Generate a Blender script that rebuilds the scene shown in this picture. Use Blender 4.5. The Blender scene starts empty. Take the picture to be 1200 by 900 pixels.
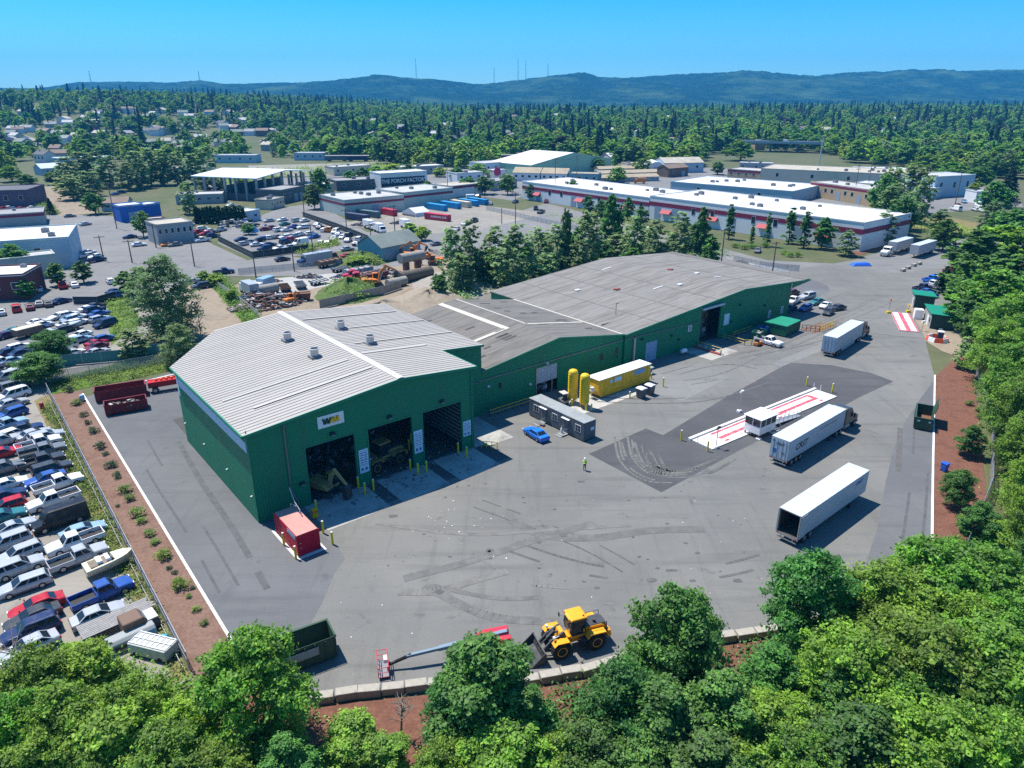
import bpy, bmesh, math, random
import numpy as np
from mathutils import Vector, Matrix
R = math.radians
random.seed(7)
SC = bpy.context.scene
COL = SC.collection
PI = math.pi

CAMH, FPX, HORIZ = 46.0, 833.0, 118.0
PITCH = math.atan((450 - HORIZ) / FPX)
CC, SS = math.cos(PITCH), math.sin(PITCH)

def G(u, v, z=0.0):
    """ground position (x, y) of a surveyed point, at height z"""
    d = (v - 450) * CC + FPX * SS
    k = (CAMH - z) / d
    return ((u - 600) * k, (FPX * CC - (v - 450) * SS) * k)

def PX(x, y, z):
    dz = y * CC + (CAMH - z) * SS
    return 600 + FPX * x / dz, 450 + FPX * ((CAMH - z) * CC - y * SS) / dz

def head(u0, v0, u1, v1, z=0):
    a, b = G(u0, v0, z), G(u1, v1, z)
    return math.atan2(b[1] - a[1], b[0] - a[0])

# frame of the transfer station: a along its front, b to the back
ANG = R(39)
UX, UY = math.cos(ANG), math.sin(ANG)
ORG = (-29.7, 71.4)

def W(a, b):
    return (ORG[0] + a * UX - b * UY, ORG[1] + a * UY + b * UX)

class MB:
    def __init__(s):
        s.v, s.f, s.m = [], [], []

    def add(s, vs, fs, mi=0, M=None):
        o = len(s.v)
        s.v += [tuple(M @ Vector(p)) for p in vs] if M is not None else [tuple(p) for p in vs]
        s.f += [tuple(i + o for i in f) for f in fs]
        s.m += [mi] * len(fs)
        return s

    def bx(s, x0, x1, y0, y1, z0, z1, mi=0, M=None):
        vs = [(x0, y0, z0), (x1, y0, z0), (x1, y1, z0), (x0, y1, z0), (x0, y0, z1), (x1, y0, z1), (x1, y1, z1), (x0, y1, z1)]
        return s.add(vs, [(3, 2, 1, 0), (4, 5, 6, 7), (0, 1, 5, 4), (1, 2, 6, 5), (2, 3, 7, 6), (3, 0, 4, 7)], mi, M)

    def box(s, c, d, mi=0, rz=0, M=None):
        N = Matrix.Translation(c) @ Matrix.Rotation(rz, 4, 'Z')
        if M is not None:
            N = M @ N
        return s.bx(-d[0] / 2, d[0] / 2, -d[1] / 2, d[1] / 2, -d[2] / 2, d[2] / 2, mi, N)

    def prism(s, poly, z0, z1, mi=0, M=None):
        n = len(poly)
        vs = [(p[0], p[1], z0) for p in poly] + [(p[0], p[1], z1) for p in poly]
        fs = [tuple(range(n - 1, -1, -1)), tuple(range(n, 2 * n))] + [(i, (i + 1) % n, n + (i + 1) % n, n + i) for i in range(n)]
        return s.add(vs, fs, mi, M)

    def prism_y(s, prof, y0, y1, mi=0, M=None):          # profile of (x, z), counter-clockwise seen from -y
        n = len(prof)
        vs = [(p[0], y0, p[1]) for p in prof] + [(p[0], y1, p[1]) for p in prof]
        fs = [tuple(range(n)), tuple(range(2 * n - 1, n - 1, -1))] + [((i + 1) % n, i, n + i, n + (i + 1) % n) for i in range(n)]
        return s.add(vs, fs, mi, M)

    def prism_x(s, prof, x0, x1, mi=0, M=None):          # profile of (y, z)
        n = len(prof)
        vs = [(x0, p[0], p[1]) for p in prof] + [(x1, p[0], p[1]) for p in prof]
        fs = [tuple(range(n - 1, -1, -1)), tuple(range(n, 2 * n))] + [(i, (i + 1) % n, n + (i + 1) % n, n + i) for i in range(n)]
        return s.add(vs, fs, mi, M)

    def cyl(s, p0, p1, r0, r1=None, n=10, mi=0, M=None):
        r1 = r0 if r1 is None else r1
        p0, p1 = Vector(p0), Vector(p1)
        d = (p1 - p0).normalized()
        a = d.orthogonal().normalized()
        b = d.cross(a)
        vs = []
        for p, r in ((p0, r0), (p1, r1)):
            vs += [p + (a * math.cos(2 * PI * i / n) + b * math.sin(2 * PI * i / n)) * r for i in range(n)]
        fs = [(i, (i + 1) % n, n + (i + 1) % n, n + i) for i in range(n)] + [tuple(range(n - 1, -1, -1)), tuple(range(n, 2 * n))]
        return s.add(vs, fs, mi, M)

    def tube(s, pts, r, n=6, mi=0, M=None):
        for a, b in zip(pts, pts[1:]):
            s.cyl(a, b, r, r, n, mi, M)
        return s

    def lathe(s, prof, c=(0, 0, 0), n=16, mi=0, M=None):
        vs, k = [], len(prof)
        for r, z in prof:
            vs += [(c[0] + r * math.cos(2 * PI * i / n), c[1] + r * math.sin(2 * PI * i / n), c[2] + z) for i in range(n)]
        fs = [(j * n + i, j * n + (i + 1) % n, (j + 1) * n + (i + 1) % n, (j + 1) * n + i) for j in range(k - 1) for i in range(n)]
        fs += [tuple(range(n - 1, -1, -1)), tuple(range((k - 1) * n, k * n))]
        return s.add(vs, fs, mi, M)

    def loft(s, secs, mi=0, M=None):
        n, k = len(secs[0]), len(secs)
        vs = [p for q in secs for p in q]
        fs = [(j * n + i, j * n + (i + 1) % n, (j + 1) * n + (i + 1) % n, (j + 1) * n + i) for j in range(k - 1) for i in range(n)]
        fs += [tuple(range(n - 1, -1, -1)), tuple(range((k - 1) * n, k * n))]
        return s.add(vs, fs, mi, M)

    def quad(s, a, b, c, d, mi=0, M=None):
        return s.add([a, b, c, d], [(0, 1, 2, 3)], mi, M)

    def pane(s, a, b, c, d, ins=(.06, .06, .08, .08), off=.008, th=.0, mi=0, M=None):
        """pane slightly proud of the quad a b (bottom) c d (top); insets l, r, bottom, top"""
        a, b, c, d = map(Vector, (a, b, c, d))
        P = lambda x, y: (a * (1 - x) + b * x) * (1 - y) + (d * (1 - x) + c * x) * y
        q = [P(ins[0], ins[2]), P(1 - ins[1], ins[2]), P(1 - ins[1], 1 - ins[3]), P(ins[0], 1 - ins[3])]
        nn = (q[1] - q[0]).cross(q[3] - q[0]).normalized() * off
        o = [p + nn for p in q]
        i = [p - nn * .5 for p in q]
        return s.add(o + i, [(0, 1, 2, 3), (7, 6, 5, 4), (1, 0, 4, 5), (2, 1, 5, 6), (3, 2, 6, 7), (0, 3, 7, 4)], mi, M)

    def mesh(s, name, mats, smooth=False, bevel=0, seg=1):
        me = bpy.data.meshes.new(name)
        me.from_pydata(s.v, [], s.f)
        for m in (mats if isinstance(mats, (list, tuple)) else [mats]):
            me.materials.append(m)
        me.polygons.foreach_set('material_index', s.m)
        bm = bmesh.new()
        bm.from_mesh(me)
        if bevel:
            bmesh.ops.remove_doubles(bm, verts=bm.verts, dist=1e-4)
            bmesh.ops.recalc_face_normals(bm, faces=bm.faces)
            es = [e for e in bm.edges if len(e.link_faces) == 2 and e.calc_face_angle(0) > .5]
            bmesh.ops.bevel(bm, geom=es, offset=bevel, segments=seg, affect='EDGES', clamp_overlap=True)
        bmesh.ops.recalc_face_normals(bm, faces=bm.faces)
        if smooth:
            for f in bm.faces:
                f.smooth = True
            for e in bm.edges:
                if len(e.link_faces) == 2 and e.calc_face_angle(0) > .7:
                    e.smooth = False
        bm.to_mesh(me)
        bm.free()
        return me

    def build(s, name, mats, parent=None, **k):
        o = bpy.data.objects.new(name, s.mesh(name, mats, **k))
        COL.objects.link(o)
        o.parent = parent
        return o

def tag(o, label=None, cat=None, group=None, kind=None):
    for k, v in (('label', label), ('category', cat), ('group', group), ('kind', kind)):
        if v:
            o[k] = v
    return o

def thing(name, label, cat, loc=(0, 0, 0), rz=0, group=None):
    o = bpy.data.objects.new(name, None)
    COL.objects.link(o)
    o.empty_display_size = .3
    o.location = (loc[0], loc[1], loc[2] if len(loc) > 2 else 0)
    o.rotation_euler = (0, 0, rz)
    return tag(o, label, cat, group)

def dup(o, parent=None):
    c = o.copy()
    COL.objects.link(c)
    c.parent = parent
    for ch in list(o.children):
        dup(ch, c)
    return c

def place(o, loc, rz=0, label=None, sc=None):
    o.location = (loc[0], loc[1], loc[2] if len(loc) > 2 else 0)
    o.rotation_euler = (0, 0, rz)
    if sc:
        o.scale = (sc, sc, sc) if not isinstance(sc, tuple) else sc
    if label:
        o['label'] = label
    return o

PROTO = bpy.data.collections.new('prototypes')          # never linked to the scene

def N(nt, kind, **ins):
    n = nt.nodes.new(kind)
    for k, v in ins.items():
        if k in n.inputs:
            n.inputs[k].default_value = v
        else:
            setattr(n, k, v)
    return n

MATS = {}

def mat(name, col, rough=.6, metal=0, var=.12, scale=1.5, bump=0, bscale=None, rib=None, dirt=None, dscale=.25, spec=.3, stretch=None):
    """principled surface; var: mottling, rib: (axis, spacing, depth) corrugation, dirt: (colour, amount) stains"""
    if name in MATS:
        return MATS[name]
    m = bpy.data.materials.new(name)
    m.use_nodes = True
    nt = m.node_tree
    b = nt.nodes['Principled BSDF']
    b.inputs['Roughness'].default_value = rough
    b.inputs['Metallic'].default_value = metal
    b.inputs['Specular IOR Level'].default_value = spec
    tc = N(nt, 'ShaderNodeTexCoord')
    vec = tc.outputs['Object']
    if stretch:
        mp = N(nt, 'ShaderNodeMapping')
        mp.inputs['Scale'].default_value = stretch
        nt.links.new(vec, mp.inputs['Vector'])
        svec = mp.outputs['Vector']
    else:
        svec = vec
    col = tuple(col) + (1,)
    last = None
    if var:
        n = N(nt, 'ShaderNodeTexNoise', Scale=scale, Detail=6, Roughness=.65)
        nt.links.new(svec, n.inputs['Vector'])
        r = N(nt, 'ShaderNodeMapRange')
        r.inputs['From Min'].default_value = .25
        r.inputs['From Max'].default_value = .75
        r.inputs['To Min'].default_value = 1 - var
        r.inputs['To Max'].default_value = 1 + var
        nt.links.new(n.outputs['Fac'], r.inputs['Value'])
        h = N(nt, 'ShaderNodeHueSaturation', Color=col)
        nt.links.new(r.outputs['Result'], h.inputs['Value'])
        last = h.outputs['Color']
    if dirt:
        n2 = N(nt, 'ShaderNodeTexNoise', Scale=dscale, Detail=8, Roughness=.7)
        nt.links.new(svec, n2.inputs['Vector'])
        r2 = N(nt, 'ShaderNodeMapRange')
        r2.inputs['From Min'].default_value = .48
        r2.inputs['From Max'].default_value = .72
        r2.inputs['To Max'].default_value = dirt[1]
        nt.links.new(n2.outputs['Fac'], r2.inputs['Value'])
        mx = N(nt, 'ShaderNodeMix', data_type='RGBA')
        mx.inputs[7].default_value = tuple(dirt[0]) + (1,)
        nt.links.new(r2.outputs['Result'], mx.inputs[0])
        if last:
            nt.links.new(last, mx.inputs[6])
        else:
            mx.inputs[6].default_value = col
        last = mx.outputs[2]
    if last:
        nt.links.new(last, b.inputs['Base Color'])
    else:
        b.inputs['Base Color'].default_value = col
    nrm = None
    if rib:
        ax, sp, dep = rib
        w = N(nt, 'ShaderNodeTexWave', wave_type='BANDS', bands_direction=ax, wave_profile='SIN')
        w.inputs['Scale'].default_value = .314 / sp
        nt.links.new(vec, w.inputs['Vector'])
        bp = N(nt, 'ShaderNodeBump', Strength=1.0)
        bp.inputs['Distance'].default_value = dep
        nt.links.new(w.outputs['Fac'], bp.inputs['Height'])
        nrm = bp
    if bump:
        n3 = N(nt, 'ShaderNodeTexNoise', Scale=bscale or scale * 6, Detail=4)
        nt.links.new(vec, n3.inputs['Vector'])
        bp = N(nt, 'ShaderNodeBump', Strength=1.0)
        bp.inputs['Distance'].default_value = bump
        nt.links.new(n3.outputs['Fac'], bp.inputs['Height'])
        if nrm:
            nt.links.new(nrm.outputs['Normal'], bp.inputs['Normal'])
        nrm = bp
    if nrm:
        nt.links.new(nrm.outputs['Normal'], b.inputs['Normal'])
    MATS[name] = m
    return m

def leafmat(name, cols, trans=.35, hue=.018):
    m = bpy.data.materials.new(name)
    m.use_nodes = True
    nt = m.node_tree
    nt.nodes.remove(nt.nodes['Principled BSDF'])
    out = nt.nodes['Material Output']
    tn = N(nt, 'ShaderNodeAttribute', attribute_name='tone')
    geo = N(nt, 'ShaderNodeNewGeometry')
    oi = N(nt, 'ShaderNodeObjectInfo')
    ramp = N(nt, 'ShaderNodeValToRGB')
    cr = ramp.color_ramp
    cr.elements[0].color = tuple(cols[0]) + (1,)
    cr.elements[1].color = tuple(cols[-1]) + (1,)
    for i, c in enumerate(cols[1:-1]):
        e = cr.elements.new((i + 1) / (len(cols) - 1))
        e.color = tuple(c) + (1,)
    nt.links.new(geo.outputs['Random Per Island'], ramp.inputs['Fac'])
    h = N(nt, 'ShaderNodeHueSaturation')
    mr = N(nt, 'ShaderNodeMapRange')
    mr.inputs['To Min'].default_value = .5 - hue
    mr.inputs['To Max'].default_value = .5 + hue
    nt.links.new(oi.outputs['Random'], mr.inputs['Value'])
    nt.links.new(mr.outputs['Result'], h.inputs['Hue'])
    ml = N(nt, 'ShaderNodeMath', operation='MULTIPLY')
    ml.inputs[1].default_value = 7.31
    fr = N(nt, 'ShaderNodeMath', operation='FRACT')
    nt.links.new(oi.outputs['Random'], ml.inputs[0])
    nt.links.new(ml.outputs[0], fr.inputs[0])
    mv = N(nt, 'ShaderNodeMapRange')
    mv.inputs['To Min'].default_value = .78
    mv.inputs['To Max'].default_value = 1.25
    nt.links.new(fr.outputs[0], mv.inputs['Value'])
    mt = N(nt, 'ShaderNodeMath', operation='MULTIPLY')
    nt.links.new(mv.outputs['Result'], mt.inputs[0])
    nt.links.new(tn.outputs['Fac'], mt.inputs[1])
    nt.links.new(mt.outputs[0], h.inputs['Value'])
    nt.links.new(ramp.outputs['Color'], h.inputs['Color'])
    d = N(nt, 'ShaderNodeBsdfDiffuse')
    t = N(nt, 'ShaderNodeBsdfTranslucent')
    g = N(nt, 'ShaderNodeBsdfGlossy', Roughness=.7)
    g.inputs['Color'].default_value = (.9, .95, 1, 1)
    mx = N(nt, 'ShaderNodeMixShader', Fac=trans)
    mg = N(nt, 'ShaderNodeMixShader', Fac=.03)
    nt.links.new(h.outputs['Color'], d.inputs['Color'])
    nt.links.new(h.outputs['Color'], t.inputs['Color'])
    nt.links.new(d.outputs[0], mx.inputs[1])
    nt.links.new(t.outputs[0], mx.inputs[2])
    nt.links.new(mx.outputs[0], mg.inputs[1])
    nt.links.new(g.outputs[0], mg.inputs[2])
    nt.links.new(mg.outputs[0], out.inputs['Surface'])
    MATS[name] = m
    return m

GLASS = mat('dark_glass', (.015, .022, .03), .08, 0, 0)
TYRE = mat('tyre_rubber', (.018, .018, .018), .85, var=.2, scale=8)
RIM = mat('rim_alloy', (.38, .39, .41), .4, .7, var=0)
YEL = mat('yellow_paint', (.72, .5, .02), .45, var=.1, dirt=((.35, .25, .05), .5), dscale=1.5)
BOLY = mat('bollard_yellow', (.75, .62, .02), .5, var=.08, dirt=((.4, .33, .08), .5), dscale=2)
BLK = mat('black_paint', (.02, .02, .022), .5)
STEEL = mat('galvanised_steel', (.42, .43, .44), .45, .6, var=.1, scale=3)
GREYM = mat('grey_metal', (.2, .21, .22), .5, .4)
WHITE = mat('white_paint', (.78, .78, .77), .4, var=.04, dirt=((.5, .48, .44), .35), dscale=.8)
CONC = mat('concrete', (.42, .405, .37), .9, var=.14, scale=1.2, dirt=((.2, .19, .17), .7), dscale=.7, bump=.01, bscale=14)
WOODP = mat('pole_wood', (.13, .10, .075), .85, var=.2, scale=4)
LAMPR = mat('tail_lamp', (.35, .01, .01), .25, var=0)
LAMPW = mat('head_lamp', (.75, .77, .8), .15, var=0)
REDP = mat('red_paint', (.5, .025, .03), .45, var=.08, dirt=((.25, .03, .03), .5), dscale=.9)
ORG_ = mat('orange_paint', (.62, .2, .03), .5, var=.1, dirt=((.3, .14, .06), .6), dscale=1)
RUST = mat('rusty_steel', (.16, .075, .045), .85, var=.3, scale=1.5, bump=.01)
cam = bpy.data.cameras.new('camera')
camo = bpy.data.objects.new('camera', cam)
COL.objects.link(camo)
camo.location = (0, 0, CAMH)
camo.rotation_euler = (PI / 2 - PITCH, 0, 0)
cam.sensor_width = 36
cam.lens = 36 * FPX / 1200
cam.clip_start, cam.clip_end = 1, 20000
SC.camera = camo

SUN_EL, SUN_AZ = R(64), R(144)          # azimuth counter-clockwise from +x
sd = Vector((math.cos(SUN_AZ) * math.cos(SUN_EL), math.sin(SUN_AZ) * math.cos(SUN_EL), math.sin(SUN_EL)))
sl = bpy.data.lights.new('sun', 'SUN')
sl.energy, sl.angle, sl.color = 5.0, R(.53), (1, .95, .86)
so = bpy.data.objects.new('sun', sl)
COL.objects.link(so)
so.location = (0, 0, 300)
so.rotation_euler = sd.to_track_quat('Z', 'Y').to_euler()
w = bpy.data.worlds.new('World')
SC.world = w
w.use_nodes = True
nt = w.node_tree
sky = N(nt, 'ShaderNodeTexSky', sky_type='NISHITA', sun_disc=False, sun_elevation=SUN_EL, sun_rotation=PI / 2 - SUN_AZ,
        altitude=50, air_density=1.0, dust_density=.25, ozone_density=3.0)
bg = nt.nodes['Background']
bg.inputs['Strength'].default_value = .105
tint = N(nt, 'ShaderNodeMix', data_type='RGBA', blend_type='MULTIPLY')
tint.inputs[0].default_value = 1
# clear summer sky: pale at the horizon, deep blue above it
wtc = N(nt, 'ShaderNodeTexCoord')
wsp = N(nt, 'ShaderNodeSeparateXYZ')
nt.links.new(wtc.outputs['Generated'], wsp.inputs[0])
wcr = N(nt, 'ShaderNodeValToRGB')
we = wcr.color_ramp.elements
we[0].position, we[0].color = .0, (.50, .86, 1.1, 1)
we[1].position, we[1].color = .12, (.12, .72, 1.22, 1)
e_ = we.new(.4)
e_.color = (.33, .82, 1.2, 1)
nt.links.new(wsp.outputs['Z'], wcr.inputs['Fac'])
nt.links.new(wcr.outputs['Color'], tint.inputs[7])
nt.links.new(sky.outputs['Color'], tint.inputs[6])
nt.links.new(tint.outputs[2], bg.inputs['Color'])
vs = SC.view_settings
vs.view_transform, vs.look, vs.gamma, vs.exposure = 'Standard', 'None', 1, .62
cy = SC.cycles
cy.max_bounces, cy.diffuse_bounces, cy.glossy_bounces, cy.transmission_bounces = 5, 3, 2, 3
cy.transparent_max_bounces, cy.volume_bounces = 6, 0
cy.sample_clamp_indirect = 6
cy.use_denoising = False
cy.caustics_reflective = cy.caustics_refractive = False

HAZE_ON = True
if HAZE_ON:
    hm = bpy.data.materials.new('haze_air')
    hm.use_nodes = True
    ht = hm.node_tree
    ht.nodes.remove(ht.nodes['Principled BSDF'])
    pv = N(ht, 'ShaderNodeVolumePrincipled', Density=HAZE_D if 'HAZE_D' in globals() else .00012)
    pv.inputs['Color'].default_value = (.07, .50, 1.0, 1)
    pv.inputs['Anisotropy'].default_value = .0
    ht.links.new(pv.outputs[0], ht.nodes['Material Output'].inputs['Volume'])
    tag(MB().bx(-6200, 6200, -330, 6900, -1.5, 420).build('haze', hm), kind='stuff')

def sst(t):
    t = np.clip(t, 0, 1)
    return t * t * (3 - 2 * t)

def TZ(x, y):
    return sst((y - 640) / 800) * (15 + 36 * sst((-x - 60) / 800) + 6 * sst((x - 300) / 800))

def gridmesh(name, xs, ys, zf, m):
    X, Y = np.meshgrid(xs, ys)
    Z = zf(X, Y)
    nx, ny = len(xs), len(ys)
    co = np.stack([X, Y, Z], -1).reshape(-1, 3)
    i = np.arange(ny - 1)[:, None] * nx + np.arange(nx - 1)[None, :]
    q = np.stack([i, i + 1, i + nx + 1, i + nx], -1).reshape(-1, 4)
    return rawmesh(name, co, q, [m], smooth=True)

def rawmesh(name, co, quads, mats, mi=None, smooth=False, per=0):
    me = bpy.data.meshes.new(name)
    nv, nf = len(co), len(quads)
    k = quads.shape[1]
    me.vertices.add(nv)
    me.vertices.foreach_set('co', np.asarray(co, dtype=np.float32).ravel())
    me.loops.add(nf * k)
    me.loops.foreach_set('vertex_index', np.asarray(quads, dtype=np.int32).ravel())
    me.polygons.add(nf)
    me.polygons.foreach_set('loop_start', np.arange(nf, dtype=np.int32) * k)
    for m in mats:
        me.materials.append(m)
    if per:          # leaves of one spray share a tone
        rg = np.random.default_rng(nf)
        tone = np.repeat(rg.uniform(.62, 1.4, nf // per + 1), per)[:nf]
        me.attributes.new('tone', 'FLOAT', 'FACE').data.foreach_set('value', tone.astype(np.float32))
    if mi is not None:
        me.polygons.foreach_set('material_index', np.asarray(mi, dtype=np.int32))
    if smooth:
        me.polygons.foreach_set('use_smooth', np.ones(nf, dtype=bool))
    me.update(calc_edges=True)
    me.validate()
    return me

def linkmesh(name, me, parent=None):
    o = bpy.data.objects.new(name, me)
    COL.objects.link(o)
    o.parent = parent
    return o

def twotone(name, c1, c2, sc, c3=None, bump=0):
    m = mat(name, c1, .95, var=.2, scale=sc * 9, dirt=(c2, 1), dscale=sc, bump=bump, bscale=sc * 60)
    return m

SOIL = twotone('ground_soil', (.10, .105, .05), (.045, .085, .022), .03)
xs = np.unique(np.concatenate([np.linspace(-5900, -1600, 18), np.linspace(-1600, 1600, 90), np.linspace(1600, 5900, 18)]))
ys = np.unique(np.concatenate([np.linspace(-300, 640, 14), np.linspace(640, 1500, 40), np.linspace(1500, 6500, 30)]))
tag(linkmesh('ground', gridmesh('ground', xs, ys, lambda x, y: TZ(x, y) - .06, SOIL)), kind='structure')

# wooded ridge beyond the city
HP = [(-400, 101), (-200, 103), (0, 104), (50, 104), (100, 97), (150, 96), (200, 97), (235, 94.5), (262, 99), (300, 98), (350, 97), (380, 95), (420, 91), (440, 89), (470, 91.5), (520, 95), (562, 99),
      (590, 96), (640, 90), (680, 87.5), (702, 92), (740, 91), (800, 87), (870, 84), (910, 86), (960, 89), (1000, 84.5), (1060, 83), (1120, 84), (1200, 82), (1400, 80), (1600, 84)]
RD = 4600.0

def at_range(u, v):
    d, fw = (v - 450) * CC + FPX * SS, FPX * CC - (v - 450) * SS
    return (u - 600) * RD / fw, CAMH - d * RD / fw

hu = np.array([at_range(*p)[0] for p in HP])
hz = np.array([at_range(*p)[1] - 4 for p in HP])
rng = np.random.default_rng(3)

def fbm(x, y, seed=0, octs=5, f=1 / 900):
    r = np.random.default_rng(seed)
    z = np.zeros_like(x)
    a = 1.0
    for o in range(octs):
        for k in range(4):
            th, ph = r.uniform(0, 2 * PI, 2)
            z += a * np.sin((x * math.cos(th) + y * math.sin(th)) * f * 2 * PI + ph) / 4
        a *= .55
        f *= 2.1
    return z

def hillz(x, y):
    top = np.interp(x * RD / np.maximum(y, 3000), hu, hz)
    t = sst((y - 2900) / (RD - 2900))
    back = 1 - .5 * sst((y - RD) / 1500)
    front = np.clip(1 - (y - RD) ** 2 / 300 ** 2, 0, 1)
    return 20 + (top - 20) * np.minimum(t, back) + fbm(x, y, 5) * 24 * t * (1 - front) + rng.uniform(-5, 7, x.shape) * t - 8 * (1 - t)

HILLM = mat('hill_forest', (.010, .03, .028), 1, var=.9, scale=.022, dirt=((.07, .12, .06), .95), dscale=.004, bump=14, bscale=.035, spec=0)
tag(linkmesh('hills', gridmesh('hills', np.linspace(-5800, 5800, 420), np.linspace(2900, 6300, 110), hillz, HILLM)), kind='structure')

MASTM = mat('mast_steel', (.3, .3, .32), .6, var=0)
for k, (u, vb, vt, lab) in enumerate([(488, 93, 68, 'slim lattice antenna mast on the ridge above the long grey warehouse'), (579, 97, 79, 'short antenna mast on the ridge dip'),
                                    (607, 95, 68, 'tall antenna mast beside another on the ridge'), (616, 94, 70, 'second tall antenna mast of the close pair on the ridge'),
                                    (642, 91, 74, 'antenna mast just beyond the close pair on the ridge'), (107, 98, 83, 'lone antenna mast on the low end of the ridge'),
                                    (234, 95, 83, 'small antenna mast on the rounded hump of the ridge')]):
    (x, z0), (_, z1) = at_range(u, vb), at_range(u, vt)
    z0 -= 12
    mb = MB()
    for i in range(3):
        a = 2 * PI * i / 3
        mb.cyl((4 * math.cos(a), 4 * math.sin(a), 0), (1.0 * math.cos(a), 1.0 * math.sin(a), z1 - z0), .8, .5, 5)
    for i in range(1, 12):
        zz = (z1 - z0) * i / 12
        rr = 4 - 3 * i / 12
        mb.tube([(rr * math.cos(2 * PI * j / 3), rr * math.sin(2 * PI * j / 3), zz) for j in (0, 1, 2, 0)], .35, 4)
    o = mb.build('antenna_mast', MASTM)
    o.location = (x, RD, z0)
    tag(o, lab, 'mast', 'antenna masts on the ridge')

def sheet(name, pts, z, m, kind='structure', world=False, sub=0):
    p = pts if world else [G(*q) for q in pts]
    mb = MB()
    c = Vector((sum(q[0] for q in p) / len(p), sum(q[1] for q in p) / len(p), 0))
    ar = sum(p[i][0] * p[(i + 1) % len(p)][1] - p[(i + 1) % len(p)][0] * p[i][1] for i in range(len(p)))
    if ar < 0:
        p = p[::-1]
    mb.add([(q[0] - c.x, q[1] - c.y, 0) for q in p], [tuple(range(len(p)))])
    o = mb.build(name, m)
    o.location = (c.x, c.y, z)
    return tag(o, kind=kind)

def asphalt(name, base, spots, light, bump=.012):
    m = bpy.data.materials.new(name)
    m.use_nodes = True
    nt = m.node_tree
    b = nt.nodes['Principled BSDF']
    b.inputs['Roughness'].default_value = .9
    b.inputs['Specular IOR Level'].default_value = .25
    tc = N(nt, 'ShaderNodeTexCoord')
    V = tc.outputs['Object']

    def noise(sc, det, lo, hi, st=None):
        v = V
        if st:
            mp = N(nt, 'ShaderNodeMapping')
            mp.inputs['Scale'].default_value = st[0]
            mp.inputs['Rotation'].default_value = (0, 0, st[1])
            nt.links.new(V, mp.inputs['Vector'])
            v = mp.outputs[0]
        n = N(nt, 'ShaderNodeTexNoise', Scale=sc, Detail=det, Roughness=.62)
        nt.links.new(v, n.inputs['Vector'])
        r = N(nt, 'ShaderNodeMapRange')
        r.inputs['From Min'].default_value, r.inputs['From Max'].default_value = lo, hi
        nt.links.new(n.outputs['Fac'], r.inputs['Value'])
        return r.outputs['Result'], n
    cur = None

    def mix(f, colb, amt):
        nonlocal cur
        q = N(nt, 'ShaderNodeMath', operation='MULTIPLY')
        q.inputs[1].default_value = amt
        nt.links.new(f, q.inputs[0])
        x = N(nt, 'ShaderNodeMix', data_type='RGBA')
        nt.links.new(q.outputs[0], x.inputs[0])
        if cur is None:
            x.inputs[6].default_value = tuple(base) + (1,)
        else:
            nt.links.new(cur, x.inputs[6])
        x.inputs[7].default_value = tuple(colb) + (1,)
        cur = x.outputs[2]
    mix(noise(.05, 5, .4, .68)[0], light, .75)
    mix(noise(.22, 7, .5, .72)[0], light, .4)
    mix(noise(.3, 5, .52, .75, ((.14, 1.6, 1), R(-32)))[0], spots, .5)
    mix(noise(.5, 5, .54, .78, ((1.5, .12, 1), R(22)))[0], spots, .4)
    mix(noise(.35, 4, .62, .7)[0], spots, .45)
    mix(noise(1.6, 6, .60, .74)[0], spots, .5)
    mix(noise(2.6, 5, .66, .76)[0], (light[0] * 1.35, light[1] * 1.33, light[2] * 1.28), .5)
    fine = noise(7, 3, .2, .8)[1]
    hs = N(nt, 'ShaderNodeHueSaturation')
    mr = N(nt, 'ShaderNodeMapRange')
    mr.inputs['To Min'].default_value, mr.inputs['To Max'].default_value = .72, 1.28
    nt.links.new(fine.outputs['Fac'], mr.inputs['Value'])
    nt.links.new(mr.outputs['Result'], hs.inputs['Value'])
    nt.links.new(cur, hs.inputs['Color'])
    nt.links.new(hs.outputs['Color'], b.inputs['Base Color'])
    bp = N(nt, 'ShaderNodeBump')
    bp.inputs['Distance'].default_value = bump
    nt.links.new(fine.outputs['Fac'], bp.inputs['Height'])
    nt.links.new(bp.outputs[0], b.inputs['Normal'])
    return m

YARD = asphalt('yard_asphalt', (.146, .144, .135), (.078, .078, .076), (.20, .194, .178))
NEWA = asphalt('new_asphalt', (.11, .112, .117), (.075, .077, .083), (.155, .157, .16))
DARKA = asphalt('fresh_asphalt', (.068, .069, .073), (.042, .042, .045), (.105, .106, .108))
STREET = asphalt('street_asphalt', (.17, .168, .165), (.09, .09, .09), (.22, .215, .205))
GRAV = asphalt('gravel_lot', (.23, .21, .18), (.13, .115, .095), (.30, .28, .24), .03)
MULCH = mat('bark_mulch', (.17, .08, .055), 1, var=.35, scale=3, dirt=((.09, .045, .03), .8), dscale=.6, bump=.05, bscale=9, spec=.1)
MULCH2 = mat('weathered_mulch', (.2, .125, .095), 1, var=.3, scale=3, dirt=((.12, .06, .045), .8), dscale=.5, bump=.05, bscale=9, spec=.1)
GRASS = mat('grass_ground', (.10, .17, .03), 1, var=.35, scale=2, dirt=((.16, .14, .06), .7), dscale=.25, bump=.06, bscale=6, spec=.05)
DRYG = mat('dry_grass', (.2, .165, .08), 1, var=.3, scale=1.5, dirt=((.09, .12, .04), .9), dscale=.2, bump=.05, bscale=5, spec=.05)
DIRT = mat('bare_dirt', (.27, .22, .165), 1, var=.2, scale=.8, dirt=((.15, .12, .09), .7), dscale=.12, bump=.05, bscale=3, spec=.05)

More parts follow.
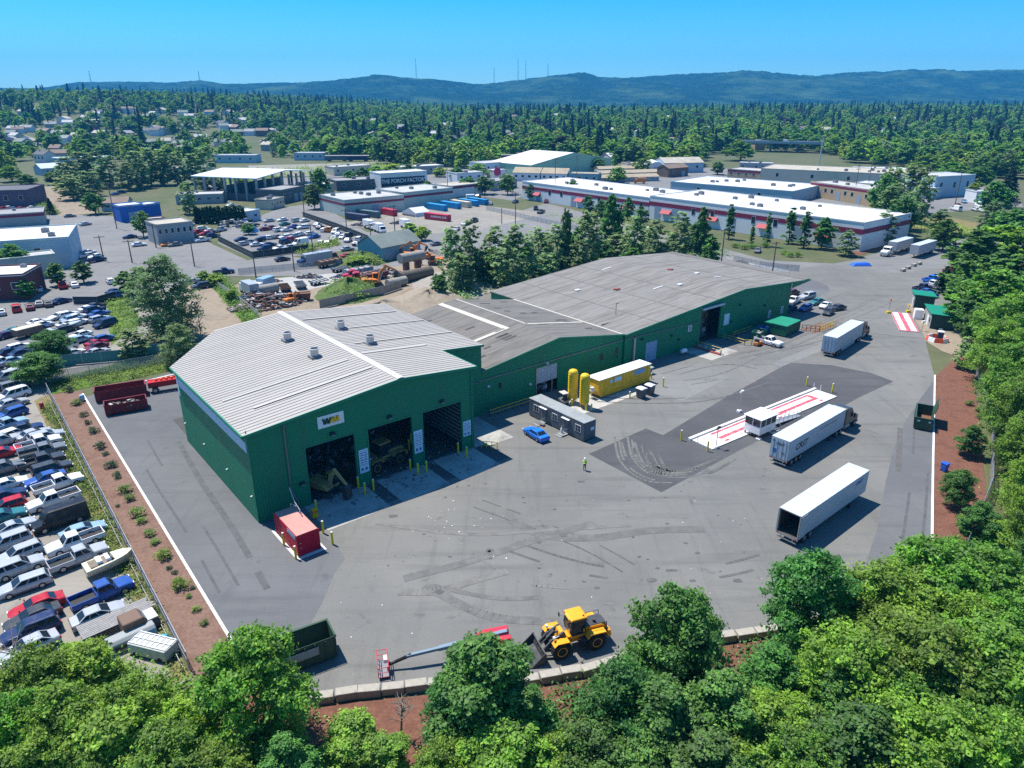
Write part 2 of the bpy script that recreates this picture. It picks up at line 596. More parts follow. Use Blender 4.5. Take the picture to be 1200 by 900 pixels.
sheet('yard_pavement', [(100, 465), (268, 745), (300, 800), (365, 823), (640, 800), (770, 765), (905, 745), (1010, 705), (1060, 670), (1092, 640), (1095, 440), (1085, 402), (1120, 345), (1165, 305), (1150, 284),
                        (1050, 288), (1000, 305), (905, 320), (700, 330), (520, 350), (230, 430)], 0, YARD)
sheet('side_lane_pavement', [(100, 465), (268, 745), (300, 800), (345, 780), (362, 735), (378, 705), (392, 672), (404, 655), (396, 640), (340, 600), (262, 500), (215, 432)], .004, NEWA)
sheet('scale_patch_pavement', [(757, 502), (690, 532), (775, 577), (857, 533), (868, 527), (900, 511), (985, 478), (1004, 467), (1047, 447), (1020, 437), (975, 428), (925, 425), (850, 466), (777, 510)], .005, DARKA)
sheet('right_lane_pavement', [(1095, 445), (1092, 640), (1060, 670), (1010, 705), (995, 700), (1012, 668), (1028, 620), (1037, 570), (1046, 530), (1060, 495), (1080, 465)], .006, NEWA)
sheet('parking_patch_pavement', [(925, 332), (948, 326), (970, 335), (973, 342), (955, 348), (918, 347)], .005, NEWA)
for k, (p, m) in enumerate([([(905, 425), (1000, 388), (1010, 392), (915, 430)], STREET), ([(760, 432), (830, 425), (860, 440), (800, 470), (745, 455)], STREET), ([(610, 560), (820, 615), (812, 622), (640, 624), (560, 610)], NEWA)][:2]):
    sheet('worn_patch_pavement', p, .007 + k * .003, m)
# left bark strip, salvage yard, verge
sheet('bark_strip_soil', [(60, 462), (96, 458), (268, 745), (300, 800), (225, 790)], .012, MULCH2)
sheet('salvage_yard_gravel', [(-420, 420), (-60, 395), (60, 330), (235, 335), (130, 430), (57, 447), (57, 465), (225, 795), (-100, 980), (-900, 800)], 0, GRAV)
sheet('salvage_street_pavement', [(-150, 400), (-60, 340), (150, 312), (235, 300), (215, 335), (120, 350), (140, 392), (0, 425), (-200, 430)], .004, STREET)
sheet('bark_bed_soil', [(300, 803), (365, 826), (640, 803), (770, 768), (905, 747), (1010, 707), (1100, 1100), (200, 1100), (225, 800)], .010, MULCH)
sheet('right_bark_bed_soil', [(1097, 440), (1128, 412), (1140, 425), (1158, 600), (1120, 660), (1092, 680)], .013, MULCH)
sheet('hut_yard_dirt', [(1062, 356), (1082, 350), (1150, 380), (1142, 425), (1105, 412), (1088, 402)], .009, DIRT)
sheet('right_bank_soil', [(1150, 380), (1400, 330), (1800, 800), (1300, 1100), (1105, 1100), (1010, 705), (1092, 645), (1120, 660), (1158, 600)], .002, mat('bank_soil', (.085, .095, .035), 1, var=.3, scale=.5, dirt=((.13, .10, .06), .8), dscale=.1))
# white kerbs
KERB = mat('kerb_paint', (.7, .69, .66), .7, var=.1, dirt=((.4, .38, .34), .5), dscale=.6)

def strip(name, pts, wd, h, m, z=0, kind='structure', world=False):
    p = [Vector(q if world else G(*q)) for q in pts]
    mb = MB()
    for a, b in zip(p, p[1:]):
        d = (b - a).normalized()
        n = Vector((-d.y, d.x)) * wd / 2
        mb.prism([a - n, b - n, b + n, a + n], z, z + h)
    return tag(mb.build(name, m), kind=kind)

strip('side_kerb', [(97, 462), (268, 746), (280, 766)], .28, .14, KERB)
strip('side_kerb', [(205, 439), (150, 452)], .3, .16, KERB)
strip('right_kerb', [(1095.5, 440), (1093, 560), (1092, 640), (1072, 668)], .25, .14, KERB)
# streets and lots in the middle distance
sheet('back_street_pavement', [(-300, 268), (50, 250), (175, 255), (225, 275), (290, 305), (330, 298), (400, 312), (560, 296), (640, 262), (650, 268), (580, 305), (420, 322), (290, 324), (235, 322), (215, 335), (120, 350), (-100, 345)], -.012, STREET)
sheet('cross_street_pavement', [(222, 262), (300, 255), (330, 243), (372, 238), (430, 272), (560, 258), (640, 262), (560, 296), (430, 300), (405, 283), (360, 250), (300, 264)], -.016, STREET)
sheet('impound_lot_gravel', [(262, 262), (362, 250), (440, 290), (300, 305), (255, 285)], -.008, STREET)
sheet('container_lot_gravel', [(400, 262), (470, 247), (560, 240), (640, 250), (560, 270), (470, 276)], -.006, GRAV)
sheet('scrap_yard_dirt', [(290, 330), (420, 320), (545, 298), (590, 312), (545, 365), (470, 375), (270, 402), (235, 345)], -.004, DIRT)
sheet('scrap_slab', [(290, 329), (405, 319), (405, 331), (330, 345), (280, 345)], -.001, mat('scrap_slab', (.36, .345, .32), .9, var=.12, scale=.3))
sheet('track_dirt', [(212, 330), (240, 330), (300, 385), (250, 415), (225, 400)], .003, DIRT)
sheet('track_dirt', [(48, 220), (75, 213), (112, 250), (70, 253)], -.009, DIRT)
sheet('far_street_pavement', [(560, 262), (640, 238), (720, 258), (900, 305), (1000, 310), (1000, 322), (880, 318), (760, 292), (660, 275)], -.010, STREET)
sheet('freight_apron_pavement', [(1000, 308), (1060, 285), (1130, 280), (1200, 285), (1200, 300), (1150, 310), (1050, 320)], .003, STREET)
sheet('trade_park_lot_pavement', [(930, 238), (1060, 252), (1200, 242), (1180, 220), (1000, 215)], -.010, STREET)
sheet('dry_field', [(1032, 268), (1130, 278), (1150, 262), (1060, 245), (960, 238), (955, 243)], -.006, DRYG)
sheet('north_lots_pavement', [(250, 238), (450, 215), (600, 235), (640, 218), (900, 235), (1000, 205), (800, 195), (600, 195), (430, 205), (240, 212)], -.020, STREET)
sheet('rail_yard_gravel', [(290, 194), (440, 190), (610, 196), (605, 204), (430, 206), (300, 206)], -.024, GRAV)
sheet('bark_island_soil', [(1003, 300), (1062, 284), (1048, 281), (1000, 294)], .006, MULCH)
# grass verges
sheet('verge_grass', [(57, 447), (130, 428), (205, 412), (208, 432), (150, 445), (60, 462)], .008, GRASS)
sheet('verge_grass', [(57, 462), (225, 795), (205, 800), (40, 470)], .009, DRYG)
sheet('verge_grass', [(125, 352), (150, 345), (165, 380), (130, 405)], .008, GRASS)
sheet('verge_grass', [(233, 318), (262, 325), (305, 372), (290, 385)], .011, GRASS)
sheet('lawn_strip', [(1160, 600), (1240, 640), (1300, 720), (1180, 700), (1130, 650)], .006, GRASS)
# concrete aprons at the tipping doors, pads
APR = mat('apron_concrete', (.37, .36, .33), .9, var=.1, scale=.6, dirt=((.14, .135, .125), .85), dscale=.35, bump=.01, bscale=10)
for a0, a1 in ((5.6, 13.9), (15.6, 22.7), (24.3, 31.0)):
    sheet('apron_slab', [W(a0, -6.6), W(a1, -6.6), W(a1, .1), W(a0, .1)], .012, APR, world=True)
sheet('apron_slab', [W(30, -1), W(37.7, -1), W(37.7, 8.2), W(31.6, 8.2), W(31.6, .2)], .008, APR, world=True)
for a0, a1 in ((13.95, 15.55), (22.75, 24.25), (31.05, 33.2)):
    sheet('drain_strip_pavement', [W(a0, -5.6), W(a1, -5.6), W(a1, -.2), W(a0, -.2)], .009, DARKA, world=True)
sheet('tank_pad_slab', [W(48, -1.5), W(66, -1.5), W(66, 3.5), W(48, 3.5)], .012, CONC, world=True)
sheet('dock_slab', [W(88, 1), W(96.5, 1), W(96.5, 8.4), W(88, 8.4)], .012, APR, world=True)
# tyre sweeps and oil marks on the yard
SKID = mat('tyre_mark', (.105, .103, .098), .9, var=.3, scale=1)
TRK = mat('worn_track', (.129, .126, .118), .9, var=.3, scale=.6)
rs = random.Random(11)
LANET = mat('lane_track', (.098, .099, .102), .95, var=.3, scale=.8)
DUSTY = mat('dusty_track', (.162, .157, .145), .95, var=.3, scale=.8)
FAINT = mat('faint_track', (.136, .134, .126), .95, var=.3, scale=.8)
TRACKS = [([(600, 640), (660, 660), (720, 672), (790, 675), (850, 668), (900, 655)], .35, SKID), ([(560, 590), (620, 612), (690, 640), (740, 668)], .2, SKID), ([(600, 610), (640, 628), (700, 630), (760, 622), (830, 620)], 1.3, TRK),
          ([(880, 415), (950, 400), (1010, 378), (1070, 345)], .3, SKID), ([(930, 360), (1000, 385), (1080, 395)], .22, SKID), ([(700, 468), (760, 470), (830, 466), (900, 445)], .3, SKID), ([(780, 440), (850, 425), (930, 440)], .25, SKID)]
for k in range(9):
    TRACKS.append(([(728 + k * 5 + rs.uniform(-3, 3), 512 + k * 3), (735 + k * 6, 540 + k * 2), (762 + k * 8, 560 - k), (812 + k * 6, 560 - k * 3.5)], rs.choice([.12, .2, .35]), rs.choice([FAINT, FAINT, SKID])))
for k in range(6):
    u0, v0 = rs.uniform(430, 600), rs.uniform(610, 700)
    du, b_ = rs.uniform(120, 330), rs.uniform(-70, 50)
    TRACKS.append(([(u0, v0), (u0 + du * .35, v0 + b_ * .5 + 12), (u0 + du * .7, v0 + b_ * .8 + 6), (u0 + du, v0 + b_)], rs.choice([.3, .6, 1.1]), rs.choice([FAINT, DUSTY, DUSTY])))
for k in range(12):
    u0, v0 = rs.uniform(760, 930), rs.uniform(400, 450)
    TRACKS.append(([(u0, v0), (u0 + 50, v0 - 14 + rs.uniform(-5, 5)), (u0 + 110, v0 - 40), (u0 + 160, v0 - 62)], rs.choice([.2, .3]), rs.choice([FAINT, DUSTY])))
for k in range(2):
    u0 = rs.uniform(1040, 1070)
    TRACKS.append(([(u0, 650 - k * 3), (u0 + 8, 590), (u0 + 12, 540), (u0 + 14, 480)], rs.choice([.3, .7]), rs.choice([SKID, LANET])))
    u0 = rs.uniform(265, 330)
    TRACKS.append(([(u0, 690), (u0 - 40, 620), (u0 - 80, 560), (u0 - 105, 515)], rs.choice([.3, .7]), LANET))
for n_, (pts, wd, tm_) in enumerate(TRACKS):
    P = [Vector(G(*q)) for q in pts]
    Q = []
    for i in range(len(P) - 1):
        p0, p1, p2, p3 = P[max(i - 1, 0)], P[i], P[i + 1], P[min(i + 2, len(P) - 1)]
        for t in np.linspace(0, 1, 10)[:-1]:
            Q.append(.5 * ((2 * p1) + (p2 - p0) * t + (2 * p0 - 5 * p1 + 4 * p2 - p3) * t * t + (3 * p1 - p0 - 3 * p2 + p3) * t ** 3))
    mb = MB()
    for off in ((0,) if wd > .5 else (-.95, .95)):
        on = True
        for i in range(len(Q) - 1):
            if rs.random() < .09:
                on = not on
            if not on and wd < 1:
                continue
            d = (Q[i + 1] - Q[i]).normalized()
            c = Vector((-d.y, d.x)) * off
            n = Vector((-d.y, d.x)) * wd / 2
            mb.add([(Q[i] + c - n).to_3d(), (Q[i + 1] + c - n).to_3d(), (Q[i + 1] + c + n).to_3d(), (Q[i] + c + n).to_3d()], [(0, 1, 2, 3)])
    o = mb.build('tyre_mark', tm_)
    o.location.z = .0165 + n_ * .0002
    tag(o, kind='structure')
mb = MB()
for k in range(70):
    u, v = rs.uniform(420, 1000), rs.uniform(555, 740)
    x, y = G(u, v)
    r = rs.choice([.08, .1, .15, .2, .4])
    n = 9
    mb.add([(x + r * rs.uniform(.5, 1.2) * math.cos(2 * PI * i / n) * 1.5, y + r * rs.uniform(.5, 1.2) * math.sin(2 * PI * i / n), 0) for i in range(n)], [tuple(range(n))])
o = mb.build('oil_stain_marking', SKID)
o.location.z = .034
tag(o, kind='structure')
mb = MB()
for k in range(60):
    u, v = rs.uniform(380, 900), rs.uniform(560, 760)
    if rs.random() < .4:
        u, v = rs.gauss(525, 25), rs.gauss(612, 12)
    x, y = G(u, v)
    mb.box((x, y, .03 + rs.uniform(0, .02)), (rs.uniform(.06, .2), rs.uniform(.05, .13), .03), rs.randint(0, 1), rs.uniform(0, 3))
tag(mb.build('litter', [WHITE, mat('litter_tan', (.45, .4, .3), .8)]), kind='stuff')
GREEN = mat('green_siding', (.008, .205, .1), .5, var=.08, scale=.25, rib=('X', .32, .05), spec=.2, dirt=((.035, .15, .09), .75), dscale=.5, stretch=(1, 1, .13))
GREENY = mat('green_siding_side', (.008, .205, .1), .5, var=.08, scale=.25, rib=('Y', .32, .05), spec=.2, dirt=((.035, .15, .09), .75), dscale=.5, stretch=(1, 1, .13))
GTRIM = mat('green_trim', (.01, .2, .11), .5, var=.08)
ROOFA = mat('pale_metal_roof', (.37, .345, .315), .7, 0, var=.12, scale=.3, dirt=((.33, .32, .30), .8), dscale=.22, stretch=(.35, 2.2, 1))
ROOFA2 = mat('roof_seam', (.62, .61, .59), .5, .1, var=.05)
ROOFB = mat('weathered_roof', (.205, .192, .175), .85, var=.28, scale=1.1, dirt=((.115, .1, .084), .9), dscale=.5, stretch=(.16, 1.5, 1), bump=.01)
ROOFC = mat('dark_weathered_roof', (.16, .148, .132), .85, var=.3, scale=1.2, dirt=((.075, .07, .065), .9), dscale=.55, stretch=(.14, 1.6, 1), bump=.01)
CREAM = mat('cream_stripe', (.5, .47, .39), .7, var=.08)
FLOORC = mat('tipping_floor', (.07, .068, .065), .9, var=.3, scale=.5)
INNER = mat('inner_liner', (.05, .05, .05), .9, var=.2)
PALEB = mat('translucent_panel', (.45, .6, .68), .5, var=.05)
LAMPBOX = mat('lamp_housing', (.55, .55, .52), .5, var=0)

zA = lambda a: 13.5 - .095 * abs(a - 19.8)
DOORS = [(6.6, 13.0), (14.9, 21.3), (23.0, 29.2)]
DH = 7.65
T = .35
stn = thing('transfer_station', 'green ribbed metal building with pale roof and three open truck doors', 'building', ORG, ANG)

def wallpanel(mb, a0, a1, z0, zf, b0, b1, mi=0, cuts=()):
    """wall along a, top follows zf"""
    xs = [a0] + [c for c in cuts if a0 < c < a1] + [a1]
    prof = [(a0, z0), (a1, z0)] + [(x, zf(x)) for x in xs[::-1]]
    mb.prism_y(prof, b0, b1, mi)

m = MB()
zt = lambda a: zA(a) - .12
edges = [0] + [e for d in DOORS for e in d] + [31.2]
for i in range(0, len(edges), 2):
    wallpanel(m, edges[i], edges[i + 1], 0, lambda a: DH, 0, T)
wallpanel(m, 0, 31.2, DH, zt, 0, T, cuts=(19.8,))
m.build('front_wall', GREEN, stn)
m = MB()
wallpanel(m, 31.55, 38.9, 0, zt, 8.3, 8.3 + T)
m.build('recessed_wall', GREEN, stn)
m = MB()
wallpanel(m, 9.4, 38.9, 0, zt, 38 - T, 38, cuts=(19.8,))
m.build('back_wall', GREEN, stn)
m = MB()
m.prism_x([(T + .01, 0), (27.8, 0), (27.8, zt(0)), (T + .01, zt(0))], 0, T)
m.build('side_wall', GREENY, stn)
m = MB()
m.prism_x([(T + .01, 0), (8.3, 0), (8.3, zt(31.2)), (T + .01, zt(31.2))], 31.2, 31.2 + T)
m.build('side_wall', GREENY, stn)
m = MB()
m.prism_x([(8.3 + T + .01, 0), (37.6, 0), (37.6, zt(38.9)), (8.66, zt(38.9))], 38.9 - T, 38.9)
d = Vector((9.2, 10.2)).normalized()
m.build('side_wall', GREENY, stn)
m = MB()
m.prism([(0, 27.81), (9.4, 37.99), (9.4 + .1, 37.99 - T), (T, 27.81)], 0, 11.5)
m.build('side_wall', GREENY, stn)
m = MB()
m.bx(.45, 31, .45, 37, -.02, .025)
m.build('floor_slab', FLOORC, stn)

# roof: one skin with standing seams
m = MB()

def roofpoly(poly, th=.14, mi=0, zf=zA):
    n = len(poly)
    vs = [(p[0], p[1], zf(p[0])) for p in poly] + [(p[0], p[1], zf(p[0]) - th) for p in poly]
    m.add(vs, [tuple(range(n)), tuple(range(2 * n - 1, n - 1, -1))] + [((i + 1) % n, i, n + i, n + (i + 1) % n) for i in range(n)], mi)

roofpoly([(-.45, -.45), (19.8, -.45), (19.8, 38.3), (9.1, 38.3), (-.45, 27.9)])
roofpoly([(19.8, -.45), (31.6, -.45), (31.6, 8.05), (39.2, 8.05), (39.2, 38.3), (19.8, 38.3)])
rf = m.build('roof', ROOFA, stn)
m = MB()
b = .3
while b < 38.2:
    a0 = -.4 if b < 27.9 else -.4 + (b - 27.9) * .92
    a1 = 31.5 if b < 8 else 39.1
    for (p, q) in ((a0, 19.7), (19.9, a1)):
        m.prism_y([(p, zA(p) - .02), (q, zA(q) - .02), (q, zA(q) + .06), (p, zA(p) + .06)], b - .05, b + .05)
    b += .76
m.build('standing_seam', ROOFA, rf)
m = MB()
m.prism_y([(19.35, zA(19.35) + .005), (20.25, zA(20.25) + .005), (20.25, zA(20.25) + .12), (19.8, 13.66), (19.35, zA(19.35) + .12)], -.5, 38.35)
m.build('ridge_cap', ROOFA2, rf)
m = MB()
for bb, aa, ab in ((24.6, 24, 39), (16.2, 22, 39), (11.2, 20.5, 31), (5.5, 3, 19), (10.4, 1, 18), (32, 21, 38)):
    m.prism_y([(aa, zA(aa) + .1), (ab, zA(ab) + .1), (ab, zA(ab) + .13), (aa, zA(aa) + .13)], bb - .22, bb + .22)
m.build('lap_strip', mat('roof_lap_strip', (.43, .41, .38), .7, var=.1), rf)
m = MB()
for (p, q) in (((-.5, -.46), (-.5, 27.9)),):
    m.bx(-.62, -.46, -.46, 27.9, zA(-.4) - .3, zA(-.4) - .02)
m.prism_y([(-.45, zA(-.45) - .32), (19.8, 13.2), (19.8, 13.52), (-.45, zA(-.45) + .02)], -.56, -.455)
m.prism_y([(19.8, 13.2), (31.6, zA(31.6) - .3), (31.6, zA(31.6) + .02), (19.8, 13.52)], -.56, -.455)
m.prism_y([(31.6, zA(31.6) - .3), (39.2, zA(39.2) - .3), (39.2, zA(39.2) + .02), (31.6, zA(31.6) + .02)], 7.94, 8.045)
m.bx(31.61, 31.72, -.5, 7.9, zA(31.6) - .32, zA(31.6) + .02)
m.build('fascia', GTRIM, stn)
m = MB()
m.bx(-.05, -.003, .3, 26.6, 9.0, 10.3)
m.bx(-.05, -.003, 26.8, 27.6, 7.4, 10.3)
m.build('clerestory_strip', PALEB, stn)
m = MB()
m.tube([(4.3, -.62, 11.6), (4.3, -.14, 10.9), (4.3, -.14, 2.6), (4.7, -.14, 1.6), (5.2, -.14, 0)], .09, 8)
m.build('downpipe', GREYM, stn)
m = MB()
m.tube([(30.9, -.1, .1), (30.9, -.1, 11.8)], .07, 6)
m.build('corner_pipe', GTRIM, stn)
m = MB()
m.bx(0, .12, -.06, .0, .05, 11.9)
m.build('corner_trim', GTRIM, stn)
for a, z in ((10.15, 8.55), (18.0, 8.55), (26, 8.55), (5.7, 3.3)):
    m = MB()
    m.prism_x([(-.45, -.1), (-.02, -.28), (-.02, .22), (-.2, .22)], -.3, .3)
    o = m.build('wall_lamp', BLK, stn)
    o.location = (a, 0, z)
    m = MB()
    m.prism_x([(-.452, -.13), (-.1, -.29), (-.1, -.25), (-.45, -.09)], -.24, .24)
    m.build('lamp_lens', LAMPBOX, o)
for bb in (.6, 9, 18, 26.5):
    m = MB()
    m.cyl((-.05, bb, 3.4), (-.25, bb, 3.3), .09, .12, 8)
    m.build('security_camera', WHITE, stn)
for a, bb, lab in ((15.3, 24.3, 0), (15.3, 15, 1), (24, 24.5, 2), (24, 15.2, 3)):
    m = MB()
    z = zA(a)
    m.box((0, 0, -.05), (1.7, 1.7, .5))
    o = m.build('roof_vent', GREYM, stn)
    o.location = (a, bb, z + .1)
    o.scale = (.88, .88, .82)
    m = MB()
    m.lathe([(.62, .2), (.62, 1.25), (.78, 1.3), (.78, 1.42), (.66, 1.45)], n=18)
    m.build('vent_stack', STEEL, o, smooth=True)
    m = MB()
    m.lathe([(.6, 1.452), (.6, 1.46)], n=18)
    m.build('stack_mouth', BLK, o)
# door frames, slatted bay wall inside the third door, bay posts
m = MB()
for d0, d1 in DOORS:
    m.bx(d0 - .16, d0 - .002, -.05, -.003, 0, DH + .15)
    m.bx(d1 + .002, d1 + .16, -.05, -.003, 0, DH + .15)
    m.bx(d0 - .0, d1 + .0, -.05, -.003, DH + .002, DH + .15)
m.build('door_frame', GTRIM, stn)
m = MB()
for k in range(12):
    m.bx(29.6, 29.8, 1, 16, .9 + k * .6, 1.2 + k * .6)
m.build('push_wall', mat('push_wall_concrete', (.22, .22, .21), .8, var=.2), stn)

# the sign, with its two-letter mark
sg = thing('wall_sign', 'white rectangular sign with green and yellow letters high on the station front', 'sign', (*W(8.45, -.04), 9.6), ANG)
m = MB()
m.bx(0, 3.4, -.06, 0, 0, 1.55)
m.build('sign_board', WHITE, sg, bevel=.01)
DGRN = mat('logo_green', (.012, .075, .045), .5, var=0)
DYEL = mat('logo_yellow', (.85, .45, .01), .5, var=0)

def letter(name, strokes, mt, parent, h, y=-.066, th=.012, shear=0):
    m = MB()
    for st in strokes:
        m.prism_y([(x + z * shear, z) for x, z in st], y - th, y)
    return m.build(name, mt, parent)

def S(x0, z0, x1, z1, wd):
    return [(x0, z0), (x0 + wd, z0), (x1 + wd, z1), (x1, z1)] if z1 > z0 else [(x1, z1), (x1 + wd, z1), (x0 + wd, z0), (x0, z0)]

q = .3
zl, zh = .38, 1.17
letter('sign_letter', [S(.55, zh, .72, zl, .34), S(.72, zl, 1.02, zh - .12, .3), S(1.0, zh, 1.17, zl, .34), S(1.22, zl, 1.52, zh, .32)], DGRN, sg, 1)
letter('sign_letter', [S(1.5, zl, 1.86, zh, .3), S(1.86, zh, 1.98, zl + .1, .3), S(2.0, zl, 2.36, zh, .3), S(2.36, zh, 2.44, zl, .34)], DYEL, sg, 1, y=-.081)
SIGNB = mat('sign_blue_white', (.5, .68, .78), .5, var=.03)
for a, z0, lab in ((13.35, 1.9, 'pale notice panel on the pier between the first and second truck doors'), (21.45, 2.1, 'pale notice panel on the pier between the second and third truck doors'), (29.4, 2.2, 'pale notice panel on the corner pier after the third truck door')):
    t = thing('notice_sign', lab, 'sign', (*W(a, -.04), z0), ANG, 'notice panels on the station piers')
    m = MB()
    h = 3.3 if a < 29 else 2.3
    m.bx(0, 1.3, -.05, 0, h * .36, h)
    m.build('upper_panel', SIGNB, t)
    m = MB()
    m.bx(0, 1.3, -.05, 0, 0, h * .34)
    m.build('lower_panel', SIGNB, t)
    NI_ = mat('notice_ink', (.05, .12, .3), .6, var=0)
    for k in range(5):
        for j in range(2):
            MB().bx(.16 + j * .55, .55 + j * .5 + .1 * (k % 2), -.06, -.052, h * (.44 + .1 * k), h * (.47 + .1 * k)).build('notice_stripe', NI_, t)
    for j in range(2):
        MB().bx(.2 + j * .55, .5 + j * .55, -.06, -.052, h * .1, h * .22).build('notice_stripe', NI_, t)

# heap of refuse on the tipping floor
TR = [mat('trash_' + n, c, .8, var=.3) for n, c in (('dark', (.03, .028, .026)), ('grey', (.12, .115, .11)), ('pale', (.4, .39, .37)), ('blue', (.06, .12, .25)), ('brown', (.12, .075, .04)), ('red', (.3, .05, .04)))]
m = MB()
rt = random.Random(4)
hz_ = lambda a, b: max(0, min(7.2, (b - 7) * .95)) * (.8 + .25 * math.sin(a * .7) + .15 * math.sin(a * 1.9 + b))
for k in range(4200):
    a, b = rt.uniform(1, 29), rt.uniform(6, 18)
    if a > 22 and b < 12:
        continue
    z = hz_(a, b) * rt.uniform(.82, 1.02)
    s = rt.choice([.2, .3, .5, .8])
    M = Matrix.Translation((a, b, z)) @ Matrix.Rotation(rt.uniform(0, 6), 4, (rt.uniform(-1, 1), rt.uniform(-1, 1), rt.uniform(-1, 1)))
    m.box((0, 0, 0), (s * rt.uniform(.5, 2), s * rt.uniform(.4, 1.2), s * rt.uniform(.1, .6)), rt.choices(range(6), [9, 4, 2.2, .7, 2.5, .35])[0], M=M)
for k in range(160):
    a, b = rt.uniform(6, 29), rt.uniform(-5, 6)
    m.box((a, b, .06), (rt.uniform(.1, .4), rt.uniform(.1, .3), .06), rt.choice([2, 2, 3, 1, 1]), rt.uniform(0, 3))
o = m.build('refuse_heap', TR)
o.location = (*ORG, 0)
o.rotation_euler.z = ANG
tag(o, kind='stuff')

zM = lambda a: 9.5 - (.137 if a < 55.1 else .168) * abs(a - 55.1)
hall = thing('middle_hall', 'low green hall with dark weathered gable roof and cream roof stripes', 'building', ORG, ANG)
zt = lambda a: zM(a) - .1
m = MB()
wallpanel(m, 39.0, 50.4, 0, zt, 8.6, 8.9)
wallpanel(m, 55.2, 71.1, 0, zt, 8.6, 8.9)
wallpanel(m, 50.4, 55.2, 4.95, zt, 8.6, 8.9, cuts=(55.1,))
m.build('front_wall', GREEN, hall)
m = MB()
wallpanel(m, 39.0, 71.1, 0, zt, 39.2, 39.5, cuts=(55.1,))
m.build('back_wall', GREEN, hall)
m = MB()
roofpoly([(38.95, 8.3), (55.1, 8.3), (55.1, 39.6), (38.95, 39.6)], zf=zM)
roofpoly([(55.1, 8.3), (71.3, 8.3), (71.3, 39.6), (55.1, 39.6)], zf=zM)
rf2 = m.build('roof', ROOFC, hall)
m = MB()
st = lambda p, q, b0, b1: (m if MB1 is None else MB()).prism_y([(p, zM(p) + .003), (q, zM(q) + .003), (q, zM(q) + .05), (p, zM(p) + .05)], b0, b1)
MB1 = None
st(51.6, 52.6, 18.4, 39.5)
st(40.0, 51.55, 18.4, 19.2)
st(55.8, 56.3, 18.2, 39.5)
st(56.35, 70, 17.8, 18.4)
st(70.3, 71, 8.5, 39.5)
m.build('roof_stripe', CREAM, rf2)
MB1 = 1
for k in range(26):
    a, b = rt.choice([rt.uniform(41, 50), rt.uniform(58, 69)]), rt.uniform(12, 37)
    st(a, a + rt.uniform(1.2, 2.6), b, b + .45).build('roof_stain', mat('roof_patch', (.075, .07, .065), .9, var=.2), rf2)
m = MB()
m.prism_y([(38.9, zM(38.9) - .25), (55.1, 9.25), (71.3, zM(71.3) - .25), (71.3, zM(71.3) + .01), (55.1, 9.51), (38.9, zM(38.9) + .01)], 8.2, 8.295)
m.build('fascia', GTRIM, hall)
m = MB()
m.bx(31.6, 38.85, 8.1, 8.27, 5.65, 5.75)
m.bx(38.9, 71.1, 8.42, 8.59, 5.65, 5.78)
m.build('drip_ledge', GREYM, hall)
m = MB()
m.bx(50.42, 55.18, 8.75, 8.85, 2.15, 4.93)
sh = m.build('roller_door', mat('shutter_blue_grey', (.4, .47, .52), .5, var=.05, rib=('Z', .12, .02)), hall)
m = MB()
m.bx(53.75, 53.9, 8.5, 8.58, 0, 2.3)
m.build('guide_rail', STEEL, sh)
m = MB()
m.bx(50.3, 50.4, 8.5, 8.58, 0, 5)
m.build('guide_rail', STEEL, sh)
for a, w_, z0, z1 in ((65.2, .9, 2.9, 4.3), (69.2, .8, 2.6, 4.6), (42.4, .7, 3.4, 4.5)):
    m = MB()
    m.bx(a, a + w_, 8.53, 8.597, z0, z1)
    f = m.build('window', GTRIM, hall)
    m = MB()
    m.bx(a + .1, a + w_ - .1, 8.51, 8.525, z0 + .1, z1 - .1)
    m.build('pane', GLASS, f)
for a, z in ((40.3, 4.4), (48.9, 2.6), (52.6, 5.4)):
    m = MB()
    m.prism_x([(-.4, -.08), (-.01, -.2), (-.01, .2), (-.2, .2)], -.22, .22)
    o = m.build('wall_lamp', LAMPBOX, hall)
    o.location = (a, 8.6, z)
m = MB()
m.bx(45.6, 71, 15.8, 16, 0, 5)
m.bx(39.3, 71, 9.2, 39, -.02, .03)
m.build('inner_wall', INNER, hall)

zB = lambda a: 9.5 - (.0746 if a < 107.4 else .0695) * abs(a - 107.4)
far = thing('long_hall', 'long green hall under a broad weathered grey roof with a tall open bay', 'building', ORG, ANG)
zt = lambda a: zB(a) - .1
m = MB()
wallpanel(m, 71.35, 93.6, 0, zt, 8.3, 8.6)
wallpanel(m, 100.0, 126.2, 0, zt, 8.3, 8.6, cuts=(107.4,))
wallpanel(m, 93.6, 100.0, 7.7, zt, 8.3, 8.6)
m.build('front_wall', GREEN, far)
m = MB()
wallpanel(m, 71.35, 126.2, 0, zt, 48, 48.3, cuts=(107.4,))
m.build('back_wall', GREEN, far)
m = MB()
m.prism_x([(8.62, 0), (47.98, 0), (47.98, zt(71.4)), (8.62, zt(71.4))], 71.35, 71.65)
m.build('end_wall', GREENY, far)
m = MB()
m.prism_x([(8.62, 0), (47.98, 0), (47.98, zt(126.2)), (8.62, zt(126.2))], 125.9, 126.2)
m.build('end_wall', GREENY, far)
m = MB()
roofpoly([(71.2, 8.0), (107.4, 8.0), (107.4, 48.5), (71.2, 48.5)], zf=zB, th=.2)
roofpoly([(107.4, 8.0), (133.4, 8.0), (133.4, 48.5), (107.4, 48.5)], zf=zB, th=.2)
rf3 = m.build('roof', ROOFB, far)
m = MB()
m.bx(131.2, 133.35, 8.05, 48.4, zB(132.3) + .11, zB(132.3) + .13)
for a in (80, 89, 98, 116):
    m.prism_y([(a, zB(a) + .003), (a + .3, zB(a + .3) + .003), (a + .3, zB(a + .3) + .03), (a, zB(a) + .03)], 8.1, 48.4)
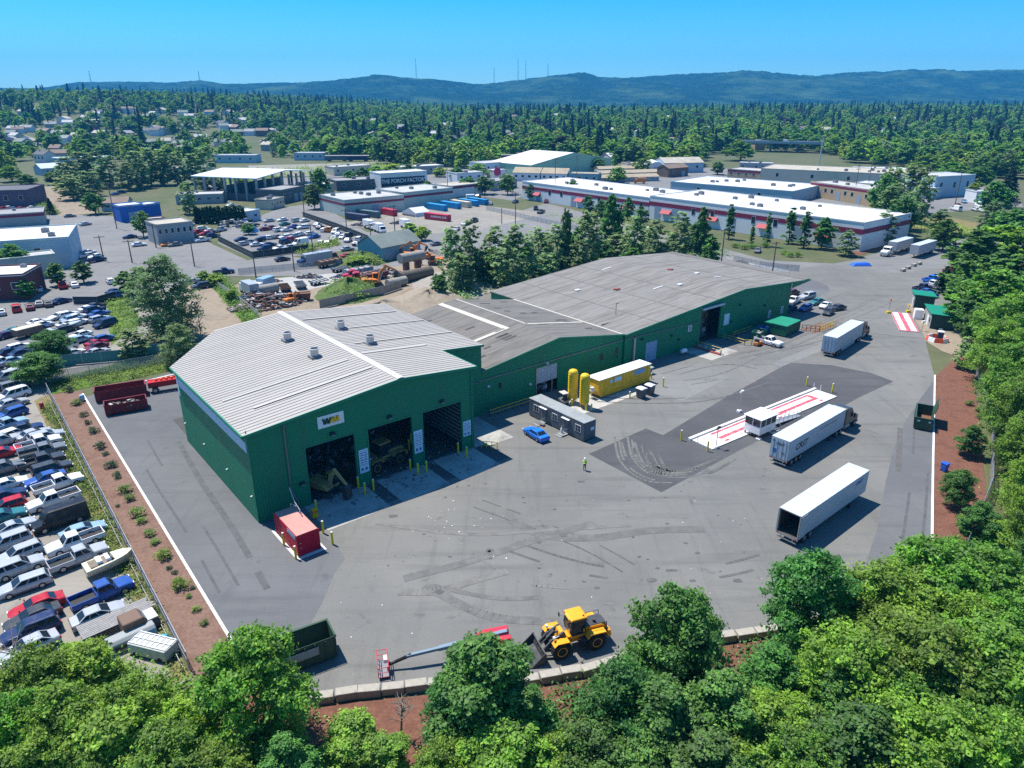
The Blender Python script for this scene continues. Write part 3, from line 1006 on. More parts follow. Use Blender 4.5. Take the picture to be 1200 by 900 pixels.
for b in (16, 27, 38):
    for a0, a1 in ((71.4, 107.3), (107.5, 131)):
        m.prism_y([(a0, zB(a0) + .002), (a1, zB(a1) + .002), (a1, zB(a1) + .02), (a0, zB(a0) + .02)], b, b + .3)
m.build('roof_seam', mat('roof_lap', (.155, .145, .132), .9, var=.25), rf3)
for a, b, c in ((84, 34, 0), (90, 28, 1), (101, 20, 0), (110, 30, 1), (112, 24, 0)):
    MB().box((a, b, zB(a) + .1), (1.3, .9, .28), c).build('roof_hatch', [ROOFA2, mat('red_hatch', (.25, .07, .05), .7)], rf3)
for a, b in ((99, 41), (112, 19), (95, 22)):
    MB().prism_y([(a, zB(a) + .01), (a + 3, zB(a + 3) + .01), (a + 3, zB(a + 3) + .12), (a, zB(a) + .12)], b, b + .35).build('roof_light', ROOFA2, rf3)
m = MB()
m.cyl((78, 17, zB(78)), (78, 17, zB(78) + 2.2), .05)
m.bx(78, 78.7, 16.97, 17.03, zB(78) + 2.1, zB(78) + 2.2)
m.build('roof_mast', BLK, rf3)
m = MB()
m.prism_y([(71.2, zB(71.2) - .3), (107.4, 9.2), (133.4, zB(133.4) - .35), (133.4, zB(133.4) + .01), (107.4, 9.51), (71.2, zB(71.2) + .01)], 7.88, 7.995)
m.prism_y([(126.3, zB(126.3) - 1.5), (133.3, zB(133.3) - .4), (133.3, zB(133.3) - .25), (126.3, zB(126.3) - .22)], 8.05, 8.25)
m.build('fascia', GTRIM, far)
m = MB()
m.prism_y([(71.4, 5.75), (93, 5.0), (93, 5.1), (71.4, 5.87)], 8.12, 8.29)
m.build('drip_ledge', GREYM, far)
m = MB()
m.bx(77.2, 80.3, 8.22, 8.297, 0, 3.85)
m.build('loading_door', mat('pale_blue_door', (.24, .36, .5), .5, var=.05, rib=('Z', .2, .02)), far)
m = MB()
m.bx(73.5, 73.95, 7.95, 8.25, 0, 5.6)
m.build('duct', STEEL, far)
m = MB()
m.bx(93.3, 100.4, 7.7, 8.28, 7.35, 7.75)
m.build('shutter_housing', mat('housing_grey', (.45, .5, .54), .5, .2), far)
for a, w_, z0, z1 in ((89.6, 1.1, 3.6, 4.8), (118, .9, 1.2, 2.8), (123, .9, 1.3, 2.9)):
    m = MB()
    m.bx(a, a + w_, 8.23, 8.297, z0, z1)
    f = m.build('window', WHITE, far)
    m = MB()
    m.bx(a + .12, a + w_ - .12, 8.215, 8.228, z0 + .12, z1 - .12)
    m.build('pane', mat('pale_glass', (.2, .3, .36), .15, var=0), f)
m = MB()
m.bx(101.4, 103.2, 8.24, 8.297, 2.6, 5.0)
m.build('notice_board', SIGNB, far)
for a, z in ((75.9, 4.9), (84.5, 3.9), (86.8, 2.6), (106.5, 6.2), (116, 4.4), (104, 3)):
    m = MB()
    m.prism_x([(-.35, -.1), (-.01, -.2), (-.01, .2), (-.2, .2)], -.2, .2)
    o = m.build('wall_lamp', BLK, far)
    o.location = (a, 8.3, z)
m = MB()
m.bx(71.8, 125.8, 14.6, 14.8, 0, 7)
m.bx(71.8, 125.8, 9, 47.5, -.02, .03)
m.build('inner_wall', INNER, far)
# bales in the tall bay
m = MB()
for k in range(5):
    for j in range(6):
        m.box((94.6 + k * 1.1, 11.8 + rt.uniform(-.2, .2), .6 + j * 1.02), (1.05, 1.4, 1.0), rt.choice([1, 1, 2, 4, 0]), rt.uniform(-.06, .06))
o = m.build('baled_waste', TR)
o.location = (*ORG, 0)
o.rotation_euler.z = ANG
tag(o, kind='stuff')
m = MB()
for k in range(60):
    m.box((rt.uniform(50.6, 53.4), rt.uniform(8.8, 11), rt.uniform(.1, 1.4)), (rt.uniform(.2, .7), rt.uniform(.2, .6), rt.uniform(.1, .5)), rt.choice([1, 2, 3, 0]), rt.uniform(0, 3))
o = m.build('sack_pile', TR)
o.location = (*ORG, 0)
o.rotation_euler.z = ANG
tag(o, kind='stuff')
PAINT = {n: mat('paint_' + n, c, .28, .15 if n in ('silver', 'grey', 'gold') else 0, var=.03, dirt=((.3, .27, .23), .18), dscale=1.2) for n, c in {
    'white': (.74, .74, .73), 'silver': (.42, .44, .46), 'grey': (.18, .19, .2), 'charcoal': (.05, .053, .058), 'black': (.016, .016, .018), 'navy': (.02, .035, .10),
    'blue': (.03, .09, .32), 'pale blue': (.25, .38, .5), 'teal': (.03, .17, .19), 'green': (.03, .1, .06), 'red': (.42, .015, .025), 'maroon': (.13, .015, .025),
    'beige': (.42, .37, .28), 'purple': (.07, .03, .09), 'orange': (.6, .2, .03), 'bright blue': (.01, .16, .62), 'yellow': (.7, .5, .03)}.items()}

# kind: L, W, body top stations (x from rear to front, half width factor, top z), glasshouse (rear bottom, rear top, front top, front bottom, roof z), wheel x
CARK = {
    'sedan': dict(L=4.75, W=1.82, st=[(-2.37, .84, .72), (-2.3, .92, .93), (-1.55, .99, 1.0), (0, 1, .98), (1.0, .99, .98), (1.75, .96, .88), (2.25, .88, .74), (2.37, .8, .6)], gh=(-1.75, -1.05, .2, 1.05, 1.45), wx=(-1.4, 1.42)),
    'coupe': dict(L=4.5, W=1.82, st=[(-2.25, .84, .7), (-2.15, .92, .95), (-1.5, .99, .97), (0, 1, .93), (.8, .99, .94), (1.6, .96, .85), (2.1, .88, .7), (2.25, .8, .55)], gh=(-1.75, -.7, .05, .9, 1.32), wx=(-1.3, 1.38)),
    'hatchback': dict(L=4.1, W=1.75, st=[(-2.05, .9, .75), (-2.0, .95, 1.0), (-1.3, .99, 1.02), (0, 1, 1.0), (.95, .99, 1.0), (1.55, .96, .9), (1.95, .88, .75), (2.05, .8, .6)], gh=(-1.98, -1.6, .15, 1.05, 1.52), wx=(-1.25, 1.27)),
    'wagon': dict(L=4.75, W=1.8, st=[(-2.37, .9, .75), (-2.3, .95, .98), (-1.5, .99, 1.0), (0, 1, .98), (1.0, .99, .98), (1.75, .96, .88), (2.25, .88, .74), (2.37, .8, .6)], gh=(-2.28, -1.95, .2, 1.05, 1.5), wx=(-1.4, 1.42)),
    'suv': dict(L=4.75, W=1.9, st=[(-2.37, .92, .8), (-2.3, .96, 1.1), (-1.5, .99, 1.12), (0, 1, 1.1), (1.0, .99, 1.1), (1.8, .97, 1.03), (2.28, .9, .9), (2.37, .84, .7)], gh=(-2.28, -2.05, .3, 1.05, 1.76), wx=(-1.42, 1.45)),
    'minivan': dict(L=5.0, W=1.95, st=[(-2.5, .92, .8), (-2.43, .96, 1.08), (-1.5, .99, 1.1), (0, 1, 1.08), (1.2, .99, 1.06), (1.9, .96, .95), (2.4, .88, .8), (2.5, .8, .65)], gh=(-2.4, -2.15, .55, 1.5, 1.78), wx=(-1.5, 1.5)),
    'van': dict(L=5.8, W=2.05, st=[(-2.9, .97, 1.1), (-2.88, .99, 1.3), (-1.5, 1, 1.3), (0, 1, 1.3), (1.6, .99, 1.28), (2.3, .96, 1.1), (2.8, .9, .9), (2.9, .84, .7)], gh=(-2.87, -2.8, 1.2, 1.95, 2.45), wx=(-1.75, 1.85)),
    'pickup': dict(L=5.7, W=1.98, st=[(-.55, 1, 1.08), (-.5, 1, 1.1), (0, 1, 1.1), (1.3, .99, 1.1), (2.1, .98, 1.07), (2.75, .92, .95), (2.85, .86, .75)], gh=(-.5, -.4, .75, 1.35, 1.82), wx=(-1.75, 1.8)),
}

def car_bits(kind, rack=False):
    k = CARK[kind]
    L, Wd = k['L'], k['W'] / 2
    body, glass = MB(), {}
    secs = []
    for i, (x, wf, zt) in enumerate(k['st']):
        w_ = Wd * wf
        zb = .24 if 0 < i < len(k['st']) - 1 else .34
        zm = zb + (zt - zb) * .45
        secs.append([(x, -w_ * .9, zb), (x, -w_, zm), (x, -w_ * .97, zt - .09), (x, -w_ * .84, zt), (x, w_ * .84, zt), (x, w_ * .97, zt - .09), (x, w_, zm), (x, w_ * .9, zb)])
    body.loft(secs)
    rb, rt_, ft, fb, zr = k['gh']
    zbelt = lambda x: np.interp(x, [s[0] for s in k['st']], [s[2] for s in k['st']]) - .02
    wb, wt = Wd * .9, Wd * (.72 if kind not in ('van',) else .86)
    zmid = zr - .07
    B = lambda x, s, w_, z: (x, s * w_, z)
    gsec = [[B(rb, -1, wb, zbelt(rb)), B(fb, -1, wb, zbelt(fb)), B(fb, 1, wb, zbelt(fb)), B(rb, 1, wb, zbelt(rb))],
            [B(rt_, -1, wt, zmid), B(ft, -1, wt, zmid), B(ft, 1, wt, zmid), B(rt_, 1, wt, zmid)],
            [B(rt_ + .12, -1, wt * .82, zr), B(ft - .16, -1, wt * .82, zr), B(ft - .16, 1, wt * .82, zr), B(rt_ + .12, 1, wt * .82, zr)]]
    body.loft(gsec)
    p, t = gsec[0], gsec[1]
    ws = MB().pane(p[1], p[2], t[2], t[1], (.05, .05, .1, .06))
    rw = MB().pane(p[3], p[0], t[0], t[3], (.08, .08, .15, .08))
    sw = []
    for s in (0, 1):
        m_ = MB()
        a, b, c, d = (p[0], p[1], t[1], t[0]) if s == 0 else (p[2], p[3], t[3], t[2])
        A, Bv, Cv, D = map(Vector, (a, b, c, d))
        cuts = {'pickup': [(.06, .5), (.54, .9)], 'van': [(.78, .93)], 'coupe': [(.1, .48), (.52, .93)]}.get(kind, [(.05, .3), (.34, .62), (.66, .93)])
        for c0, c1 in cuts:
            if s == 1:
                c0, c1 = 1 - c1, 1 - c0
            m_.pane(A.lerp(Bv, c0), A.lerp(Bv, c1), D.lerp(Cv, c1), D.lerp(Cv, c0), (.0, .0, .12, .08), .008)
        sw.append(m_)
    x_f, x_r = k['st'][-2][0], k['st'][1][0]
    for s in (-1, 1):
        body.bx(k['wx'][0] + .45, k['wx'][1] - .45, s * Wd - .03, s * Wd + .012, .2, .36, 1)
        body.box((fb - .25, s * (Wd + .08), zbelt(0) + .12), (.12, .2, .14), 1)
        for xx in ((-.05, fb - .35) if kind != 'pickup' else (-.45, fb - .2)):
            body.bx(xx, xx + .02, s * Wd - .04, s * Wd + .004, .45, zbelt(0) - .05, 1)
    body.bx(x_f - .02, k['st'][-1][0] + .012, -Wd * .5, Wd * .5, .4, .58, 1)
    if kind == 'pickup':
        body.bx(-2.8, -.57, -Wd + .11, Wd - .11, .621, .64, 1)
        body.bx(-2.85, -.56, -Wd, -Wd + .1, .5, 1.08).bx(-2.85, -.56, Wd - .1, Wd, .5, 1.08).bx(-2.85, -2.77, -Wd + .1, Wd - .1, .5, 1.06).bx(-2.8, -.56, -Wd + .1, Wd - .1, .45, .62)
    wheels = []
    r = .33 if kind in ('sedan', 'coupe', 'hatchback', 'wagon', 'minivan') else .38
    for x in k['wx']:
        for s in (-1, 1):
            m_ = MB()
            y0, y1 = s * (Wd - .2), s * (Wd + .012)
            m_.cyl((x, y0, r), (x, y1, r), r, r, 14, 0)
            m_.cyl((x, y1, r), (x, y1 + s * .008, r), r * .62, r * .55, 10, 1)
            wheels.append(m_)
    x0, x1 = (-2.85 if kind == 'pickup' else k['st'][0][0]), k['st'][-1][0]
    zl = k['st'][-2][2]
    hl = [MB().bx(x1 - .16, x1 - .01, s * Wd * .72 - .17, s * Wd * .72 + .17, zl - .2, zl - .04) for s in (-1, 1)]
    zt_ = 1.0 if kind == 'pickup' else k['st'][1][2]
    tl = [MB().bx(x0 - .008, x0 + .12, s * Wd * .8 - .12, s * Wd * .8 + .12, zt_ - .3, zt_ - .1) for s in (-1, 1)]
    if rack:
        body.bx(-2.7, .9, -.8, -.72, 1.95, 2.03).bx(-2.7, .9, .72, .8, 1.95, 2.03)
        for x in (-2.6, -.9, .8):
            body.bx(x, x + .07, -.8, .8, 1.9, 1.97)
            for s in (-1, 1):
                body.bx(x, x + .06, s * .76 - .03, s * .76 + .03, 1.05, 1.9)
    return body, ws, rw, sw, wheels, hl, tl

CARMESH = {}

def carmesh(kind, full):
    key = (kind, full)
    if key in CARMESH:
        return CARMESH[key]
    body, ws, rw, sw, wh, hl, tl = car_bits(kind)
    P = PAINT['white']
    if full:
        r = dict(body=body.mesh('car_body', [P, BLK], bevel=.025), windshield=ws.mesh('windshield', GLASS), rear_window=rw.mesh('rear_window', GLASS), side_window=[x.mesh('side_window', GLASS) for x in sw],
                 wheel=[x.mesh('wheel', [TYRE, RIM]) for x in wh], headlight=[x.mesh('headlight', LAMPW) for x in hl], tail_light=[x.mesh('tail_light', LAMPR) for x in tl])
    else:
        m_ = MB()
        body.m = [2 if q else 0 for q in body.m]
        for q, mi in ((body, -1), (ws, 1), (rw, 1), (sw[0], 1), (sw[1], 1)) + tuple((x, 4) for x in tl):
            m_.add(q.v, q.f, mi)
            if mi < 0:
                m_.m[:] = body.m
        for x in wh:
            o = len(m_.v)
            m_.v += x.v
            m_.f += [tuple(i + o for i in f) for f in x.f]
            m_.m += [2 if q == 0 else 3 for q in x.m]
        r = m_.mesh('car', [P, GLASS, TYRE, RIM, LAMPR])
    CARMESH[key] = r
    return r

def paint_slot(o, colour):
    s = o.material_slots[0]
    s.link = 'OBJECT'
    s.material = PAINT[colour]

NAMEC = {'sedan': 'sedan', 'coupe': 'coupe', 'hatchback': 'hatchback', 'wagon': 'station_wagon', 'suv': 'suv', 'minivan': 'minivan', 'van': 'cargo_van', 'pickup': 'pickup_truck'}
CATC = {'pickup': 'pickup', 'van': 'van', 'minivan': 'van', 'suv': 'car', 'hatchback': 'car', 'wagon': 'car'}

def car(kind, colour, x, y, rz, label, group=None, full=True, z=0):
    q = carmesh(kind, full)
    cat = CATC.get(kind, 'car')
    if not full:
        o = bpy.data.objects.new('parked_' + NAMEC[kind], q)
        COL.objects.link(o)
        place(o, (x, y, z), rz)
        paint_slot(o, colour)
        return tag(o, label, cat, group)
    t = thing('parked_' + NAMEC[kind], label, cat, (x, y, z), rz, group)
    for n, me in q.items():
        for mm in (me if isinstance(me, list) else [me]):
            o = bpy.data.objects.new(n, mm)
            COL.objects.link(o)
            o.parent = t
            if n == 'body':
                paint_slot(o, colour)
    return t

AUTO = []          # (object, description, fallback) whose label is finished once everything stands
LANDMARK = []      # (x, y, z, phrase)

def C(lst, rz, zone, group, full, jit=4, flip=.3):
    for e in lst:
        u, v, kind, col = e[:4]
        x, y = G(u, v, .7)
        a = rz + R(cr_.uniform(-jit, jit))
        f = e[4] if len(e) > 4 else (cr_.random() < flip)
        o = car(kind, col, x, y, a + (PI if f else 0), None, group, full)
        AUTO.append((o, f"{col} {NAMEC[kind].replace('_', ' ')} {zone}"))

cr_ = random.Random(21)
S_, P_, V_, H_, W_, M_, K_, U_ = 'sedan', 'pickup', 'van', 'hatchback', 'wagon', 'minivan', 'coupe', 'suv'
HB = head(25, 582, 97, 560)
# row along the verge, bark strip behind it
C([(115, 719, S_, 'silver', 0), (119, 694, P_, 'blue', 0), (92, 652, P_, 'silver', 0), (88, 634, P_, 'white', 1), (97, 621, S_, 'pale blue', 0), (63, 585, P_, 'white', 1), (68, 566, P_, 'white', 0), (53, 560, S_, 'blue', 1),
   (61, 549, U_, 'charcoal', 0), (48, 540, P_, 'charcoal', 0), (50, 528, P_, 'grey', 0), (45, 519, P_, 'white', 0), (54, 510, W_, 'silver', 0), (25, 504, P_, 'navy', 0)], HB, 'in the row along the grassy verge', 'cars in the row along the verge', True)
C([(8, 567, S_, 'white', 0), (5, 580, S_, 'navy', 0), (8, 592, H_, 'red', 1), (3, 604, S_, 'teal', 0), (17, 616, K_, 'silver', 0), (8, 636, U_, 'silver', 1), (22, 648, W_, 'silver', 1), (22, 664, U_, 'silver', 0), (28, 684, W_, 'silver', 1),
   (43, 709, S_, 'red', 1), (38, 722, S_, 'charcoal', 1), (36, 738, U_, 'navy', 1), (34, 757, S_, 'silver', 1), (5, 548, U_, 'grey', 0), (3, 530, S_, 'red', 0), (3, 516, U_, 'silver', 0)], HB, 'in the second row of the salvage yard', 'cars in the second salvage row', True)
HL = head(2, 484, 28, 476)
C([(40, 508, S_, 'silver', 0), (17, 507, W_, 'white', 0), (7, 498, P_, 'pale blue', 0), (12, 484, W_, 'blue', 1), (14, 472, S_, 'silver', 0), (15, 462, M_, 'white', 1), (18, 452, U_, 'grey', 0), (9, 441, M_, 'silver', 1), (10, 431, P_, 'charcoal', 0),
   (15, 422, S_, 'pale blue', 0), (6, 413, S_, 'navy', 1), (26, 413, S_, 'navy', 0), (23, 406, W_, 'white', 0), (19, 430, H_, 'white', 1), (2, 456, S_, 'black', 0), (2, 424, U_, 'white', 0)], HL, 'in the crowded salvage lot', 'cars in the crowded salvage lot', True)
HM = head(60, 416, 88, 408)
C([(73, 402, S_, 'pale blue', 0), (76, 407, U_, 'white', 1), (75, 412, S_, 'silver', 0), (76, 417, S_, 'silver', 0), (86, 413, S_, 'white', 0), (95, 397, W_, 'pale blue', 0), (94, 392, S_, 'white', 1), (113, 401, K_, 'red', 0), (112, 406, S_, 'maroon', 1), (114, 412, S_, 'silver', 0), (84, 420, W_, 'white', 0),
   (123, 396, H_, 'blue', 0), (70, 412, S_, 'white', 0)], HM, 'behind the teal slatted fence', 'cars behind the teal fence', False)
C([(80, 368, W_, 'white', 0), (84, 373, S_, 'pale blue', 0), (79, 379, S_, 'silver', 0), (78, 385, W_, 'charcoal', 0), (69, 370, S_, 'white', 1), (90, 371, S_, 'white', 0), (92, 377, W_, 'white', 0), (112, 358, S_, 'charcoal', 0), (111, 363, U_, 'navy', 0), (116, 367, S_, 'blue', 0), (117, 373, W_, 'silver', 0), (123, 379, M_, 'navy', 1),
   (104, 361, S_, 'white', 0), (45, 377, S_, 'white', 0), (46, 385, U_, 'navy', 0), (19, 386, K_, 'teal', 0), (8, 392, S_, 'purple', 0), (51, 380, H_, 'white', 0)], HM, 'in the middle salvage rows', 'cars in the middle salvage rows', False)
HF = head(33, 350, 37, 365)
C([(19, 361, U_, 'red', 1), (35, 359, S_, 'maroon', 1), (46, 355, S_, 'grey', 1), (57, 355, S_, 'charcoal', 1), (1, 365, S_, 'silver', 1), (45, 338, S_, 'white', 1), (73, 334, P_, 'red', 1), (87, 333, S_, 'white', 1), (129, 329, H_, 'white', 1), (77, 306, S_, 'white', 1)], HF, 'near the maroon workshop', 'cars near the maroon workshop', False)
C([(72, 352, S_, 'navy'), (135, 341, S_, 'navy'), (140, 345, U_, 'blue'), (113, 304, P_, 'navy', 0), (95, 297, S_, 'silver'), (100, 299, S_, 'white'), (104, 295, S_, 'white'), (108, 298, H_, 'silver'), (112, 300, S_, 'white')], HM, 'beside the pale blue warehouse', 'cars beside the blue warehouse', False)
# fenced lot
HI = head(320, 288, 352, 283)
C([(315, 258, S_, 'silver'), (331, 257, S_, 'white'), (311, 268, S_, 'maroon'), (319, 266, S_, 'maroon'), (327, 269, U_, 'white'), (336, 269, S_, 'white'), (345, 266, P_, 'blue'), (355, 266, U_, 'white'), (334, 262, S_, 'teal'), (309, 279, S_, 'blue'), (317, 278, H_, 'white'), (325, 277, S_, 'grey'), (334, 277, W_, 'white'),
   (344, 276, S_, 'silver'), (352, 274, W_, 'white'), (341, 280, H_, 'red'), (335, 283, U_, 'navy'), (352, 285, V_, 'white'), (316, 286, S_, 'navy'), (327, 290, S_, 'white'), (341, 290, P_, 'silver'), (301, 286, S_, 'white'), (294, 283, S_, 'grey'), (282, 280, S_, 'navy'), (287, 285, W_, 'silver'), (303, 281, S_, 'black'), (310, 291, U_, 'navy'),
   (365, 273, W_, 'white'), (368, 277, S_, 'blue'), (348, 258, U_, 'silver'), (357, 258, S_, 'white')], HI, 'in the fenced impound lot', 'cars in the impound lot', False, 12)
HJ = head(366, 268, 380, 262)
C([(372, 263, S_, 'white'), (375, 266, S_, 'navy'), (380, 269, W_, 'white'), (386, 269, P_, 'orange'), (393, 271, M_, 'white'), (397, 274, S_, 'pale blue'), (401, 277, S_, 'white'), (409, 275, U_, 'charcoal'), (391, 279, W_, 'silver'), (377, 284, H_, 'white'), (384, 284, S_, 'silver'), (408, 281, S_, 'silver'), (421, 280, U_, 'white'), (418, 285, S_, 'navy')], HJ,
  'along the street side fence of the impound lot', 'cars along the impound lot fence', False)
HS = head(300, 305, 400, 292)
C([(331, 303, S_, 'charcoal', 0), (407, 291, S_, 'silver', 0), (428, 286, P_, 'white', 1), (408, 299, S_, 'red', 0), (82, 252.5, S_, 'grey', 0), (152, 277, S_, 'navy', 1), (163, 286, S_, 'white', 0), (196, 286, K_, 'orange', 1), (205, 286, S_, 'grey', 1), (226, 329, S_, 'silver', 0), (235, 335, U_, 'charcoal', 1), (262, 318, P_, 'navy', 0), (512, 285, S_, 'grey', 0)], HS, 'on the back street', 'cars on the back street', False)
C([(38, 230, U_, 'white'), (33, 231, S_, 'white'), (37, 226, S_, 'maroon'), (38, 237, U_, 'maroon'), (4, 244, S_, 'red'), (11, 243, S_, 'white'), (25, 244, S_, 'red'), (38, 243, S_, 'white'), (45, 244, H_, 'pale blue'), (8, 239, S_, 'white'), (33, 236, S_, 'navy'), (135, 227, S_, 'blue'), (143, 225, U_, 'navy'), (300, 253, S_, 'silver')], HM, 'by the purple warehouse', 'cars by the purple warehouse', False)
# staff cars behind the far end of the long hall and by the huts
HE = head(920, 362, 960, 352)
C([(929, 343, U_, 'maroon', 0), (946, 347, U_, 'silver', 1), (930, 352, P_, 'white', 1), (957, 353, S_, 'teal', 1), (925, 361, S_, 'navy', 1), (944, 360, S_, 'blue', 1), (967, 357, K_, 'white', 1), (971, 365, H_, 'charcoal', 1), (981, 360, S_, 'charcoal', 1)], head(938, 366, 985, 352), 'parked past the end of the long hall', 'staff cars past the long hall', True, 12)
C([(1092, 327, P_, 'bright blue', 0), (1098, 326, S_, 'white', 0), (1093, 333, P_, 'white', 0), (1103, 335, P_, 'silver', 0), (1081, 337, P_, 'navy', 0), (1087, 341, S_, 'blue', 0), (1090, 346, U_, 'blue', 0), (1100, 323, S_, 'grey', 0), (1115, 316, P_, 'red', 0)], head(1075, 340, 1110, 334), 'in the parking beside the green huts', 'cars beside the green huts', True)
C([(1140, 303, S_, 'white', 1), (1150, 300, S_, 'silver', 1), (1128, 298, V_, 'black', 0)], head(1075, 340, 1110, 334), 'at the far edge of the yard under the trees', 'cars at the far yard edge', False)
# trade park and street by the long warehouse
HT = head(970, 268, 1010, 295)
C([(972, 231, S_, 'red'), (980, 231, S_, 'white'), (988, 231, U_, 'charcoal'), (943, 225, S_, 'red'), (935, 226, U_, 'white'), (888, 293, S_, 'grey', 0), (698, 255, S_, 'navy'), (1143, 245, U_, 'white'), (1147, 241, V_, 'white'), (1153, 247, V_, 'white'), (1122, 240, S_, 'maroon'), (1130, 236, U_, 'pale blue'), (1155, 225, V_, 'red'), (1120, 245, V_, 'white'), (1160, 251, S_, 'white')], HT, 'in the trade park lot', 'cars in the trade park lot', False, 20)
C([(628, 244, P_, 'black', 0), (634, 248, P_, 'charcoal', 0), (640, 236, U_, 'maroon', 0), (604, 236, S_, 'navy'), (575, 238, S_, 'silver'), (566, 233, S_, 'orange'), (560, 230, U_, 'grey'), (668, 252, S_, 'navy'), (760, 268, S_, 'white'), (800, 281, S_, 'grey'), (715, 232 - 6, S_, 'silver')], HT, 'on the street by the long striped warehouse', 'cars by the striped warehouse', False, 15)
# the blue saloon by the office cabin and the pickup by the railings
x, y = G(628, 508, .6)
car('sedan', 'bright blue', x, y, head(640, 514, 617, 500), 'bright blue sedan parked beside the grey office cabin', None, True)
x, y = G(901, 399, .8)
car('pickup', 'white', x, y, head(885, 394, 915, 402), 'white pickup with tools in its bed beside the green lidded containers', None, True)
# the tall white and black van in the salvage row
x, y = G(70, 606, 1)
car('van', 'black', x, y, HB + PI, 'tall black cargo van with raised nose among the white pickups', None, True)

def axle(parent, x, w_, r, name='wheel', dual=True, mats=None):
    for s in (-1, 1):
        m_ = MB()
        y1 = s * w_
        m_.cyl((x, y1 - s * (.55 if dual else .3), r), (x, y1, r), r, r, 18, 0)
        m_.cyl((x, y1, r), (x, y1 + s * .01, r), r * .62, r * .55, 14, 1)
        m_.cyl((x, y1 + s * .011, r), (x, y1 + s * .05, r), r * .2, r * .16, 8, 1)
        m_.build(name, mats or [TYRE, RIM], parent)

TRW = mat('trailer_white', (.38, .47, .54), .4, var=.04, scale=.8, dirt=((.27, .31, .34), .6), dscale=.8, stretch=(.5, 1, 2), rib=('X', .4, .008))
TRR = mat('trailer_roof', (.52, .57, .6), .5, var=.08, scale=.9, dirt=((.38, .39, .39), .7), dscale=.6, stretch=(3, .3, 1))
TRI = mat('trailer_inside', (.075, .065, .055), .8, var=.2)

def trailer(label, x, y, rz, open_=False, LL=16.1, axles=(-6.3, -5.0), name='semi_trailer', group=None, bodym=None):
    """origin under the middle of the trailer, +x to its nose"""
    bm_ = bodym or TRW
    t = thing(name, label, 'trailer', (x, y), rz, group)
    h = LL / 2
    z0, z1, w_ = 1.15, 4.1, 1.3
    m_ = MB()
    m_.bx(-h, h, -w_, -w_ + .08, z0, z1 - .05).bx(-h, h, w_ - .08, w_, z0, z1 - .05).bx(h - .08, h, -w_ + .081, w_ - .081, z0, z1 - .05)
    b_ = m_.build('box_body', bm_, t)
    MB().bx(-h - .01, h + .01, -w_ - .01, w_ + .01, z1 - .05, z1 + .01).build('roof', TRR, t)
    m_ = MB()
    for k in range(11):
        xx = -h + .7 + k * (LL - 1.4) / 10
        m_.bx(xx, xx + .05, -w_ + .02, w_ - .02, z1 + .01, z1 + .035)
    m_.build('roof_bow', TRR, t)
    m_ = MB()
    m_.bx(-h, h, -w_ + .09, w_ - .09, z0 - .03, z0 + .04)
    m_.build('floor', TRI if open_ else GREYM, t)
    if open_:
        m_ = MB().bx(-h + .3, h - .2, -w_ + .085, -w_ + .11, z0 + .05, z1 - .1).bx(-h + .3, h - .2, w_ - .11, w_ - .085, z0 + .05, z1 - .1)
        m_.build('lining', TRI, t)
        for s in (-1, 1):
            MB().bx(-h - .02, -h + 1.28, s * (w_ + .06) - .03, s * (w_ + .06) + .03, z0, z1 - .1).build('door_leaf', bm_, t)
    else:
        for s in (-1, 1):
            d_ = MB().bx(-h - .06, -h - .002, min(s * .02, s * (w_ - .04)), max(s * .02, s * (w_ - .04)), z0 + .05, z1 - .1).build('door_leaf', bm_, t)
            m_ = MB()
            for yy in (.35, .9):
                m_.cyl((-h - .09, s * yy, z0 + .1), (-h - .09, s * yy, z1 - .15), .025)
            m_.build('lock_rod', STEEL, d_)
    m_ = MB()
    m_.bx(-h - .05, -h + .1, -w_, -w_ + .12, z0 - .2, z1).bx(-h - .05, -h + .1, w_ - .12, w_, z0 - .2, z1).bx(-h - .05, -h + .1, -w_ + .121, w_ - .121, z1 - .1, z1 + .005).bx(-h - .04, -h + .1, -w_, w_, z0 - .25, z0 - .001)
    m_.build('rear_frame', STEEL, t)
    m_ = MB()
    m_.bx(-h - .02, -h + .08, -1.15, 1.15, .45, .58)
    for yy in (-.7, .7):
        m_.bx(-h, -h + .08, yy - .05, yy + .05, .58, .9)
    m_.build('bumper_bar', STEEL, t)
    m_ = MB()
    m_.bx(-h + .5, -h + 4, -.5, -.35, .7, 1.1).bx(-h + .5, -h + 4, .35, .5, .7, 1.1)
    m_.bx(-h + 4, h - .5, -.3, .3, 1.0, 1.11)
    m_.build('underframe', BLK, t)
    for s in (-1, 1):
        m_ = MB()
        m_.bx(h - 3.4, h - 3.2, s * .95 - .08, s * .95 + .08, .08, 1.1).bx(h - 3.5, h - 3.1, s * .95 - .16, s * .95 + .16, 0, .08)
        if abs(LL) > 13:
            m_.build('landing_leg', BLK, t)
    for xx in axles:
        axle(t, xx, 1.25, .51)
    for s in (-1, 1):
        MB().bx(-h - .062, -h - .042, s * 1.05 - .12, s * 1.05 + .12, z0 - .2, z0 - .08).build('tail_light', LAMPR, t)
    return t, b_

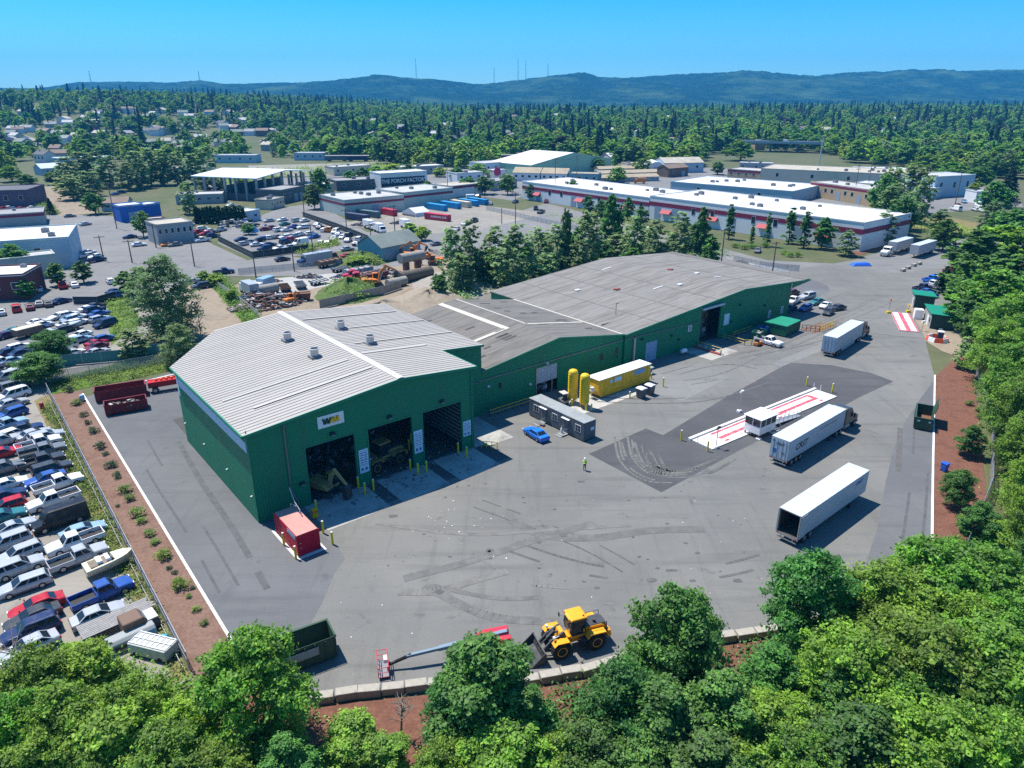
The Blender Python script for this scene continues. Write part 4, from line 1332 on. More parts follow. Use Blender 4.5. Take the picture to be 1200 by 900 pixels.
def tractor(label, x, y, rz, colour, sleeper=True):
    t = thing('truck_tractor', label, 'truck', (x, y), rz)
    P = PAINT[colour]
    m_ = MB()
    m_.prism_y([(-.2, 1.0), (3.4, .75), (3.5, 1.3), (3.35, 1.75), (1.9, 1.95), (1.55, 2.75), (.9, 3.0 if not sleeper else 3.5), (-.9 if sleeper else -.2, 3.75 if sleeper else 2.95), (-.9 if sleeper else -.2, 1.0)], -1.12, 1.12)
    m_.build('cab', P, t, bevel=.07)
    MB().pane((1.93, -1.02, 1.97), (1.93, 1.02, 1.97), (1.56, 1.02, 2.75), (1.56, -1.02, 2.75), (.03, .03, .06, .04), .02).build('windshield', GLASS, t)
    for s in (-1, 1):
        MB().bx(.55, 1.5, s * 1.125 - .01, s * 1.125 + .01, 1.95, 2.65).build('side_window', GLASS, t)
        MB().bx(1.5, 1.6, s * 1.35 - .12, s * 1.35 + .12, 1.8, 2.5).bx(1.5, 1.56, min(s * 1.1, s * 1.3), max(s * 1.1, s * 1.3), 2.1, 2.16).build('wing_mirror', BLK, t)
        MB().cyl((-1.05, s * .95, .9), (-1.05, s * .95, 3.6), .08, n=8).build('exhaust_stack', STEEL, t)
        MB().cyl((-.8, s * .95, .75), (.5, s * .95, .75), .32, n=14).build('fuel_tank', STEEL, t)
        MB().bx(3.3, 3.47, s * .8 - .16, s * .8 + .16, 1.05, 1.3).build('headlight', LAMPW, t)
    MB().bx(3.3, 3.62, -1.15, 1.15, .45, .8).build('bumper', STEEL, t)
    MB().bx(-3.6, 2.6, -.45, -.3, .75, 1.0).bx(-3.6, 2.6, .3, .45, .75, 1.0).box((-2.7, 0, 1.06), (1.2, 1.0, .1)).build('chassis_frame', BLK, t)
    for xx, d in ((2.5, False), (-2.1, True), (-3.35, True)):
        axle(t, xx, 1.2, .5, dual=d)
    return t

def textobj(s, size, parent, mt, loc, rot, name='lettering', th=.006, shear=0, bold=.0, sx=1):
    cu = bpy.data.curves.new(name, 'FONT')
    cu.body, cu.size, cu.extrude, cu.shear, cu.offset = s, size, th, shear, bold
    cu.align_x, cu.align_y = 'CENTER', 'CENTER'
    tmp = bpy.data.objects.new('tmp', cu)
    COL.objects.link(tmp)
    dg = bpy.context.evaluated_depsgraph_get()
    me = bpy.data.meshes.new_from_object(tmp.evaluated_get(dg))
    bpy.data.objects.remove(tmp)
    me.materials.clear()
    me.materials.append(mt)
    o = bpy.data.objects.new(name, me)
    COL.objects.link(o)
    o.parent = parent
    o.location, o.rotation_euler, o.scale = loc, rot, (sx, 1, 1)
    return o

def from_corner(u, v, rz, LL, w_=1.3):
    """trailer centre from its rear corner on the camera's right"""
    x, y = G(u, v)
    c, s = math.cos(rz), math.sin(rz)
    return x + c * LL / 2 - s * w_, y + s * LL / 2 + c * w_

INK = mat('lettering_ink', (.02, .022, .026), .5, var=0)
INKW = mat('lettering_white', (.8, .8, .8), .5, var=0)
INKB = mat('lettering_blue', (.03, .12, .36), .5, var=0)
r3 = math.atan2(.251, .294)
x, y = from_corner(933, 643, r3, 16.1)
t3, b3 = trailer('white box trailer with empty dark interior open at the back', x, y, r3, True)
textobj('SPIRIT', .62, b3, INKB, (5.6, -1.309, 3.3), (PI / 2, 0, 0), shear=.3, bold=.012)
r2 = head(927.5, 518, 995.7, 478, 4.1)
x, y = from_corner(921, 550, r2, 16.1)
t2, b2 = trailer('white box trailer with big black lettering hitched to a dark tractor', x, y, r2, axles=(-6.6, -5.4, -4.2))
textobj('CRST', 1.25, b2, INK, (-4.6, -1.309, 2.55), (PI / 2, 0, 0), shear=.25, bold=.03, sx=1.1)
textobj('CRST', .42, b2, INK, (-8.12, .0, 3.3), (PI / 2, 0, -PI / 2), shear=.25, bold=.012, sx=1.2)
MB().bx(-8.13, -8.118, .35, .9, 1.9, 2.5).build('warning_placard', INKB, b2)
MB().bx(-8.13, -8.118, -.75, -.3, 1.9, 2.3).build('notice_placard', GREYM, b2)
MB().bx(-8.13, -8.118, .75, 1.05, 3.5, 3.75).build('sticker', PAINT['green'], b2)
MB().bx(.5, 5.5, -1.309, -1.302, 3.15, 3.3).build('side_stripe', GREYM, b2)
c, s = math.cos(r2), math.sin(r2)
tractor('dark charcoal sleeper tractor pulling the lettered white trailer', x + c * 10.0, y + s * 10.0, r2, 'charcoal')
r1 = head(978.7, 400, 1014, 378.7, 4.1)
x, y = from_corner(977, 420, r1, 14.6)
t1, b1 = trailer('plain white box trailer with double rear doors beside the green containers', x, y, r1, LL=14.6, axles=(-5.6, -4.4))
MB().bx(-3.4, 3.6, -1.25, -1.2, .5, 1.1).build('side_skirt', TRW, t1)
tractor('dark tractor hidden behind the plain white trailer', x + math.cos(r1) * 9.2, y + math.sin(r1) * 9.2, r1, 'black')
# two trucks at the far gate
TRG = mat('trailer_grey', (.38, .39, .4), .4, var=.06)
for (u, v, lab, tl) in ((1062, 303, 'white day cab truck with a long grey trailer at the far gate', 'long grey trailer behind the white cab at the far gate'),):
    rz = head(1062, 300, 1100, 288)
    x, y = G(1080, 299)
    trailer(tl, x, y, rz + PI, LL=14, axles=(-5.2, -4), bodym=TRG)
    x2, y2 = G(1049, 303.5)
    x2, y2 = x - math.cos(rz) * 8.6, y - math.sin(rz) * 8.6
    n = Vector((-math.sin(rz), math.cos(rz)))
    trailer('second grey trailer parked behind the white cab truck at the far gate', x + n.x * 7, y + n.y * 7, rz + PI, LL=13, axles=(-4.8, -3.6), bodym=TRG)
    tractor(lab, x + n.x * 7 - math.cos(rz) * 8.4, y + n.y * 7 - math.sin(rz) * 8.4, rz + PI, 'white', False)
def bollard_proto():
    t = thing('bollard', 'x', 'bollard')
    MB().lathe([(.13, 0), (.13, 1.42)], n=12).build('post', BOLY, t, smooth=True)
    MB().lathe([(.132, 1.421), (.125, 1.47), (.06, 1.5)], n=12).build('cap', mat('cap_white', (.7, .68, .6), .6), t, smooth=True)
    return t

bp_ = bollard_proto()
first = True
BL = [((327, 624), 'bollard at the rear corner of the red container beside the station wall'), ((333, 639), 'bollard on the lane side of the red container, middle of three'), ((347, 655), 'bollard at the front lane corner of the red container'), ((379, 625), 'bollard on the yard side of the red container, nearer the apron'),
      ((390, 638), 'outermost bollard on the yard side of the red container'), ((371, 600), 'bollard by the first truck door next to the red container'), ((420, 572), 'bollard at the pier just inside the first truck door'), ((428, 579), 'middle bollard of the trio at the first pier'),
      ((438, 575), 'last bollard of the trio at the first pier'), ((481, 551), 'bollard at the pier just inside the second truck door'), ((490, 556), 'middle bollard of the trio at the second pier'), ((500, 553), 'last bollard of the trio at the second pier'),
      ((537, 531), 'bollard inside the third truck door by the corner pier'), ((547, 536), 'bollard in front of the corner pier by the third truck door'), ((798, 516), 'bollard at the near end of the white weighbridge, station side'), ((829, 529), 'bollard at the near end of the white weighbridge, yard side'),
      ((945, 452), 'bollard at the far end of the white weighbridge, station side'), ((975, 460), 'bollard at the far end of the white weighbridge, yard side'), ((658, 497), None), ((670, 475), 'short bollard standing in front of the taller yellow tank'), ((687, 481), 'left one of two short bollards below the nearer yellow tank'), ((693, 481), 'right one of two short bollards below the nearer yellow tank'),
      ((763, 444), 'short bollard at the far rear corner of the yellow container pad'), ((777, 453), 'bollard at the far front corner of the yellow container pad'), ((738, 466), 'short bollard with a box beside it in front of the yellow container')]
for (uv, lab) in BL:
    if not lab:
        continue
    o = bp_ if first else dup(bp_)
    first = False
    x, y = G(*uv)
    o.location = (x, y, 0)
    o['label'] = 'yellow ' + lab
    o['group'] = 'yellow bollards about the yard'
    short = 'short' in lab
    o.scale = (1, 1, .75 if short else 1.12)
for a, b, n in ((20.9, 5, 'nearest'), (22.2, 6.6, 'middle'), (23.6, 8.2, 'deepest')):
    o = dup(bp_)
    o.location = (*W(a + 2.6, b), 0)
    o['label'] = f'{n} of three yellow bollards inside the third truck door'
rz = ANG + R(90)
x0, y0 = W(2.1, -6.4)
t = thing('red_container', 'short bright red container by the first truck door, ringed by bollards', 'container', (x0, y0, .1), ANG)
REDC = mat('container_red', (.5, .006, .03), .5, var=.08, scale=1, spec=.15, dirt=((.36, .012, .035), .6), dscale=.8, rib=('Y', .28, .03))
m = MB()
m.bx(-1.25, 1.25, -3.05, 3.05, 0, 2.55)
m.build('body', REDC, t, bevel=.03)
MB().bx(-1.2, 1.2, -3.0, 3.0, 2.553, 2.6).build('roof', mat('container_roof', (.52, .25, .21), .6, var=.1, dirt=((.4, .2, .17), .7), dscale=.8), t)
m = MB()
for x in (-1.26, 1.26):
    for y in (-3.06, 3.06):
        m.box((x, y, 1.28), (.1, .1, 2.6))
m.build('corner_post', REDP, t)
MB().bx(-1.285, -1.255, -2.7, -.6, 1.9, 2.45).build('side_window', mat('window_blue', (.2, .3, .38), .2, var=0), t)
m = MB()
for z in (.9, 1.5):
    m.bx(-.95, -.8, -3.09, -3.055, z, z + .12)
m.build('latch', STEEL, t)
m = MB()
m.tube([(.9, 3.2, 5), (.9, 2, 3.6), (.85, .6, 3.3), (.85, .2, 2.6)], .06)
m.tube([(.6, 2.6, 2.6), (.6, 2.6, 3.3), (.9, 1.6, 3.3)], .05)
m.build('supply_pipe', STEEL, t)
sheet('container_pad_slab', [W(.5, -9.9), W(3.9, -9.9), W(3.9, -2.6), W(.5, -2.6)], .02, mat('pale_pad', (.6, .59, .57), .8, var=.1), world=True)
x, y = W(5.6, -3.2)
t = thing('hose_cabinet', 'small yellow and orange cabinet between the red container and the apron', 'cabinet', (x, y), ANG)
MB().bx(-.35, .35, -.25, .25, .15, 1.3).build('box_body', YEL, t, bevel=.02)
MB().bx(-.36, .36, -.26, .26, .8, 1.15).build('orange_band', ORG_, t)

LYEL = mat('loader_yellow', (.8, .36, .02), .4, var=.06, dirt=((.4, .22, .05), .45), dscale=1.2)
LGREY = mat('loader_grey', (.06, .062, .068), .5, var=.1)
BUCK = mat('bucket_steel', (.05, .052, .056), .5, .3, var=.2, dirt=((.2, .19, .18), .5), dscale=2)

def loader(name, label, x, y, rz, paint, bucket_up=.1):
    t = thing(name, label, 'loader', (x, y), rz)
    R_ = .82
    for xx, dn in ((1.65, 'front'), (-1.65, 'rear')):
        for s in (-1, 1):
            m = MB()
            yy = s * 1.05
            m.lathe([(R_ * .55, -.32), (R_ * .9, -.32), (R_, -.24), (R_, .24), (R_ * .9, .32), (R_ * .55, .32)], n=28, M=Matrix.Translation((xx, yy, R_)) @ Matrix.Rotation(PI / 2, 4, 'X'))
            for k in range(22):
                a = 2 * PI * k / 22
                m.box((0, 0, 0), (.1, .6, .09), M=Matrix.Translation((xx + math.cos(a) * R_, yy, R_ + math.sin(a) * R_)) @ Matrix.Rotation(-a + PI / 2, 4, 'Y') @ Matrix.Rotation(.35, 4, 'Z'))
            o = m.build('wheel', TYRE, t)
            m = MB()
            m.lathe([(.1, .2), (.3, .2), (R_ * .54, .3), (R_ * .56, .33), (R_ * .5, .335), (.28, .24), (.27, .3), (.1, .3)], n=22, M=Matrix.Translation((xx, yy, R_)) @ Matrix.Rotation(PI / 2 * (1 if s < 0 else -1), 4, 'X'))
            m.build('rim', paint, o, smooth=True)
    m = MB()      # rear frame, engine hood, counterweight
    m.prism_y([(-2.9, .7), (-.4, .7), (-.4, 1.35), (-2.9, 1.35)], -.62, .62)
    m.prism_y([(-2.75, 1.35), (-.55, 1.35), (-.55, 2.15), (-2.3, 2.1), (-2.75, 1.95)], -.68, .68)
    m.build('engine_hood', paint, t, bevel=.05)
    MB().prism_y([(-3.25, .75), (-2.8, .65), (-2.8, 1.45), (-3.15, 1.45)], -.95, .95).build('counterweight', paint, t, bevel=.06)
    m = MB()
    m.prism_y([(-2.7, 2.0), (-.75, 2.155), (-.75, 2.22), (-2.7, 2.12)], -.6, .6)
    m.cyl((-1.2, -.3, 2.2), (-1.2, -.3, 2.75), .08)
    m.cyl((-1.8, .25, 2.15), (-1.8, .25, 2.45), .14)
    m.bx(-2.9, -2.75, -.6, .6, 1.3, 1.95)
    m.tube([(-2.8, -.8, 1.4), (-2.75, -.8, 2.35), (-1.0, -.8, 2.35)], .03)
    m.tube([(-2.8, .8, 1.4), (-2.75, .8, 2.35), (-1.0, .8, 2.35)], .03)
    m.build('hood_top', LGREY, t)
    for s in (-1, 1):
        m = MB()
        m.prism_y([(-2.6, 1.55), (-2.45, 1.8), (-1.0, 1.85), (-.7, 1.5), (-.72, 1.42), (-1.05, 1.75), (-2.4, 1.7), (-2.52, 1.5)], s * 1.05 - .34, s * 1.05 + .34)
        m.build('mudguard', paint, t)
        m = MB()
        m.prism_y([(.75, 1.3), (1.0, 1.72), (2.1, 1.78), (2.4, 1.5), (2.34, 1.45), (2.05, 1.7), (1.04, 1.64), (.83, 1.26)], s * 1.05 - .34, s * 1.05 + .34)
        m.build('mudguard', paint, t)
        m = MB()
        for k in range(3):
            m.bx(-.75, -.25, min(s * .65, s * 1.25), max(s * .65, s * 1.25), .5 + k * .35, .55 + k * .35)
        m.build('step', LGREY, t)
    m = MB()
    m.prism_y([(-.4, .75), (.1, .7), (1.5, .6), (2.1, .8), (1.7, 1.4), (1.5, 2.1), (1.15, 2.15), (.8, 1.4), (-.4, 1.3)], -.42, .42)
    m.build('front_frame', paint, t, bevel=.03)
    m = MB()
    m.bx(-.85, .5, -.72, .72, 1.36, 1.62)
    m.build('cab_floor', paint, t, bevel=.03)
    pts = [(-.8, 1.62), (.5, 1.62), (.65, 2.3), (.5, 3.15), (-.75, 3.15)]
    MB().prism_y(pts, -.66, .66).build('cab_glass', GLASS, t)
    m = MB()
    for s in (-1, 1):
        for a, b in zip(pts, pts[1:] + pts[:1]):
            m.cyl((a[0], s * .68, a[1]), (b[0], s * .68, b[1]), .05, n=6)
    m.build('cab_frame', LGREY, t)
    m = MB().prism_y([(-.95, 3.14), (.72, 3.14), (.72, 3.24), (.5, 3.34), (-.8, 3.34), (-.95, 3.24)], -.78, .78)
    o = m.build('cab_roof', paint, t, bevel=.04)
    m = MB()
    m.cyl((-.6, .5, 3.3), (-.6, .5, 3.48), .08)
    m.box((.7, .6, 3.3), (.1, .2, .12)).box((.7, -.6, 3.3), (.1, .2, .12))
    m.build('beacon', ORG_, o)
    arm = MB()
    for s in (-1, 1):
        arm.prism_y([(1.05, 2.0), (1.3, 2.2), (2.35, 1.65), (3.25, .75), (3.2, .42), (2.95, .42), (2.0, 1.25)], s * .52 - .09, s * .52 + .09)
    arm.cyl((2.3, -.5, 1.35), (2.3, .5, 1.35), .14)
    arm.build('lift_arm', LGREY, t, bevel=.02)
    m = MB()
    m.prism_y([(1.75, 1.95), (1.95, 2.2), (2.6, 1.6), (2.45, 1.4)], -.12, .12).cyl((1.2, 0, 1.9), (2.1, 0, 1.95), .1).cyl((2.5, 0, 1.5), (3.2, 0, .95), .07)
    m.build('tilt_linkage', LGREY, t)
    for s in (-1, 1):
        MB().cyl((1.1, s * .34, 1.05), (2.4, s * .4, 1.25), .08).build('lift_cylinder', STEEL, t)
    b = MB()
    prof = [(3.15, 1.15), (3.1, .7), (3.25, .25), (3.6, .06), (4.55, .03), (4.55, .09), (3.65, .13), (3.33, .32), (3.2, .72), (3.26, 1.13)]
    n = len(prof)
    b.prism_y(prof, -1.38, 1.38)
    for s in (-1, 1):
        b.prism_y([(3.12, .7), (3.25, .25), (3.6, .05), (4.5, .06), (3.25, 1.2), (3.15, 1.15)], s * 1.38 - .035, s * 1.38 + .035)
    b.prism_y([(4.5, 0.02), (4.72, .025), (4.72, .05), (4.5, .1)], -1.36, 1.36)
    b.build('bucket', BUCK, t)
    for s in (-1, 1):
        MB().bx(2.15, 2.3, s * .8 - .12, s * .8 + .12, 1.95, 2.15).tube([(1.4, s * .5, 1.9), (2.2, s * .8, 2.0)], .03).build('headlight', LAMPW, t)
        MB().tube([(.5, s * .7, 2.6), (.9, s * 1.2, 2.6)], .02).box((.9, s * 1.2, 2.6), (.05, .22, .4)).build('mirror', BLK, t)
    return t

xa = G(650, 768)
xb = G(707, 752)
hx = math.atan2(xa[1] - xb[1], xa[0] - xb[0])
cx_, cy_ = G(672, 745, 1.0)
ldr = loader('wheel_loader', 'yellow orange wheel loader with lowered bucket at the edge of the yard', cx_, cy_, hx, LYEL)
ldr.scale = (1.04, 1.04, 1.04)
TANL = mat('loader_tan', (.36, .24, .08), .6, var=.15, dirt=((.2, .15, .08), .6), dscale=1.2)
p = W(18.2, 3.2)
l2 = loader('wheel_loader', 'dusty tan wheel loader facing the heap inside the second truck door', p[0], p[1], ANG + R(188), TANL)
l2.scale = (1.15, 1.15, 1.15)

def excavator(label, x, y, rz, paint, reach=0, sc=1, pose=None, group=None, name='excavator'):
    """pose: boom knuckle and stick end in (x, z) of the upper body, bucket end"""
    t = thing(name, label, 'excavator', (x, y), rz, group)
    for s in (-1, 1):
        m = MB()
        m.prism_y([(-1.9, .0), (1.9, 0), (2.15, .25), (2.15, .6), (1.9, .85), (-1.9, .85), (-2.15, .6), (-2.15, .25)], s * 1.2 - .3, s * 1.2 + .3)
        tr = m.build('crawler_track', LGREY, t, bevel=.04)
        m = MB()
        for k in range(15):
            m.bx(-1.95 + k * .27, -1.95 + k * .27 + .12, s * 1.2 - .32, s * 1.2 + .32, .85, .9)
        m.build('track_pad', BLK, tr)
    MB().bx(-1.2, 1.2, -.9, .9, .35, .95).build('undercarriage', LGREY, t)
    MB().prism_y([(-2.4, 1.05), (1.4, 1.05), (1.4, 1.3), (.6, 1.9), (-2.2, 2.2), (-2.5, 1.9)], -1.3, .35).build('engine_house', paint, t, bevel=.06)
    MB().prism_y([(-2.7, 1.1), (-2.2, 1.05), (-2.2, 2.1), (-2.6, 2.0)], -1.32, 1.32).build('counterweight', paint, t, bevel=.08)
    MB().prism_y([(-2.2, 1.05), (.3, 1.05), (.3, 1.5), (-2.2, 2.1)], .36, 1.3).build('side_house', paint, t, bevel=.05)
    MB().prism_y([(.1, 1.3), (1.6, 1.3), (1.65, 2.2), (1.2, 2.95), (.1, 2.95)], .42, 1.28).build('cab', GLASS, t)
    MB().prism_y([(0, 2.93), (1.25, 2.93), (1.2, 3.03), (0, 3.05)], .38, 1.32).bx(0, .12, .4, 1.3, 1.1, 2.93).bx(.1, 1.62, .4, 1.3, 1.05, 1.5).build('cab_shell', paint, t)
    pz = pose or ((3.0, 4.3), (5.2, 2.6), (5.0, .4))
    kx, kz = pz[0]
    sx_, sz_ = pz[1]
    bx_, bz_ = pz[2]

    def beam(p0, p1, w0, w1, th):
        a, b = Vector((p0[0], 0, p0[1])), Vector((p1[0], 0, p1[1]))
        d = (b - a).normalized()
        n = Vector((-d.z, 0, d.x))
        mm = [(a - n * w0), (b - n * w1), (b + n * w1), (a + n * w0)]
        return MB().prism_y([(q.x, q.z) for q in mm], -th - .35, th - .35)
    mid = ((1.2 + kx) / 2 - .3, (1.4 + kz) / 2 + .7)
    m = beam((1.1, 1.4), mid, .22, .34, .2)
    q = beam(mid, (kx, kz), .34, .2, .2)
    m.add(q.v, q.f)
    m.build('boom', paint, t, bevel=.03)
    beam((kx - .5, kz + .3), (sx_, sz_), .26, .16, .17).build('stick', paint, t, bevel=.03)
    MB().cyl((1.3, -.65, 1.5), (mid[0] + .3, -.65, mid[1] - .3), .1).cyl((mid[0] + .3, -.35, mid[1] + .3), (kx - .5, -.35, kz + .4), .09).build('hydraulic_ram', STEEL, t)
    m = MB()
    m.prism_y([(sx_ - .15, sz_), (sx_ + .3, sz_ - .1), (bx_ + .35, bz_ + .25), (bx_ - .1, bz_), (bx_ - .6, bz_ + .25), (sx_ - .6, sz_ - .7)], -.95, .25)
    m.build('bucket', BUCK, t, bevel=.04)
    if sc != 1:
        t.scale = (sc,) * 3
    return t

p = W(9.2, 1.6)
EXY = mat('digger_yellow', (.4, .29, .1), .55, var=.15, dirt=((.25, .19, .09), .7), dscale=1)
excavator('dusty yellow tracked excavator reaching out of the first truck door', p[0], p[1], ANG - R(62), EXY, pose=((2.6, 4.2), (4.2, 2.3), (4.3, .15)), sc=.86)

CABG = mat('cabin_grey', (.085, .105, .125), .55, var=.1, rib=('Y', .3, .03), dirt=((.14, .15, .16), .5), dscale=.6)
CABR = mat('cabin_roof', (.27, .29, .29), .7, var=.1, dirt=((.18, .18, .17), .6), dscale=.5)
p = W(45.7, -2.6)
t = thing('office_cabin', 'long grey container office with white framed windows and flat roof', 'cabin', (p[0], p[1], .15), ANG)
MB().bx(-1.22, 1.22, -6.1, 6.1, 0, 2.75).build('body', CABG, t, bevel=.02)
MB().bx(-1.24, 1.24, -6.12, 6.12, 2.753, 2.85).build('roof', CABR, t)
m = MB()
for y in (-5, 0, 5):
    m.bx(-1.1, 1.1, y - .3, y + .3, -.15, 0)
m.build('skid', BLK, t)
for y in (-4.9, .1, 4.3):
    f = MB().bx(-1.26, -1.222, y - .6, y + .6, 1.1, 2.2).build('window', WHITE, t)
    m = MB()
    for k in (-.5, .05):
        for j in (1.18, 1.68):
            m.bx(-1.275, -1.262, y + k, y + k + .46, j, j + .43)
    m.build('pane', GLASS, f)
for y in (-2.4, 2.6):
    f = MB().bx(-1.26, -1.222, y - .5, y + .5, .1, 2.2).build('door', mat('cabin_door', (.13, .15, .17), .5), t)
    MB().bx(-1.6, -1.23, y - .8, y + .8, 2.3, 2.36).build('door_hood', WHITE, f)
    MB().box((-1.29, y + .38, 1.1), (.05, .05, .2)).build('handle', STEEL, f)
    m = MB()
    m.bx(-2.5, -1.3, y - .6, y + .6, .0, .06)
    m.bx(-2.9, -2.5, y - .6, y + .6, -.13, -.05)
    m.tube([(-2.5, y - .6, 0), (-2.5, y - .6, .9), (-1.3, y - .6, .95)], .025)
    m.build('step', STEEL, f)
MB().bx(.2, .9, -6.125, -6.102, 1.3, 1.8).build('notice', SIGNB, t)
p = W(43.9, -4.7)
t = thing('gas_bottle', 'small white gas bottle standing against the grey office cabin', 'bottle', p)
MB().lathe([(.15, 0), (.19, .08), (.19, .9), (.1, 1.05), (.06, 1.15)], n=12).build('shell', WHITE, t, smooth=True)
MB().lathe([(.1, 1.151), (.12, 1.3)], n=10).build('valve_guard', GREYM, t)
for a, b, l in ((43.6, -.2, 'red hose reel box lying beside the office cabin steps'),):
    p = W(a, b)
    t = thing('hose_box', l, 'box', p, ANG)
    MB().bx(-.25, .25, -.9, .9, 0, .25).build('box_body', REDP, t, bevel=.02)
    MB().bx(-.27, .27, -.92, .92, .252, .3).build('lid', GREYM, t)

for a, b, lab in ((53.3, 2.9, 'tall upright yellow tank next to the hall wall, the rear one of two'), (53.4, .3, 'tall upright yellow tank nearer the office cabin, the front one of two')):
    t = thing('storage_tank', lab, 'tank', (*W(a, b), .12), ANG, 'upright yellow tanks')
    MB().lathe([(.3, .35), (.78, .75), (.8, 1.0), (.8, 5.1), (.76, 5.35), (.6, 5.58), (.3, 5.72), (.05, 5.75)], n=26).build('shell', YEL, t, smooth=True)
    for k in range(3):
        a_ = k * 2.1
        MB().box((math.cos(a_) * .6, math.sin(a_) * .6, .45), (.12, .12, .95), 0, a_).build('leg', YEL, t)
    m = MB()
    m.tube([(0, 0, .36), (.0, -.0, .1), (1.2, .2, .1)], .05)
    m.build('outlet_pipe', STEEL, t)
    m = MB()
    for k in range(12):
        m.bx(-.95, -.8, -.2, .2, 1.0 + k * .36, 1.03 + k * .36)
    m.build('ladder_rung', YEL, t)
CYEL = mat('container_yellow', (.72, .42, .015), .45, var=.07, scale=.8, dirt=((.45, .28, .05), .5), dscale=.7)
p = W(63.9, 2.4)
t = thing('yellow_container', 'long yellow steel container with clean white roof and sloped end', 'container', (p[0], p[1], .2), ANG)
m = MB()
m.prism_y([(-5.7, 0), (6.4, 0), (6.4, 3.1), (-6.4, 3.1), (-6.4, 1.2)], -1.3, 1.3)
m.build('body', CYEL, t, bevel=.03)
MB().bx(-6.5, 6.5, -1.38, 1.38, 3.103, 3.22).build('roof', mat('roof_white', (.8, .8, .79), .4, var=.03), t)
m = MB()
for k in range(6):
    x = -5 + k * 2.1
    m.bx(x, x + .06, -1.36, -1.305, .05, 3.05)
m.build('side_rib', CYEL, t)
MB().bx(-2.7, -1.0, -1.36, -1.31, 2.0, 2.75).build('label_panel', SIGNB, t)
MB().bx(2.2, 4.8, -1.36, -1.31, 2.05, 2.8).build('label_panel', mat('panel_blue', (.15, .38, .62), .5), t)
m = MB()
m.cyl((-3.5, -1.31, 2.35), (-3.5, -1.36, 2.35), .32, n=14)
m.build('emblem', SIGNB, t)
m = MB()
m.bx(-7.3, -6.5, -.6, .6, 1.2, 1.35).bx(-7.2, -6.6, -.5, .0, 1.35, 1.8)
m.tube([(-7.3, -.6, 0), (-7.3, -.6, 2.2), (-7.3, .6, 2.2), (-7.3, .6, 0)], .04)
m.build('pump_unit', WHITE, t)
m = MB().bx(-5.5, 6.3, -1.1, -.8, -.1, 0).bx(-5.5, 6.3, .8, 1.1, -.1, 0)
m.build('skid', BLK, t)
for k, (u, v, lab) in enumerate(((751, 466, 'grey wheeled bin with white lid in front of the yellow container, nearer one'), (761, 462, 'grey wheeled bin with white lid in front of the yellow container, farther one'))):
    x, y = G(u, v)
    t = thing('wheeled_bin', lab, 'bin', (x, y), ANG + R(4 * k), 'grey wheeled bins')
    s0, s1 = .55, .68
    MB().loft([[(-s0, -s0, .12), (s0, -s0, .12), (s0, s0, .12), (-s0, s0, .12)], [(-s1, -s1, 1.65), (s1, -s1, 1.65), (s1, s1, 1.65), (-s1, s1, 1.65)]]).build('body', mat('bin_grey', (.1, .105, .115), .6, var=.1), t, bevel=.03)
    MB().prism_y([(-.72, 1.66), (.72, 1.66), (.72, 1.74), (0, 1.86), (-.72, 1.74)], -.72, .72).build('lid', mat('bin_lid', (.6, .6, .6), .5), t)
    for s in (-1, 1):
        MB().cyl((.3, s * .45, .12), (.3, s * .55, .12), .12).build('wheel', TYRE, t)
x, y = G(660, 473)
t = thing('forklift', 'small grey utility cart with white canopy under the yellow tanks', 'cart', (x, y), ANG + R(80))
MB().bx(-.9, .9, -.5, .5, .35, .8).build('chassis', GREYM, t, bevel=.05)
MB().bx(-.8, .6, -.55, .55, 1.95, 2.05).build('canopy', mat('cart_canopy', (.5, .48, .42), .6), t)
m = MB()
for a in (-.75, .55):
    for b in (-.48, .48):
        m.bx(a - .03, a + .03, b - .03, b + .03, .8, 1.95)
m.build('canopy_post', BLK, t)
MB().bx(-.5, 0, -.4, .4, .8, 1.0).bx(-.55, -.45, -.4, .4, 1.0, 1.5).build('seat', BLK, t)
for xx in (-.6, .6):
    for s in (-1, 1):
        MB().cyl((xx, s * .4, .25), (xx, s * .58, .25), .25).build('wheel', TYRE, t)
t = thing('work_bin', 'pale grey skip box against the hall beyond the yellow container', 'skip', W(72.5, 4.2), ANG)
MB().loft([[(-1, -.7, .1), (1, -.7, .1), (1, .7, .1), (-1, .7, .1)], [(-1.4, -.9, 1.2), (1.4, -.9, 1.2), (1.4, .9, 1.2), (-1.4, .9, 1.2)]]).build('body', mat('skip_grey', (.22, .28, .32), .6, var=.15), t)
MB().bx(-1.45, 1.45, -.95, .95, 1.2, 1.28).build('lid', mat('skip_lid', (.3, .36, .4), .5), t)
t = thing('propane_tank', 'small white horizontal tank by the hall wall near the dock', 'tank', W(86.6, 6.6), ANG)
MB().lathe([(.1, -.8), (.4, -.65), (.45, -.4), (.45, .4), (.4, .65), (.1, .8)], n=16, M=Matrix.Translation((0, 0, .75)) @ Matrix.Rotation(PI / 2, 4, 'Y')).build('shell', WHITE, t, smooth=True)
for a in (-.5, .5):
    MB().bx(a - .06, a + .06, -.3, .3, 0, .4).build('leg', GREYM, t)

